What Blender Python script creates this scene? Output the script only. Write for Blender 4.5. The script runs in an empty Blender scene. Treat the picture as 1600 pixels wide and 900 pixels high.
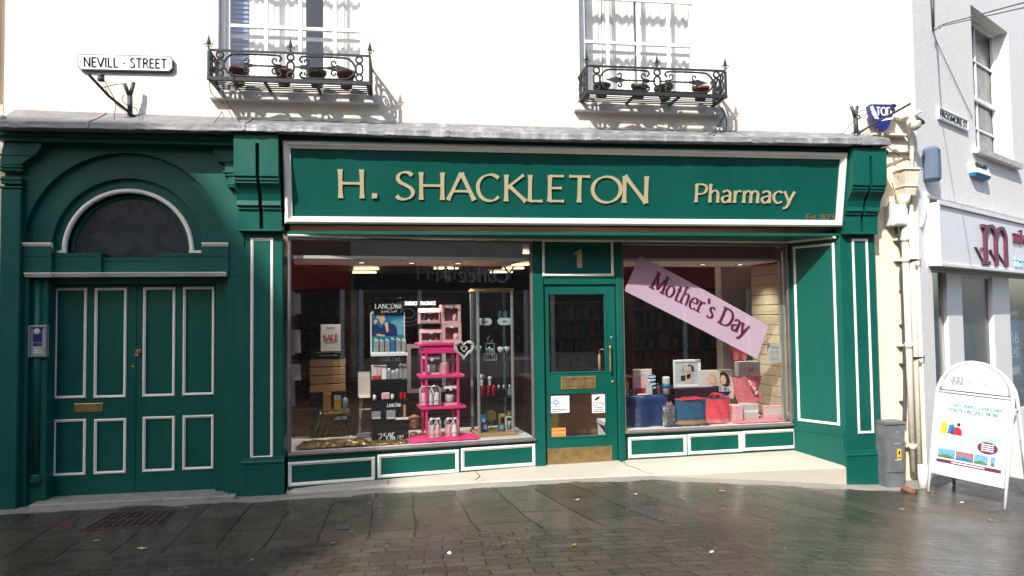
import bpy, math, random
from mathutils import Matrix, Vector
random.seed(7)
R = math.radians
SC = bpy.context.scene
COL = SC.collection

# ---------------------------------------------------------------- camera
CAM = Vector((0.0, -7.0, 1.75)); FPX = 1090.0
YAW, PITCH, ROLL = R(8.1), R(2.36), R(0.742)
fw = Vector((math.sin(YAW)*math.cos(PITCH), math.cos(YAW)*math.cos(PITCH), math.sin(PITCH)))
rt0 = Vector((math.cos(YAW), -math.sin(YAW), 0)); dn0 = fw.cross(rt0)
rt = math.cos(ROLL)*rt0 + math.sin(ROLL)*dn0
dn = -math.sin(ROLL)*rt0 + math.cos(ROLL)*dn0
cd = bpy.data.cameras.new('camera'); cam = bpy.data.objects.new('camera', cd); COL.objects.link(cam)
cam.matrix_world = Matrix(((rt.x, -dn.x, -fw.x, CAM.x), (rt.y, -dn.y, -fw.y, CAM.y), (rt.z, -dn.z, -fw.z, CAM.z), (0, 0, 0, 1)))
cd.sensor_width = 36; cd.lens = 36*FPX/1600; cd.clip_end = 800; cd.clip_start = .05
SC.camera = cam

# ---------------------------------------------------------------- world, sun, exposure
TOSUN = Vector((-.78, -1.0, 1.08)).normalized()
world = bpy.data.worlds.new('World'); SC.world = world; world.use_nodes = True
wn = world.node_tree; bg = wn.nodes['Background']
sky = wn.nodes.new('ShaderNodeTexSky'); sky.sky_type = 'NISHITA'; sky.sun_disc = False
sky.sun_elevation = math.asin(TOSUN.z); sky.sun_rotation = math.atan2(TOSUN.x, TOSUN.y)
sky.dust_density = 2.0; sky.ozone_density = 1.0
wn.links.new(sky.outputs[0], bg.inputs[0]); bg.inputs[1].default_value = .15
sd = bpy.data.lights.new('sun', 'SUN'); sd.energy = 3.8; sd.angle = R(.55); sd.color = (1, .955, .89)
sun = bpy.data.objects.new('sun', sd); COL.objects.link(sun)
sun.rotation_euler = TOSUN.to_track_quat('Z', 'Y').to_euler(); sun.location = (-20, -24, 30)
SC.view_settings.view_transform = 'Standard'; SC.view_settings.look = 'None'
SC.view_settings.gamma = 1; SC.view_settings.use_curve_mapping = False
SC.view_settings.exposure = .84
SC.render.engine = 'CYCLES'
SC.cycles.max_bounces = 8; SC.cycles.transparent_max_bounces = 16; SC.cycles.glossy_bounces = 4
SC.cycles.caustics_reflective = False; SC.cycles.caustics_refractive = False
SC.cycles.sample_clamp_indirect = 4

# ---------------------------------------------------------------- planes and rays
def pray(px, py):
    return (rt*((px-800)/FPX) + dn*((py-450)/FPX) + fw)
class Fr:
    """a vertical (or canted) working plane: local x along it, local y into the building, local z up"""
    def __init__(s, A, B=None, zax=None):
        A = Vector(A) if len(A) == 3 else Vector((A[0], A[1], 0))
        if B is None: ux = Vector((1, 0, 0))
        else: ux = Vector((B[0]-A[0], B[1]-A[1], 0)).normalized()
        uz = Vector(zax).normalized() if zax else Vector((0, 0, 1))
        uy = uz.cross(ux).normalized()
        s.o, s.x, s.y, s.z = A, ux, uy, uz
        s.m = Matrix(((ux.x, uy.x, uz.x, A.x), (ux.y, uy.y, uz.y, A.y), (ux.z, uy.z, uz.z, A.z), (0, 0, 0, 1)))
    def p(s, px, py, off=0):
        d = pray(px, py); o = s.o + s.y*off
        t = (o-CAM).dot(s.y)/d.dot(s.y); q = CAM + d*t - s.o
        return q.dot(s.x), q.dot(s.z)
    def r(s, x0, y0, x1, y1, off=0):
        xm, ym = (x0+x1)/2, (y0+y1)/2
        return s.p(x0, ym, off)[0], s.p(x1, ym, off)[0], s.p(xm, y1, off)[1], s.p(xm, y0, off)[1]
    def w(s, x, y, z): return s.m @ Vector((x, y, z))
ID = Fr((0, 0, 0))
PF = ID
def atY(px, py, Y):
    d = pray(px, py); return CAM + d*((Y-CAM.y)/d.y)
def atZ(px, py, Z):
    d = pray(px, py); return CAM + d*((Z-CAM.z)/d.z)

# ---------------------------------------------------------------- mesh builder
class MB:
    def __init__(s, fr=ID): s.v, s.f, s.mi, s.sm, s.fr, s.c = [], [], [], [], fr, 0
    def add(s, pts, faces, smooth=False):
        n = len(s.v); m = s.fr.m
        s.v += [m @ Vector(p) for p in pts]
        for f in faces: s.f.append([i+n for i in f]); s.mi.append(s.c); s.sm.append(smooth)
        return s
    def box(s, x0, x1, y0, y1, z0, z1):
        if x0 > x1: x0, x1 = x1, x0
        if y0 > y1: y0, y1 = y1, y0
        if z0 > z1: z0, z1 = z1, z0
        return s.add([(x0,y0,z0),(x1,y0,z0),(x1,y1,z0),(x0,y1,z0),(x0,y0,z1),(x1,y0,z1),(x1,y1,z1),(x0,y1,z1)],
                     [(0,3,2,1),(4,5,6,7),(0,1,5,4),(1,2,6,5),(2,3,7,6),(3,0,4,7)])
    def cbox(s, x0, x1, y0, y1, z0, z1, c=.005):
        """box with chamfered edges"""
        if x0 > x1: x0, x1 = x1, x0
        if y0 > y1: y0, y1 = y1, y0
        if z0 > z1: z0, z1 = z1, z0
        c = min(c, (x1-x0)*.4, (y1-y0)*.4, (z1-z0)*.4)
        P = []
        for X, sx in ((x0, 1), (x1, -1)):
            for Y, sy in ((y0, 1), (y1, -1)):
                for Z, sz in ((z0, 1), (z1, -1)):
                    P += [(X, Y+sy*c, Z+sz*c), (X+sx*c, Y, Z+sz*c), (X+sx*c, Y+sy*c, Z)]
        def i(a, b, d, k): return ((a*2+b)*2+d)*3+k
        F = [[i(0,0,0,0), i(0,0,1,0), i(0,1,1,0), i(0,1,0,0)], [i(1,0,0,0), i(1,1,0,0), i(1,1,1,0), i(1,0,1,0)],
             [i(0,0,0,1), i(1,0,0,1), i(1,0,1,1), i(0,0,1,1)], [i(0,1,0,1), i(0,1,1,1), i(1,1,1,1), i(1,1,0,1)],
             [i(0,0,0,2), i(0,1,0,2), i(1,1,0,2), i(1,0,0,2)], [i(0,0,1,2), i(1,0,1,2), i(1,1,1,2), i(0,1,1,2)]]
        for a in (0, 1):
            for b in (0, 1):
                F.append([i(a,b,0,0), i(a,b,0,1), i(a,b,1,1), i(a,b,1,0)])
                F.append([i(a,0,b,0), i(a,0,b,2), i(a,1,b,2), i(a,1,b,0)])
                F.append([i(0,a,b,1), i(0,a,b,2), i(1,a,b,2), i(1,a,b,1)])
                for d in (0, 1): F.append([i(a,b,d,0), i(a,b,d,1), i(a,b,d,2)])
        return s.add(P, F)
    def prism(s, pts, y0, y1, smooth=False):
        n = len(pts)
        P = [(x, y0, z) for x, z in pts] + [(x, y1, z) for x, z in pts]
        F = [[i, (i+1) % n, (i+1) % n+n, i+n] for i in range(n)]
        s.add(P, F, smooth); k = len(s.v)-2*n
        for f in ([k+i for i in range(n)][::-1], [k+n+i for i in range(n)]): s.f.append(f); s.mi.append(s.c); s.sm.append(False)
        return s
    def xprism(s, pts, x0, x1):
        """profile in (y, z) extruded along x"""
        n = len(pts)
        P = [(x0, y, z) for y, z in pts] + [(x1, y, z) for y, z in pts]
        return s.add(P, [[i, (i+1) % n, (i+1) % n+n, i+n] for i in range(n)] + [list(range(n))[::-1], [n+i for i in range(n)]])
    def strip(s, fn, n, m, smooth=True, cu=False):
        """grid surface fn(u,v)"""
        P = [fn(i/n, j/m) for i in range(n+1) for j in range(m+1)]
        return s.add(P, [[i*(m+1)+j, (i+1)*(m+1)+j, (i+1)*(m+1)+j+1, i*(m+1)+j+1] for i in range(n) for j in range(m)], smooth)
    def tube(s, pts, r, k=6, closed=False, taper=None):
        pts = [Vector(p) for p in pts]; n = len(pts); P = []; up = None
        for i, p in enumerate(pts):
            a = pts[(i-1) % n] if (closed or i) else p
            b = pts[(i+1) % n] if (closed or i < n-1) else p
            t = (b-a)
            if t.length < 1e-9: t = Vector((0, 0, 1))
            t.normalize()
            if up is None: up = t.orthogonal().normalized()
            up = (up - t*up.dot(t))
            if up.length < 1e-6: up = t.orthogonal()
            up.normalize(); q = t.cross(up)
            rr = r*(taper[i] if taper else 1)
            P += [p + (up*math.cos(2*math.pi*j/k) + q*math.sin(2*math.pi*j/k))*rr for j in range(k)]
        m = n if closed else n-1
        F = [[i*k+j, i*k+(j+1) % k, ((i+1) % n)*k+(j+1) % k, ((i+1) % n)*k+j] for i in range(m) for j in range(k)]
        s.add(P, F, True)
        if not closed:
            b = len(s.v)-n*k
            for f in ([b+j for j in range(k)][::-1], [b+(n-1)*k+j for j in range(k)]): s.f.append(f); s.mi.append(s.c); s.sm.append(False)
        return s
    def lathe(s, prof, c=(0, 0, 0), n=16, ax='z', sq=(1, 1)):
        P = []
        for r, h in prof:
            for j in range(n):
                a = 2*math.pi*j/n; x, y = r*math.cos(a)*sq[0], r*math.sin(a)*sq[1]
                P.append({'z': (c[0]+x, c[1]+y, c[2]+h), 'y': (c[0]+x, c[1]+h, c[2]+y), 'x': (c[0]+h, c[1]+x, c[2]+y)}[ax])
        m = len(prof)
        F = [[i*n+j, i*n+(j+1) % n, (i+1)*n+(j+1) % n, (i+1)*n+j] for i in range(m-1) for j in range(n)]
        s.add(P, F, True); b = len(s.v)-m*n
        for f in ([b+j for j in range(n)][::-1], [b+(m-1)*n+j for j in range(n)]): s.f.append(f); s.mi.append(s.c); s.sm.append(False)
        return s
    def ball(s, c, r, n=10, sq=(1, 1, 1)):
        pr = []
        for i in range(n//2+1):
            a = math.pi*i/(n//2); pr.append((max(1e-4, math.sin(a)*r), -math.cos(a)*r*sq[2]))
        return s.lathe(pr, c, n, 'z', sq[:2])
    def ring(s, x0, x1, z0, z1, prof):
        """mitred frame: prof = [(inset, y)...] from the outer edge inwards"""
        P = []
        for t, y in prof: P += [(x0+t, y, z0+t), (x1-t, y, z0+t), (x1-t, y, z1-t), (x0+t, y, z1-t)]
        F = [[i*4+j, i*4+(j+1) % 4, (i+1)*4+(j+1) % 4, (i+1)*4+j] for i in range(len(prof)-1) for j in range(4)]
        return s.add(P, F)
    def mould(s, x0, x1, z0, z1, w=.035, h=.022, y=0):
        """picture-frame moulding with a stepped, rounded section, proud of y by h"""
        return s.ring(x0, x1, z0, z1, [(0, y+.002), (0, y-h*.55), (w*.12, y-h*.8), (w*.3, y-h), (w*.5, y-h), (w*.62, y-h*.72), (w*.7, y-h*.72), (w*.85, y-h*.45), (w, y-h*.38), (w, y+.002)])
    def arch(s, x0, x1, z0, z1, cx, r, y0, y1, n=40, rz=None):
        """plate with a round-headed hole springing from z0"""
        rz = rz or r
        inn = [(cx+r*math.cos(math.pi*i/n), z0+rz*math.sin(math.pi*i/n)) for i in range(n+1)]
        def outp(a):
            dx, dz = math.cos(a), math.sin(a); t = 1e9
            if dx > 1e-6: t = min(t, (x1-cx)/dx)
            if dx < -1e-6: t = min(t, (x0-cx)/dx)
            if dz > 1e-6: t = min(t, (z1-z0)/dz)
            return cx+dx*t, z0+dz*t
        angs = [math.pi*i/n for i in range(n+1)]
        o = [outp(a) for a in angs]
        for i in range(n):   # front, back, intrados
            a, b, c, d = inn[i], inn[i+1], o[i+1], o[i]
            q = [a, d]
            for cxn in ((x1, z1), (x0, z1)):
                A1, A2 = math.atan2(d[1]-z0, d[0]-cx), math.atan2(c[1]-z0, c[0]-cx); AC = math.atan2(cxn[1]-z0, cxn[0]-cx)
                if A1+1e-5 < AC < A2-1e-5: q.append(cxn)
            q += [c, b]
            s.add([(x, y0, z) for x, z in q], [list(range(len(q)))])
            s.add([(a[0], y0, a[1]), (b[0], y0, b[1]), (b[0], y1, b[1]), (a[0], y1, a[1])], [(0, 1, 2, 3)], True)
        return s
    def build(s, name, mats, parent=None, **kw):
        if not isinstance(mats, (list, tuple)): mats = [mats]
        xs = [p.x for p in s.v]; ys = [p.y for p in s.v]; zs = [p.z for p in s.v]
        o = Vector(((min(xs)+max(xs))/2, (min(ys)+max(ys))/2, min(zs)))
        me = bpy.data.meshes.new(name); me.from_pydata([p-o for p in s.v], [], s.f)
        for m in mats: me.materials.append(m)
        me.polygons.foreach_set('material_index', s.mi); me.polygons.foreach_set('use_smooth', s.sm); me.update()
        ob = bpy.data.objects.new(name, me); COL.objects.link(ob); WL_[ob] = o.copy()
        if parent: ob.parent = parent; ob.location = o - WL_[parent]
        else: ob.location = o
        if kw: tag(ob, **kw)
        return ob
WL_ = {}
def tag(o, label=None, cat=None, group=None, kind=None):
    if label: o['label'] = label
    if cat: o['category'] = cat
    if group: o['group'] = group
    if kind: o['kind'] = kind
    return o
def thing(name, label, cat, loc, group=None, kind=None):
    o = bpy.data.objects.new(name, None); COL.objects.link(o); o.empty_display_size = .1
    o.location = loc; WL_[o] = Vector(loc); return tag(o, label, cat, group, kind)
def dup(o, loc, label=None, rz=0, parent=None):
    c = o.copy(); COL.objects.link(c)
    if parent is None:
        c.location = loc; WL_[c] = Vector(loc); c.rotation_euler.z += rz
        if label: c['label'] = label
    else: c.parent = parent
    for ch in [k for k in bpy.data.objects if k.parent == o]: dup(ch, None, None, 0, c)
    return c
def shell(name, lab, mats, mb, cat, group=None): return mb.build(name, mats, None, label=lab, cat=cat, group=group)

# ---------------------------------------------------------------- materials
def lin(h):
    h = h.lstrip('#'); c = [int(h[i:i+2], 16)/255 for i in (0, 2, 4)]
    return tuple((x/12.92 if x <= .04045 else ((x+.055)/1.055)**2.4) for x in c)
def mat(name, rgb, rough=.5, metal=0, var=.12, vs=6, bump=0, bs=40, coat=0, spec=None, emit=None, es=0, rvar=.0, streak=0, dirt=None, dscale=3, dthr=.6):
    if isinstance(rgb, str): rgb = lin(rgb)
    m = bpy.data.materials.new(name); m.use_nodes = True; nt = m.node_tree; N = nt.nodes; L = nt.links
    b = N['Principled BSDF']; b.inputs['Roughness'].default_value = rough; b.inputs['Metallic'].default_value = metal
    b.inputs['Base Color'].default_value = (*rgb, 1)
    if coat: b.inputs['Coat Weight'].default_value = coat; b.inputs['Coat Roughness'].default_value = .12
    if spec is not None: b.inputs['Specular IOR Level'].default_value = spec
    if emit: b.inputs['Emission Color'].default_value = (*emit, 1); b.inputs['Emission Strength'].default_value = es
    if var or bump or rvar:
        tc = N.new('ShaderNodeNewGeometry'); mp = N.new('ShaderNodeMapping'); L.new(tc.outputs['Position'], mp.inputs[0])
        if streak: mp.inputs['Scale'].default_value = (1, 1, streak)
        nz = N.new('ShaderNodeTexNoise'); nz.inputs['Scale'].default_value = vs; nz.inputs['Detail'].default_value = 6; nz.inputs['Roughness'].default_value = .65
        L.new(mp.outputs[0], nz.inputs[0])
        mr = N.new('ShaderNodeMapRange'); mr.inputs[1].default_value = .25; mr.inputs[2].default_value = .75
        mr.inputs[3].default_value = 1-var; mr.inputs[4].default_value = 1+var*.6; L.new(nz.outputs[0], mr.inputs[0])
        mx = N.new('ShaderNodeVectorMath'); mx.operation = 'SCALE'; mx.inputs[0].default_value = rgb; L.new(mr.outputs[0], mx.inputs['Scale'])
        out = mx.outputs[0]
        if dirt:
            dn_ = N.new('ShaderNodeTexNoise'); dn_.inputs['Scale'].default_value = dscale; dn_.inputs['Detail'].default_value = 9; dn_.inputs['Roughness'].default_value = .7
            L.new(mp.outputs[0], dn_.inputs[0])
            cr = N.new('ShaderNodeMapRange'); cr.inputs[1].default_value = dthr; cr.inputs[2].default_value = dthr+.14; L.new(dn_.outputs[0], cr.inputs[0])
            mm = N.new('ShaderNodeMix'); mm.data_type = 'RGBA'; L.new(cr.outputs[0], mm.inputs[0]); L.new(out, mm.inputs[6])
            mm.inputs[7].default_value = (*(lin(dirt) if isinstance(dirt, str) else dirt), 1); out = mm.outputs[2]
        L.new(out, b.inputs['Base Color'])
        if rvar:
            rr = N.new('ShaderNodeMapRange'); rr.inputs[1].default_value = .3; rr.inputs[2].default_value = .7
            rr.inputs[3].default_value = max(.02, rough-rvar); rr.inputs[4].default_value = rough+rvar; L.new(nz.outputs[0], rr.inputs[0]); L.new(rr.outputs[0], b.inputs['Roughness'])
        if bump:
            bn = N.new('ShaderNodeTexNoise'); bn.inputs['Scale'].default_value = bs; bn.inputs['Detail'].default_value = 5; L.new(tc.outputs['Position'], bn.inputs[0])
            bp = N.new('ShaderNodeBump'); bp.inputs['Strength'].default_value = bump; bp.inputs['Distance'].default_value = .01
            L.new(bn.outputs[0], bp.inputs['Height']); L.new(bp.outputs[0], b.inputs['Normal'])
    return m
def glassmat(name, tint=(1, 1, 1), base=.05, rough=0.0, pw=5):
    m = bpy.data.materials.new(name); m.use_nodes = True; nt = m.node_tree; N = nt.nodes; L = nt.links
    for n in list(N): N.remove(n)
    o = N.new('ShaderNodeOutputMaterial'); t = N.new('ShaderNodeBsdfTransparent'); g = N.new('ShaderNodeBsdfGlossy'); x = N.new('ShaderNodeMixShader')
    t.inputs[0].default_value = (*tint, 1); g.inputs['Roughness'].default_value = rough
    lw = N.new('ShaderNodeLayerWeight'); lw.inputs[0].default_value = .5
    p = N.new('ShaderNodeMath'); p.operation = 'POWER'; p.inputs[1].default_value = pw; L.new(lw.outputs['Facing'], p.inputs[0])
    a = N.new('ShaderNodeMapRange'); a.inputs[3].default_value = base; a.inputs[4].default_value = 1; L.new(p.outputs[0], a.inputs[0])
    L.new(a.outputs[0], x.inputs[0]); L.new(t.outputs[0], x.inputs[1]); L.new(g.outputs[0], x.inputs[2]); L.new(x.outputs[0], o.inputs[0])
    return m
M = {}
M['green'] = mat('green_paint', (.0022, .086, .064), .40, var=.16, vs=2.2, bump=.12, bs=55, coat=.06, spec=.35, rvar=.1, streak=.35, dirt=(.022, .085, .070), dscale=16, dthr=.63)
M['greenf'] = mat('green_paint_fascia', (.0030, .080, .062), .34, var=.14, vs=1.6, bump=.06, bs=9, coat=.15, spec=.4, rvar=.08, streak=.3)
M['white'] = mat('ivory_gloss_moulding', (.86, .83, .75), .38, var=.1, vs=9, bump=.1, bs=60, coat=.15, dirt=(.45, .42, .34), dscale=14, dthr=.68)
M['cream'] = mat('cream_render', (.695, .642, .56), .85, var=.10, vs=1.3, bump=.35, bs=38, dirt=(.7, .62, .52), dscale=1.4, dthr=.62)
M['creamold'] = mat('stained_cream_render', (.77, .68, .52), .85, var=.12, vs=4, bump=.6, bs=26, streak=.3, dirt=(.5, .42, .31), dscale=6, dthr=.64)
M['grey'] = mat('pebbledash_grey', (.80, .79, .765), .92, var=.13, vs=30, bump=1.0, bs=75, dirt=(.70, .70, .71), dscale=2.2, dthr=.58)
M['lead'] = mat('lead_flashing', (.20, .20, .205), .6, .15, var=.35, vs=9, bump=.6, bs=18, rvar=.12, dirt=(.36, .355, .35), dscale=8, dthr=.5, streak=.3)
M['leadred'] = mat('lead_with_rust_red_paint', (.22, .215, .215), .6, .1, var=.35, vs=9, bump=.6, bs=18, dirt=(.22, .085, .075), dscale=4.5, dthr=.56, streak=.5)
M['iron'] = mat('old_painted_iron', (.016, .016, .018), .6, .0, var=.3, vs=40, bump=.5, bs=90, dirt=(.05, .032, .02), dscale=20, dthr=.62)
M['wwood'] = mat('white_window_paint', (.80, .80, .78), .4, var=.06, vs=8, bump=.1, bs=50)
M['stone'] = mat('weathered_sill', (.68, .67, .64), .8, var=.25, vs=12, bump=.5, bs=60, dirt=(.22, .21, .2), dscale=8, dthr=.6)
M['terr'] = mat('terrazzo_step', (.46, .425, .35), .6, var=.22, vs=70, bump=.15, bs=160, dirt=(.40, .35, .27), dscale=2.4, dthr=.57, rvar=.15)
M['conc'] = mat('concrete_threshold', (.30, .29, .27), .75, var=.25, vs=9, bump=.5, bs=60, dirt=(.16, .15, .14), dscale=5, dthr=.55)
M['gold'] = mat('gold_letter_paint', (.44, .38, .225), .45, .05, var=.08, vs=20)
M['gold2'] = mat('brown_gold_paint', (.17, .10, .035), .5, var=.2, vs=40)
M['brass'] = mat('worn_brass', (.42, .29, .12), .38, .75, var=.25, vs=18, rvar=.12, bump=.2, bs=60)
M['alu'] = mat('bronze_grey_frame', (.17, .155, .15), .42, .4, var=.2, vs=6, rvar=.1)
M['silver'] = mat('brushed_aluminium', (.50, .52, .53), .35, .6, var=.1, vs=20)
M['chrome'] = mat('chrome', (.7, .7, .72), .12, 1, var=0)
M['glass'] = glassmat('shop_glass', (.95, .96, .95), .12)
M['uglass'] = glassmat('upper_window_glass', (.99, .99, .98), .05)
M['cglass'] = glassmat('cabinet_glass', (.93, .97, .96), .035)
M['shelfglass'] = glassmat('green_edged_shelf_glass', (.72, .88, .84), .09)
M['acryl'] = glassmat('clear_acrylic', (.82, .82, .80), .06)
M['dkglass'] = mat('dark_fanlight_glass', (.022, .028, .033), .28, var=.35, vs=5, coat=.3, spec=.5, rvar=.12)
M['greyglass'] = mat('frosted_grey_panel', (.065, .072, .078), .35, var=.15, vs=3, coat=.2)
M['black'] = mat('black_card', (.008, .008, .009), .4, var=.2, vs=10)
M['blackt'] = mat('black_lettering', (.01, .01, .012), .8, var=0, spec=.1)
M['dblack'] = mat('black_gloss_display', (.006, .006, .007), .25, var=0, coat=.3)
M['paper'] = mat('white_paper', (.78, .78, .77), .6, var=.03, vs=6)
M['offw'] = mat('off_white_card', (.62, .61, .58), .6, var=.08, vs=6)
M['grey1'] = mat('mid_grey', (.28, .29, .30), .55, var=.12, vs=8)
M['bpink'] = mat('bright_pink_paint', (.78, .035, .22), .45, var=.07, vs=6)
M['pinkcloth'] = mat('bright_pink_cloth', (.80, .03, .20), .8, var=.15, vs=9, bump=.3, bs=30)
M['ppink'] = mat('pale_pink_card', (.74, .42, .44), .55, var=.08, vs=8)
M['dpink'] = mat('dusty_pink_net', (.66, .19, .22), .75, var=.25, vs=9, bump=.5, bs=18)
M['lpink'] = mat('light_pink_banner', (.82, .57, .75), .6, var=.04, vs=3)
M['plum'] = mat('plum_lettering', (.16, .008, .06), .55, var=0)
M['plum2'] = mat('plum_shop_lettering', (.12, .018, .055), .5, var=.05, vs=5)
M['wood'] = mat('light_wood', (.42, .25, .11), .5, var=.25, vs=8, streak=6)
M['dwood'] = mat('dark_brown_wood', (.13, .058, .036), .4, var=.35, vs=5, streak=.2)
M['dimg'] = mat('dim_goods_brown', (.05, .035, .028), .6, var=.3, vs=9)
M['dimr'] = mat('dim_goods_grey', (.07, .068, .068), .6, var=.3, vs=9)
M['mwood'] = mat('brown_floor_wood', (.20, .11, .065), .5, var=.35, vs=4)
M['slat'] = mat('beige_slat_board', (.50, .44, .32), .6, var=.06, vs=5)
M['goldcl'] = mat('gold_lame_cloth', (.36, .26, .09), .3, .8, var=.3, vs=14, bump=.5, bs=22)
M['navy'] = mat('navy_satin', (.012, .035, .13), .42, var=.25, vs=9, bump=.4, bs=14)
M['teal'] = mat('teal_canvas', (.02, .10, .20), .8, var=.15, vs=14, bump=.3, bs=60)
M['coral'] = mat('coral_canvas', (.80, .075, .10), .8, var=.12, vs=14, bump=.3, bs=60)
M['tan'] = mat('tan_leather', (.46, .26, .12), .6, var=.15, vs=14)
M['skin'] = mat('printed_skin_tone', (.70, .48, .38), .5, var=.1, vs=20)
M['hairb'] = mat('printed_blond', (.55, .43, .26), .5, var=.3, vs=60)
M['hairk'] = mat('printed_dark_hair', (.035, .02, .016), .5, var=.3, vs=60)
M['bluep'] = mat('printed_blue', (.02, .17, .36), .4, var=.3, vs=4)
M['turq'] = mat('printed_turquoise', (.01, .22, .25), .35, var=.15, vs=10)
M['orange'] = mat('orange_carton', (.66, .28, .08), .45, var=.06, vs=8)
M['amber'] = mat('amber_carton', (.75, .42, .03), .35, var=.06, vs=8)
M['sky_b'] = mat('pale_blue_plastic', (.35, .55, .70), .4, var=.05, vs=8)
M['cred'] = mat('red_candle', (.48, .012, .03), .45, var=.08, vs=9)
M['blue'] = mat('dark_blue_enamel', (.012, .022, .16), .35, var=.15, vs=10, coat=.3)
M['bluegrey'] = mat('blue_grey_plastic', (.115, .155, .23), .5, var=.12, vs=8)
M['wplast'] = mat('white_plastic', (.74, .74, .75), .4, var=.05, vs=6)
M['gplast'] = mat('pale_grey_plastic', (.52, .54, .54), .45, var=.06, vs=6)
M['cable'] = mat('grey_cable', (.045, .05, .055), .6, var=.2, vs=20)
M['pipe'] = mat('cream_painted_iron', (.70, .665, .55), .5, var=.12, vs=12, bump=.4, bs=50, dirt=(.36, .17, .08), dscale=12, dthr=.66)
M['rust'] = mat('rusty_cream_hopper', (.68, .62, .50), .6, var=.15, vs=12, bump=.5, bs=50, dirt=(.40, .17, .07), dscale=8, dthr=.55)
M['galv'] = mat('galvanised_steel', (.17, .18, .19), .5, .3, var=.25, vs=9, bump=.2, bs=50, rvar=.12)
M['terra'] = mat('terracotta', (.20, .085, .055), .85, var=.35, vs=20, bump=.4, bs=60)
M['mossy'] = mat('mossy_terracotta', (.13, .12, .055), .9, var=.4, vs=20, bump=.5, bs=60)
M['rustg'] = mat('rusty_grate', (.10, .052, .038), .6, .3, var=.45, vs=18, bump=.6, bs=60)
M['curt'] = mat('cream_net_curtain', (.85, .84, .80), .85, var=.05, vs=5)
M['bluebl'] = mat('blue_blind', (.16, .26, .52), .7, var=.15, vs=6)
M['yellow'] = mat('warning_yellow', (.70, .45, .02), .5, var=0)
M['redp'] = mat('red_fascia_paint', (.36, .012, .015), .4, var=.08, vs=4)
M['leaf'] = mat('fallen_leaf', (.32, .15, .05), .7, var=.35, vs=60)
M['leafy'] = mat('fallen_yellow_leaf', (.55, .45, .22), .7, var=.3, vs=60)
M['lamp'] = mat('lamp_diffuser', (.8, .75, .6), .5, var=0, emit=(1, .80, .48), es=3.6)
M['fill_lamp'] = mat('added_fill_strip_glow', (.8, .75, .6), .5, var=0, emit=(1, .84, .62), es=3.5)  # glow of the strips added to brighten the shop interior
M['lampw'] = mat('downlight_glow', (.8, .75, .6), .5, var=0, emit=(1, .92, .8), es=2.5)
M['litsign'] = mat('lit_white_lettering', (.8, .8, .8), .5, var=0, emit=(1, .95, .85), es=1.4)
M['brick'] = mat('opposite_brick', (.22, .13, .09), .85, var=.3, vs=5, bump=.5, bs=20)
M['render2'] = mat('opposite_cream_render', (.55, .50, .42), .85, var=.12, vs=2)
M['roofs'] = mat('opposite_slate', (.07, .075, .085), .7, var=.3, vs=6)
M['cwhite'] = mat('ceiling_white', (.78, .77, .73), .8, var=.05, vs=3)
M['ceil'] = mat('dim_ceiling', (.62, .47, .38), .8, var=.1, vs=3)

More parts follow.
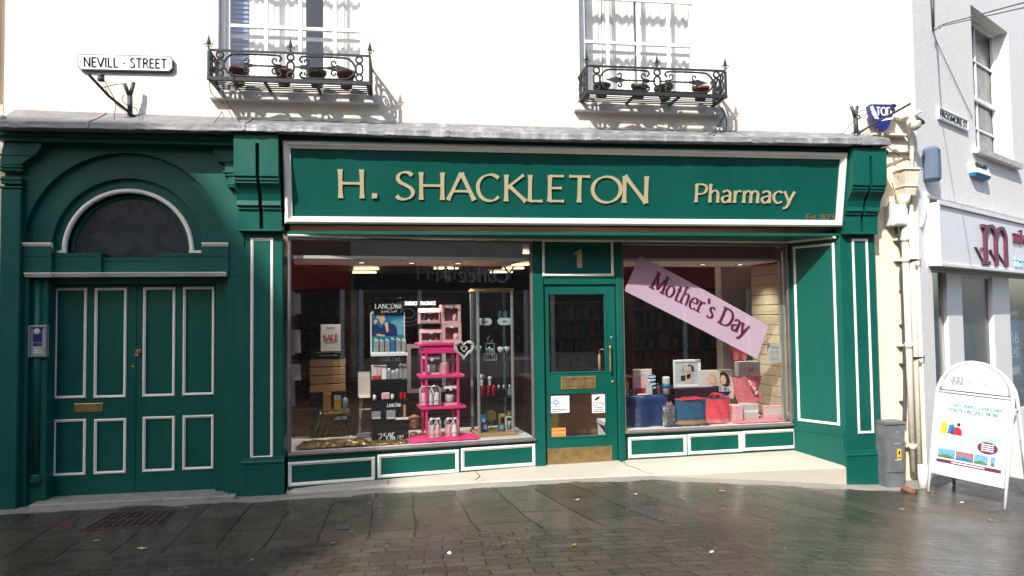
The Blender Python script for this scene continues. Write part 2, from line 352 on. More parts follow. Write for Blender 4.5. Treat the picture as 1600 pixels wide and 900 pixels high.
# ---------------------------------------------------------------- stroke lettering
GL = {
'A': (.82, 'L0 0 .41 1', 'L.41 1 .82 0', 'L.16 .33 .66 .33'),
'B': (.66, 'L.08 0 .08 1', 'C.08 .98 .36 .98 .54 .9 .57 .76 .5 .6 .3 .53 .08 .53', 'C.08 .53 .38 .52 .58 .44 .63 .27 .56 .1 .34 .02 .08 .02'),
'C': (.80, 'C.76 .86 .6 .96 .44 .98 .22 .9 .07 .7 .04 .48 .1 .24 .25 .07 .46 .01 .63 .05 .77 .17'),
'D': (.80, 'L.08 0 .08 1', 'C.08 .98 .4 .97 .62 .86 .74 .66 .75 .47 .69 .23 .5 .06 .3 .02 .08 .02'),
'E': (.58, 'L.08 0 .08 1', 'L.08 .975 .54 .975', 'L.08 .52 .48 .52', 'L.08 .025 .57 .025'),
'F': (.55, 'L.08 0 .08 1', 'L.08 .975 .53 .975', 'L.08 .52 .45 .52'),
'G': (.84, 'C.76 .86 .6 .96 .44 .98 .22 .9 .07 .7 .04 .48 .1 .24 .25 .07 .46 .01 .63 .04 .76 .12', 'L.76 .1 .76 .45', 'L.5 .45 .8 .45'),
'H': (.80, 'L.09 0 .09 1', 'L.71 0 .71 1', 'L.09 .52 .71 .52'),
'I': (.22, 'L.11 0 .11 1'), 'J': (.4, 'C.3 1 .3 .3 .26 .08 .1 0 .02 .02'),
'K': (.72, 'L.09 0 .09 1', 'L.11 .5 .64 1', 'L.2 .56 .72 0'),
'L': (.56, 'L.09 0 .09 1', 'L.09 .025 .56 .025'),
'M': (.95, 'L.1 0 .14 1', 'L.14 1 .47 .1', 'L.47 .1 .81 1', 'L.81 1 .85 0'),
'N': (.82, 'L.1 0 .1 1', 'L.1 1 .72 0', 'L.72 0 .72 1'),
'O': (.92, 'O.46 .495 .42 .485'),
'P': (.60, 'L.09 0 .09 1', 'C.09 .98 .36 .98 .54 .88 .57 .72 .5 .54 .32 .46 .09 .46'),
'Q': (.92, 'O.46 .495 .42 .485', 'L.5 .25 .85 -.1'),
'R': (.68, 'L.09 0 .09 1', 'C.09 .98 .34 .98 .51 .89 .54 .74 .48 .58 .3 .5 .09 .5', 'L.3 .5 .68 0'),
'S': (.58, 'C.5 .87 .4 .96 .28 .98 .14 .92 .08 .77 .15 .62 .32 .51 .47 .39 .52 .23 .43 .07 .26 .01 .12 .04 .04 .13'),
'T': (.70, 'L.35 0 .35 1', 'L.02 .975 .68 .975'), 'U': (.78, 'C.09 1 .09 .5 .12 .18 .25 .03 .39 .01 .53 .03 .66 .18 .69 .5 .69 1'),
'V': (.76, 'L0 1 .38 0', 'L.38 0 .76 1'), 'W': (1.05, 'L0 1 .27 0', 'L.27 0 .52 .9', 'L.52 .9 .78 0', 'L.78 0 1.05 1'),
'X': (.7, 'L0 0 .68 1', 'L0 1 .7 0'), 'Y': (.70, 'L.35 0 .35 .45', 'L.35 .45 0 1', 'L.35 .45 .7 1'), 'Z': (.66, 'L.05 .97 .62 .97', 'L.62 .97 .04 .03', 'L.04 .03 .64 .03'),
'a': (.52, 'C.08 .55 .2 .66 .34 .64 .43 .52 .43 .3 .43 0', 'C.43 .38 .24 .36 .08 .27 .07 .12 .17 .02 .3 .04 .43 .18'),
'b': (.56, 'L.09 0 .09 1.02', 'C.09 .5 .24 .66 .4 .63 .51 .46 .51 .2 .38 .03 .22 .01 .09 .12'),
'c': (.48, 'C.45 .58 .32 .66 .18 .61 .06 .44 .07 .2 .2 .03 .34 .02 .46 .1'),
'd': (.56, 'L.46 0 .46 1.02', 'C.46 .52 .3 .66 .15 .61 .05 .42 .06 .18 .18 .02 .33 .03 .46 .16'),
'e': (.53, 'L.06 .37 .48 .37', 'C.48 .37 .46 .55 .32 .66 .17 .61 .06 .43 .07 .18 .2 .02 .36 .02 .49 .12'),
'f': (.34, 'C.38 .98 .26 1.02 .15 .9 .14 .6 .14 0', 'L0 .63 .34 .63'),
'g': (.54, 'C.46 .52 .3 .66 .15 .61 .05 .42 .06 .18 .18 .03 .33 .04 .46 .16', 'C.46 .64 .46 .1 .44 -.16 .28 -.28 .1 -.22'),
'h': (.56, 'L.09 0 .09 1.02', 'C.09 .46 .24 .64 .38 .63 .46 .5 .47 .3 .47 0'),
'i': (.2, 'L.1 0 .1 .65', 'L.1 .84 .1 .93'), 'k': (.52, 'L.09 0 .09 1.02', 'L.09 .3 .45 .65', 'L.2 .4 .5 0'), 'l': (.2, 'L.1 0 .1 1.02'),
'm': (.86, 'L.09 0 .09 .66', 'C.09 .46 .22 .64 .35 .63 .43 .5 .43 .3 .43 0', 'C.43 .46 .56 .64 .69 .63 .77 .5 .77 .3 .77 0'),
'n': (.56, 'L.09 0 .09 .66', 'C.09 .46 .24 .64 .38 .63 .46 .5 .47 .3 .47 0'),
'o': (.56, 'O.28 .33 .235 .32'), 'p': (.56, 'L.09 -.3 .09 .66', 'C.09 .5 .24 .66 .4 .63 .51 .46 .51 .2 .38 .03 .22 .01 .09 .12'),
'r': (.38, 'L.09 0 .09 .66', 'C.09 .42 .18 .6 .28 .65 .38 .62'),
's': (.42, 'C.36 .58 .26 .65 .14 .62 .08 .5 .16 .39 .3 .3 .37 .17 .28 .03 .14 .01 .04 .08'),
't': (.36, 'C.16 .86 .16 .3 .18 .06 .28 .01 .36 .05', 'L0 .63 .34 .63'), 'u': (.56, 'C.08 .65 .08 .3 .1 .1 .2 .01 .34 .06 .46 .2', 'L.46 0 .46 .65'),
'v': (.5, 'L0 .65 .25 0', 'L.25 0 .5 .65'), 'w': (.76, 'L0 .65 .2 0', 'L.2 0 .38 .6', 'L.38 .6 .56 0', 'L.56 0 .76 .65'),
'y': (.54, 'L.02 .65 .29 .03', 'C.54 .65 .38 .3 .24 -.08 .12 -.26 0 -.27'), 'z': (.46, 'L.03 .63 .42 .63', 'L.42 .63 .03 .03', 'L.03 .03 .44 .03'),
'0': (.6, 'O.3 .495 .24 .48'), '1': (.4, 'L.24 0 .24 1', 'L.02 .82 .24 .99'),
'2': (.56, 'C.06 .78 .14 .93 .28 .98 .43 .9 .47 .72 .38 .5 .2 .25 .05 .03', 'L.05 .03 .53 .03'),
'3': (.54, 'C.07 .88 .22 .98 .38 .94 .45 .76 .36 .58 .2 .53', 'C.2 .53 .38 .5 .49 .3 .42 .08 .22 .01 .05 .07'),
'4': (.6, 'L.44 0 .44 1', 'L.44 1 .03 .28', 'L.03 .28 .58 .28'), '5': (.54, 'L.14 .97 .48 .97', 'L.14 .97 .1 .58', 'C.1 .58 .28 .62 .44 .52 .49 .32 .41 .09 .22 .01 .05 .07'),
'6': (.56, 'C.46 .92 .3 .97 .12 .75 .06 .4 .12 .12 .28 .01 .44 .1 .5 .32 .42 .52 .27 .57 .1 .42'), '7': (.54, 'L.04 .97 .5 .97', 'L.5 .97 .2 0'),
'8': (.56, 'O.28 .75 .18 .225', 'O.28 .27 .22 .255'), '9': (.56, 'C.1 .08 .26 .03 .44 .25 .5 .6 .44 .88 .28 .98 .12 .9 .06 .68 .14 .48 .29 .43 .46 .58'),
'.': (.2, 'D.1 .06'), '·': (.3, 'D.15 .45'), '%': (.9, 'O.2 .75 .15 .22', 'O.7 .24 .15 .22', 'L.2 -.02 .7 1.02'), '/': (.45, 'L0 -.1 .45 1.05'),
"'": (.2, 'L.1 .72 .1 1.0'), '`': (.22, 'L.02 1.0 .14 .74'), '-': (.36, 'L.04 .38 .32 .38'), '#': (.66, 'L.12 0 .26 1', 'L.38 0 .52 1', 'L.02 .33 .6 .33', 'L.06 .67 .64 .67'),
'Ô': (.92, 'O.46 .495 .42 .485', 'L.32 1.1 .46 1.22', 'L.46 1.22 .6 1.1'), '&': (.7, 'C.68 0 .3 .5 .16 .78 .28 .98 .42 .86 .38 .66 .12 .4 .05 .2 .16 .02 .36 .03 .6 .42'),
}
def crom(P, k, closed=False):
    n = len(P); out = []
    rng = n if closed else n-1
    for i in range(rng):
        p0 = P[(i-1) % n] if (closed or i) else P[0]; p1 = P[i]; p2 = P[(i+1) % n]; p3 = P[(i+2) % n] if (closed or i < n-2) else P[-1]
        for j in range(k):
            t = j/k
            out.append(tuple(.5*((2*p1[a]) + (-p0[a]+p2[a])*t + (2*p0[a]-5*p1[a]+4*p2[a]-p3[a])*t*t + (-p0[a]+3*p1[a]-3*p2[a]+p3[a])*t**3) for a in range(len(p1))))
    if not closed: out.append(P[-1])
    return out
STY = {'flare': (.142, .058, 18, .40, 0), 'sans': (.115, .10, 0, 0, 0), 'bold': (.17, .14, 0, 0, 0), 'serif': (.150, .045, 14, 0, 1), 'light': (.08, .075, 0, 0, 0), 'mserif': (.115, .045, 14, 0, 1), 'bserif': (.17, .04, 12, 0, 1)}
def glyph(mb, ch, x, z, h, y0, y1, sty='sans', sx=1.0, k=5, skew=0, zlift=.0004, rot=0):
    th, tn, pa, fl, se = STY[sty]; g = GL[ch]
    cr, sr = math.cos(rot), math.sin(rot)
    def put(pts, lift):
        q = [((px*sx+py*skew)*h, py*h) for px, py in pts]
        q = [(x+a*cr-b*sr, z+a*sr+b*cr) for a, b in q]
        n = len(q)
        return q
    idx = 0
    for st in g[1:]:
        t = st[0]; v = [float(a) for a in st[1:].split()]
        yy = y0 - zlift*idx; idx += 1
        if t == 'D':
            r = .072; pts = [(v[0]-r/sx, v[1]-r*.85), (v[0]+r/sx, v[1]-r*.85), (v[0]+r/sx, v[1]+r*.85), (v[0]-r/sx, v[1]+r*.85)]
            mb.prism(put(pts, 0), yy, y1); continue
        closed = t == 'O'
        if closed: P = [(v[0]+v[2]*math.cos(2*math.pi*i/20), v[1]+v[3]*math.sin(2*math.pi*i/20)) for i in range(20 if k > 2 else 12)] if k > 2 else [(v[0]+v[2]*math.cos(2*math.pi*i/12), v[1]+v[3]*math.sin(2*math.pi*i/12)) for i in range(12)]
        else: P = list(zip(v[::2], v[1::2]))
        if closed and k > 2: P = [(v[0]+v[2]*math.cos(2*math.pi*i/32), v[1]+v[3]*math.sin(2*math.pi*i/32)) for i in range(32)]
        if t == 'C': P = crom(P, k)
        if t == 'L' and len(P) == 2 and fl:
            a, b = P; P = [(a[0]+(b[0]-a[0])*i/8, a[1]+(b[1]-a[1])*i/8) for i in range(9)]
        n = len(P); Ls, Rs = [], []
        for i, p in enumerate(P):
            a = P[(i-1) % n] if (closed or i) else p; b = P[(i+1) % n] if (closed or i < n-1) else p
            dx, dz = (b[0]-a[0])*sx, b[1]-a[1]; l = math.hypot(dx, dz) or 1; dx /= l; dz /= l
            ang = math.degrees(math.atan2(dz, dx)); w = tn+(th-tn)*abs(math.sin(R(ang-pa+ (0 if pa else 0))))
            if not pa: w = tn+(th-tn)*abs(dz)
            if fl and t == 'L': w *= 1+fl*abs(2*i/(n-1)-1)**4
            if fl and t == 'C' and not closed: w *= 1+.5*fl*abs(2*i/(n-1)-1)**6
            hx, hz = -dz*w/2/sx, dx*w/2
            Ls.append((p[0]+hx, p[1]+hz)); Rs.append((p[0]-hx, p[1]-hz))
        Lq, Rq = put(Ls, 0), put(Rs, 0)
        V = [(a, yy, b) for a, b in Lq] + [(a, yy, b) for a, b in Rq] + [(a, y1, b) for a, b in Lq] + [(a, y1, b) for a, b in Rq]
        F = []
        for i in range(n if closed else n-1):
            j = (i+1) % n
            F += [[i, j, n+j, n+i], [i, 2*n+i, 2*n+j, j], [n+i, n+j, 3*n+j, 3*n+i]]
        if not closed: F += [[0, n, 3*n, 2*n], [n-1, 2*n+n-1, 3*n+n-1, 2*n-1]]
        mb.add(V, F)
        if se and t == 'L' and len(P) == 2 and abs(P[1][1]-P[0][1]) > .5:
            for e in P:
                w = .165; q_ = .030; c_ = e[1]+(q_ if e[1] < .3 else -q_); pts = [(e[0]-w/sx, c_-q_), (e[0]+w/sx, c_-q_), (e[0]+w/sx, c_+q_), (e[0]-w/sx, c_+q_)]
                if ch in 'MNAVWvwy' and e[1] not in (0, 1, .65): continue
                if (ch, e) in (('A', (.41, 1.0)), ('V', (.38, 0.0)), ('v', (.25, 0.0)), ('N', (.72, 0.0))): continue
                mb.prism(put(pts, 0), yy-zlift*3, y1)
def twidth(s, sx=1.0, tr=.06): return sum((GL[c][0]*sx if c in GL else .34) + tr for c in s) - tr
def text(mb, s, x, z, h, y0=-.012, y1=0, sty='sans', fit=None, tr=.1, k=5, skew=0, slope=0):
    """fit = total width; slope = tilt of the baseline in radians"""
    sx = 1.0
    if fit:
        base = twidth(s, 1.0, tr); sx = (fit/h)/base
    cx = 0
    for c in s:
        if c in GL: glyph(mb, c, x+cx*math.cos(slope), z+cx*math.sin(slope), h, y0, y1, sty, sx, k, skew, rot=slope)
        cx += ((GL[c][0] if c in GL else .34) + tr)*sx*h
    return mb
# ================================================================ GROUND
def lerp(x, T):
    if x <= T[0][0]: return T[0][1]
    for (a, b), (c, d) in zip(T, T[1:]):
        if x <= c: return b+(d-b)*(x-a)/(c-a)
    return T[-1][1]
GZ = [(-6, .07), (-1.2, .075), (.8, .105), (2.38, .10), (2.9, .05), (3.48, .005), (4.62, -.10), (5.07, -.12), (7, -.14), (9, -.16)]
def zg(x, y): return lerp(x, GZ) + .018*max(-12, min(0, y))
def ground_material():
    m = bpy.data.materials.new('wet_stone_paving'); m.use_nodes = True; nt = m.node_tree; N = nt.nodes; L = nt.links; b = N['Principled BSDF']
    def nd(t, **k):
        n = N.new(t)
        for a, v in k.items(): setattr(n, a, v)
        return n
    def mth(op, a, b_=None, c=None, clamp=False):
        n = nd('ShaderNodeMath', operation=op, use_clamp=clamp)
        for i, v in enumerate((a, b_, c)):
            if v is None: continue
            if hasattr(v, 'links') or hasattr(v, 'is_output'): L.new(v, n.inputs[i])
            else: n.inputs[i].default_value = v
        return n.outputs[0]
    g = nd('ShaderNodeNewGeometry'); sp = nd('ShaderNodeSeparateXYZ'); L.new(g.outputs['Position'], sp.inputs[0]); X, Y = sp.outputs[0], sp.outputs[1]
    wob = nd('ShaderNodeTexNoise'); wob.inputs['Scale'].default_value = 1.1; wob.inputs['Detail'].default_value = 2; L.new(g.outputs['Position'], wob.inputs[0])
    wv = mth('MULTIPLY', mth('SUBTRACT', wob.outputs[0], .5), .10)
    # slab courses fan out a little to the right
    xc = mth('MINIMUM', mth('MAXIMUM', X, 0), 5)
    x2 = mth('ADD', mth('ADD', X, mth('MULTIPLY', mth('MULTIPLY', xc, Y), .17)), wv)
    y2 = mth('ADD', Y, wv)
    cb = nd('ShaderNodeCombineXYZ'); L.new(x2, cb.inputs[0]); L.new(y2, cb.inputs[1])
    def brick(w, h, mort, off, c1, c2, cm, vec, sm=.1):
        n = nd('ShaderNodeTexBrick'); n.inputs['Scale'].default_value = 1; n.inputs['Brick Width'].default_value = w; n.inputs['Row Height'].default_value = h
        n.inputs['Mortar Size'].default_value = mort; n.inputs['Mortar Smooth'].default_value = sm; n.offset = off
        n.inputs['Color1'].default_value = (*c1, 1); n.inputs['Color2'].default_value = (*c2, 1); n.inputs['Mortar'].default_value = (*cm, 1); L.new(vec, n.inputs[0]); return n
    # rows run away from the shopfront: rotate so that the long joints go along y
    mp = nd('ShaderNodeMapping'); mp.inputs['Rotation'].default_value = (0, 0, R(90)); L.new(cb.outputs[0], mp.inputs[0])
    slab = brick(.66, .37, .008, .42, (.047, .040, .029), (.072, .062, .046), (.010, .009, .007), mp.outputs[0])
    mp2 = nd('ShaderNodeMapping'); mp2.inputs['Rotation'].default_value = (0, 0, R(4)); L.new(cb.outputs[0], mp2.inputs[0])
    sett = brick(.185, .090, .006, .5, (.043, .036, .027), (.068, .058, .043), (.020, .017, .013), mp2.outputs[0], .3)
    # zone boundary
    isset = mth('LESS_THAN', mth('ADD', y2, mth('MULTIPLY', xc, .02)), -1.50)
    def mixc(f, a, c):
        n = nd('ShaderNodeMix', data_type='RGBA'); L.new(f, n.inputs[0])
        for s_, i in ((a, 6), (c, 7)):
            if isinstance(s_, tuple): n.inputs[i].default_value = (*s_, 1)
            else: L.new(s_, n.inputs[i])
        return n.outputs[2]
    col = mixc(isset, slab.outputs[0], sett.outputs[0])
    n1 = nd('ShaderNodeTexNoise'); n1.inputs['Scale'].default_value = 2.2; n1.inputs['Detail'].default_value = 9; n1.inputs['Roughness'].default_value = .7; L.new(g.outputs['Position'], n1.inputs[0])
    n2 = nd('ShaderNodeTexNoise'); n2.inputs['Scale'].default_value = 45; n2.inputs['Detail'].default_value = 6; L.new(g.outputs['Position'], n2.inputs[0])
    sc = nd('ShaderNodeVectorMath', operation='SCALE'); L.new(col, sc.inputs[0])
    L.new(mth('MULTIPLY', mth('MULTIPLY_ADD', n1.outputs[0], 1.0, .5), mth('MULTIPLY_ADD', n2.outputs[0], .8, .6)), sc.inputs['Scale'])
    # dry strip along the building
    edge = nd('ShaderNodeTexNoise'); edge.inputs['Scale'].default_value = 3.2; edge.inputs['Detail'].default_value = 7; edge.inputs['Roughness'].default_value = .62; L.new(g.outputs['Position'], edge.inputs[0])
    # distance to the nearest front: y for x<5, a slanted front beyond
    yl = mth('ADD', Y, mth('MULTIPLY', mth('MAXIMUM', mth('SUBTRACT', X, 5.4), 0), -.6))
    dd = mth('ADD', yl, mth('MULTIPLY', mth('SUBTRACT', edge.outputs[0], .5), .30))
    widen = mth('MULTIPLY', mth('MAXIMUM', mth('SUBTRACT', X, 1.8), 0), .02)
    dry = nd('ShaderNodeMapRange'); L.new(mth('ADD', dd, widen), dry.inputs[0]); dry.inputs[1].default_value = -.20; dry.inputs[2].default_value = -.165
    dsc = nd('ShaderNodeVectorMath', operation='SCALE'); dsc.inputs[0].default_value = (.25, .235, .205); L.new(mth('MULTIPLY', mth('MULTIPLY_ADD', n1.outputs[0], .9, .55), mth('MULTIPLY_ADD', n2.outputs[0], .5, .75)), dsc.inputs['Scale'])
    vo = nd('ShaderNodeTexVoronoi'); vo.inputs['Scale'].default_value = 5.5; L.new(g.outputs['Position'], vo.inputs[0])
    spot = nd('ShaderNodeMapRange'); L.new(vo.outputs['Distance'], spot.inputs[0]); spot.inputs[1].default_value = .10; spot.inputs[2].default_value = .07; spot.inputs[3].default_value = 0; spot.inputs[4].default_value = 1
    sel = nd('ShaderNodeSeparateColor'); L.new(vo.outputs['Color'], sel.inputs[0])
    sm_ = mth('MULTIPLY', spot.outputs[0], mth('GREATER_THAN', sel.outputs[0], .72)); gum = mixc(mth('MULTIPLY', sm_, .7), sc.outputs[0], (.12, .115, .10)); gum2 = mixc(mth('MULTIPLY', mth('MULTIPLY', spot.outputs[0], mth('LESS_THAN', sel.outputs[0], .2)), .8), gum, (.012, .011, .010))
    fin = mixc(dry.outputs[0], gum2, dsc.outputs[0]); L.new(fin, b.inputs['Base Color'])
    # roughness: film of water with duller patches
    rr = nd('ShaderNodeMapRange'); L.new(n1.outputs[0], rr.inputs[0]); rr.inputs[1].default_value = .38; rr.inputs[2].default_value = .66; rr.inputs[3].default_value = .20; rr.inputs[4].default_value = .40
    rm = nd('ShaderNodeMix', data_type='FLOAT'); L.new(dry.outputs[0], rm.inputs[0]); L.new(rr.outputs[0], rm.inputs[2]); rm.inputs[3].default_value = .8; L.new(rm.outputs[0], b.inputs['Roughness'])
    b.inputs['Specular IOR Level'].default_value = .5
    hb = mth('SUBTRACT', 1.0, mth('ADD', mth('MULTIPLY', slab.outputs['Fac'], mth('SUBTRACT', 1, isset)), mth('MULTIPLY', sett.outputs['Fac'], isset)))
    n3 = nd('ShaderNodeTexNoise'); n3.inputs['Scale'].default_value = 14; n3.inputs['Detail'].default_value = 5; L.new(g.outputs['Position'], n3.inputs[0])
    hh = mth('ADD', mth('MULTIPLY', hb, .5), mth('ADD', mth('MULTIPLY', n3.outputs[0], .45), mth('MULTIPLY', n2.outputs[0], .14)))
    bp = nd('ShaderNodeBump'); bp.inputs['Strength'].default_value = .5; bp.inputs['Distance'].default_value = .012; L.new(hh, bp.inputs['Height']); L.new(bp.outputs[0], b.inputs['Normal'])
    return m
def gl(a, b, n): return [a+(b-a)*i/n for i in range(n+1)]
gx = [-150, -60, -25, -12, -8] + gl(-6, 10, 80) + [13, 20, 40, 80, 150]
gy = [-150, -60, -30, -20, -13, -9, -6] + gl(-4.5, 1, 33) + [3, 8, 20, 60, 150]
mb = MB(); mb.add([(x, y, zg(x, y) if y < 1 else zg(x, y)-.0) for x in gx for y in gy], [[i*len(gy)+j, (i+1)*len(gy)+j, (i+1)*len(gy)+j+1, i*len(gy)+j+1] for i in range(len(gx)-1) for j in range(len(gy)-1)])
tag(mb.build('ground', ground_material()), 'wet dark stone paving of the pedestrian street', kind='structure')

# ================================================================ PHARMACY BUILDING
B = thing('pharmacy_building', 'cream rendered building with the green pharmacy shopfront and arched doorway', 'building', (.9, 0, .08))
WLp = Fr((-1.207, .05), (1.28, .38)); DRp = Fr((1.28, .40), (2.277, .45)); WRp = Fr((2.277, .45), (4.32, .56))
UW = Fr((0, .10, 0))
def wall_holes(mb, x0, x1, z0, z1, holes, y0, y1):
    xs = sorted({x0, x1, *[h[0] for h in holes], *[h[1] for h in holes]}); zs = sorted({z0, z1, *[h[2] for h in holes], *[h[3] for h in holes]})
    for a, b in zip(xs, xs[1:]):
        run = None
        for c, d in zip(zs, zs[1:]):
            mx, mz = (a+b)/2, (c+d)/2
            if any(h[0] < mx < h[1] and h[2] < mz < h[3] for h in holes):
                if run: mb.box(a, b, y0, y1, run[0], run[1]); run = None
            else: run = (run[0], d) if run else (c, d)
        if run: mb.box(a, b, y0, y1, run[0], run[1])
xl0, xl1 = UW.p(341, 60)[0], UW.p(575, 60)[0]; xr0, xr1 = UW.p(905, 50)[0], UW.p(1096.5, 60)[0]
zs_l = UW.p(460, 135)[1]; zs_r = UW.p(1010, 156)[1]; ztop = zs_l+2.05
XE = 5.665; XW = UW.p(7, 90)[0]
mb = MB(); wall_holes(mb, XW, XE, 3.55, 9.6, [(xl0, xl1, zs_l, ztop), (xr0, xr1, zs_r, ztop)], .10, .42)
mb.build('upper_wall', M['cream'], B)
mb = MB(); mb.box(5.0, XE, .15, .42, -.4, 3.548); mb.build('side_wall_strip', M['creamold'], B)
mb = MB(); mb.box(XW-.25, -3.70, .05, .42, -.2, 3.54); mb.build('end_wall_strip', M['creamold'], B)
# roof and back of the building (never seen from the street but closes it to the light)
mb = MB(); mb.box(XW, XE, .42, 18.0, 9.3, 9.6); mb.box(XW, XE, 17.8, 18, 0, 9.3); mb.box(XW-.1, XW, .42, 18, 0, 9.6); mb.box(8, 8.1, 1.9, 18, -.2, 9.6); mb.build('roof', M['roofs'], B)

# ---- lead covered cornice
cb_, ct_, cw_ = [(-20, 199.6), (0, 200), (360, 206), (437, 206.5), (700, 215.5), (850, 219), (1250, 225), (1391, 227.5)], [(-20, 187), (0, 187.5), (360, 193), (437, 195), (700, 204), (850, 208), (1250, 214), (1391, 215.5)], [(-20, 171.5), (10, 172), (400, 186), (700, 194), (850, 199), (1250, 207), (1391, 212)]
LP = -.28
mb = MB(); S = []
px_ = -14.0; rnd = random.Random(3)
while px_ < 1391: S.append(px_); px_ += 13
S.append(1391)
prof = []
for i, px in enumerate(S):
    n1, n2 = rnd.uniform(-.004, .004), rnd.uniform(-.006, .006)
    b_ = atY(px, lerp(px, cb_), LP); t_ = atY(px, lerp(px, ct_), LP); w_ = atY(px, lerp(px, cw_), .098); x = b_.x
    prof.append([(x, .09, w_.z+.004), (x, -.05+n2, (w_.z+t_.z)/2+.012+n1), (x, LP+.012, t_.z+n1), (x, LP-.004, t_.z-.012+n1), (x, LP-.006+n1, (t_.z+b_.z)/2), (x, LP-.012+n2, b_.z+.008+n1), (x, LP-.002, b_.z+n1), (x, LP+.03, b_.z+.006), (x, .09, b_.z+.02)])
P = [p for q in prof for p in q]; k = 9; n = len(prof)
mb.add(P, [[i*k+j, (i+1)*k+j, (i+1)*k+(j+1) % k, i*k+(j+1) % k] for i in range(n-1) for j in range(k)] + [list(range(k)), [(n-1)*k+j for j in range(k)][::-1]])
split = next(i for i, q in enumerate(prof) if q[0][0] > -1.75)
for i, f in enumerate(mb.f[:-2]):
    if i//k < split: mb.mi[i] = 1
CO = mb.build('cornice', [M['lead'], M['leadred']], B)
for xx in (-2.9, -1.55, .35, 1.85, 3.45, 4.7):   # lapped lead joints
    i = min(range(n), key=lambda q: abs(prof[q][0][0]-xx)); a = prof[i]
    mj = MB(); pts = [(xx, y-.004 if y < 0 else y, z+.004) for (_, y, z) in a[:6]]
    mj.add([(x-.012, y, z) for x, y, z in pts]+[(x+.012, y-.002, z+.002) for x, y, z in pts], [[j, j+1, 7+j, 6+j] for j in range(5)]); mj.build('lead_lap', M['lead'], CO)
zsof = atY(700, 215.5, LP).z+.03
# moulded green bed under the lead
mb = MB(); mb.xprism([(.09, 3.30), (-.02, 3.30), (-.02, 3.36), (-.06, 3.40), (-.10, 3.415), (-.10, 3.45), (-.21, 3.47), (-.21, 3.60), (.09, 3.60)], -3.72, 5.06)
zt = min(q[8][2] for q in prof)
mb = MB(); mb.box(-3.74, 5.12, -.145, .08, zt-.05, zt-.004); mb.box(-3.74, 5.12, -.115, .08, zt-.09, zt-.05); mb.build('soffit_board', M['green'], B)
SOF = zt-.09

# ---- canted fascia
TL = atY(441, 219, -.14); BL = atY(445.7, 349.5, 0); TRt = atY(1323, 239, -.14); BR = atY(1315.6, 354.7, 0)
FA = Fr((0, 0, BL.z), None, (0, -.14, TL.z-BL.z))
fx0 = (TL.x+BL.x)/2; fx1 = (TRt.x+BR.x)/2; fh = math.hypot(.14, (TL.z+TRt.z)/2-BL.z)
mb = MB(FA); mb.box(fx0+.01, fx1-.01, .012, .05, .01, fh-.01); FAS = mb.build('fascia', M['greenf'], B)
mb = MB(FA); mb.mould(fx0, fx1, 0, fh, .072, .05, .012); mb.build('moulding', M['white'], FAS)
mb = MB(FA); mb.box(fx0, fx1, .052, .30, -.02, fh-.01); mb.build('fascia_box', M['green'], B)
def word(specs, name, m, sty, h0, y1=.012, th=.014, skew=0):
    mb = MB(FA)
    for ch, x0, x1, ptop, pbot in specs:
        a = FA.p(x0, pbot); b = FA.p(x1, pbot); c = FA.p((x0+x1)/2, ptop); h = c[1]-(a[1]+b[1])/2
        g = GL[ch]; xs = [float(v) for st in g[1:] for v in st[1:].split()[0::2] if st[0] in 'LC']
        if ch == 'O': lo, hi = .04, .88
        else: lo, hi = min(xs)-.06, max(xs)+.06
        sx = (b[0]-a[0])/h/(hi-lo)
        glyph(mb, ch, a[0]-lo*sx*h, a[1], h, y1-th, y1, sty, sx, 7)
    return mb
H1 = [('H', 529, 569, 264.5, 309.5), ('S', 616.5, 648.5, 268, 311.5), ('H', 655, 694.5, 269, 312), ('A', 697, 744, 270, 312.5), ('C', 744, 782, 272, 314), ('K', 788, 824.5, 273, 314.5), ('L', 825.5, 850, 273.5, 315), ('E', 856, 884, 274, 315), ('T', 886, 924, 274.5, 316), ('O', 925.5, 969.5, 275, 316.5), ('N', 972, 1012.5, 275, 317)]
mb = word(H1, 'x', 0, 'flare', 0)
dx, dz = FA.p(585, 306); r = .026; mb.prism([(dx-r, dz-r), (dx+r, dz-r*.8), (dx+r*1.1, dz+r), (dx-r*.8, dz+r)], -.010, .012)
mb.build('shop_name_lettering', M['gold'], FAS)
a = FA.p(1085, 316); b = FA.p(1241, 318); c = FA.p(1094, 287.5)
mb = MB(FA); text(mb, 'Pharmacy', a[0], a[1], c[1]-a[1], -.002, .012, 'flare', fit=b[0]-a[0], tr=.07, k=6, slope=(b[1]-a[1])/(b[0]-a[0])); mb.build('trade_lettering', M['gold'], FAS)
a = FA.p(1260.5, 344.5); b = FA.p(1303, 345); c = FA.p(1262, 335)
mb = MB(FA); text(mb, 'Est 1873', a[0], a[1], c[1]-a[1], .006, .012, 'bold', fit=b[0]-a[0], tr=.09, k=3); mb.build('date_lettering', M['gold2'], FAS)

# ---- beam / soffit between fascia and the recessed windows
zh = 2.585
mb = MB(); mb.add([(x, y, z) for z in (zh, zh+.03) for x, y in ((-1.25, .02), (4.62, .02), (4.36, .60), (2.26, .49), (1.28, .42), (-1.22, .09))], [(5, 4, 3, 2, 1, 0), (6, 7, 8, 9, 10, 11)]+[(i, (i+1) % 6, (i+1) % 6+6, i+6) for i in range(6)]); mb.build('lobby_soffit', M['green'], B)
def bead(mb, pts, z, w=.02, h=.018):
    for a, b in zip(pts, pts[1:]):
        f = Fr(a, b); l = math.hypot(b[0]-a[0], b[1]-a[1])
        mb2 = MB(f); mb2.box(-.004, l+.004, -h, .0, z-w, z-.002); mb2.box(-.002, l+.002, -h*1.6, -h, z-w*.55, z-.002); mb.v_ = 0
        k = len(mb.v); mb.v += mb2.v; mb.f += [[i+k for i in q] for q in mb2.f]; mb.mi += mb2.mi; mb.sm += mb2.sm
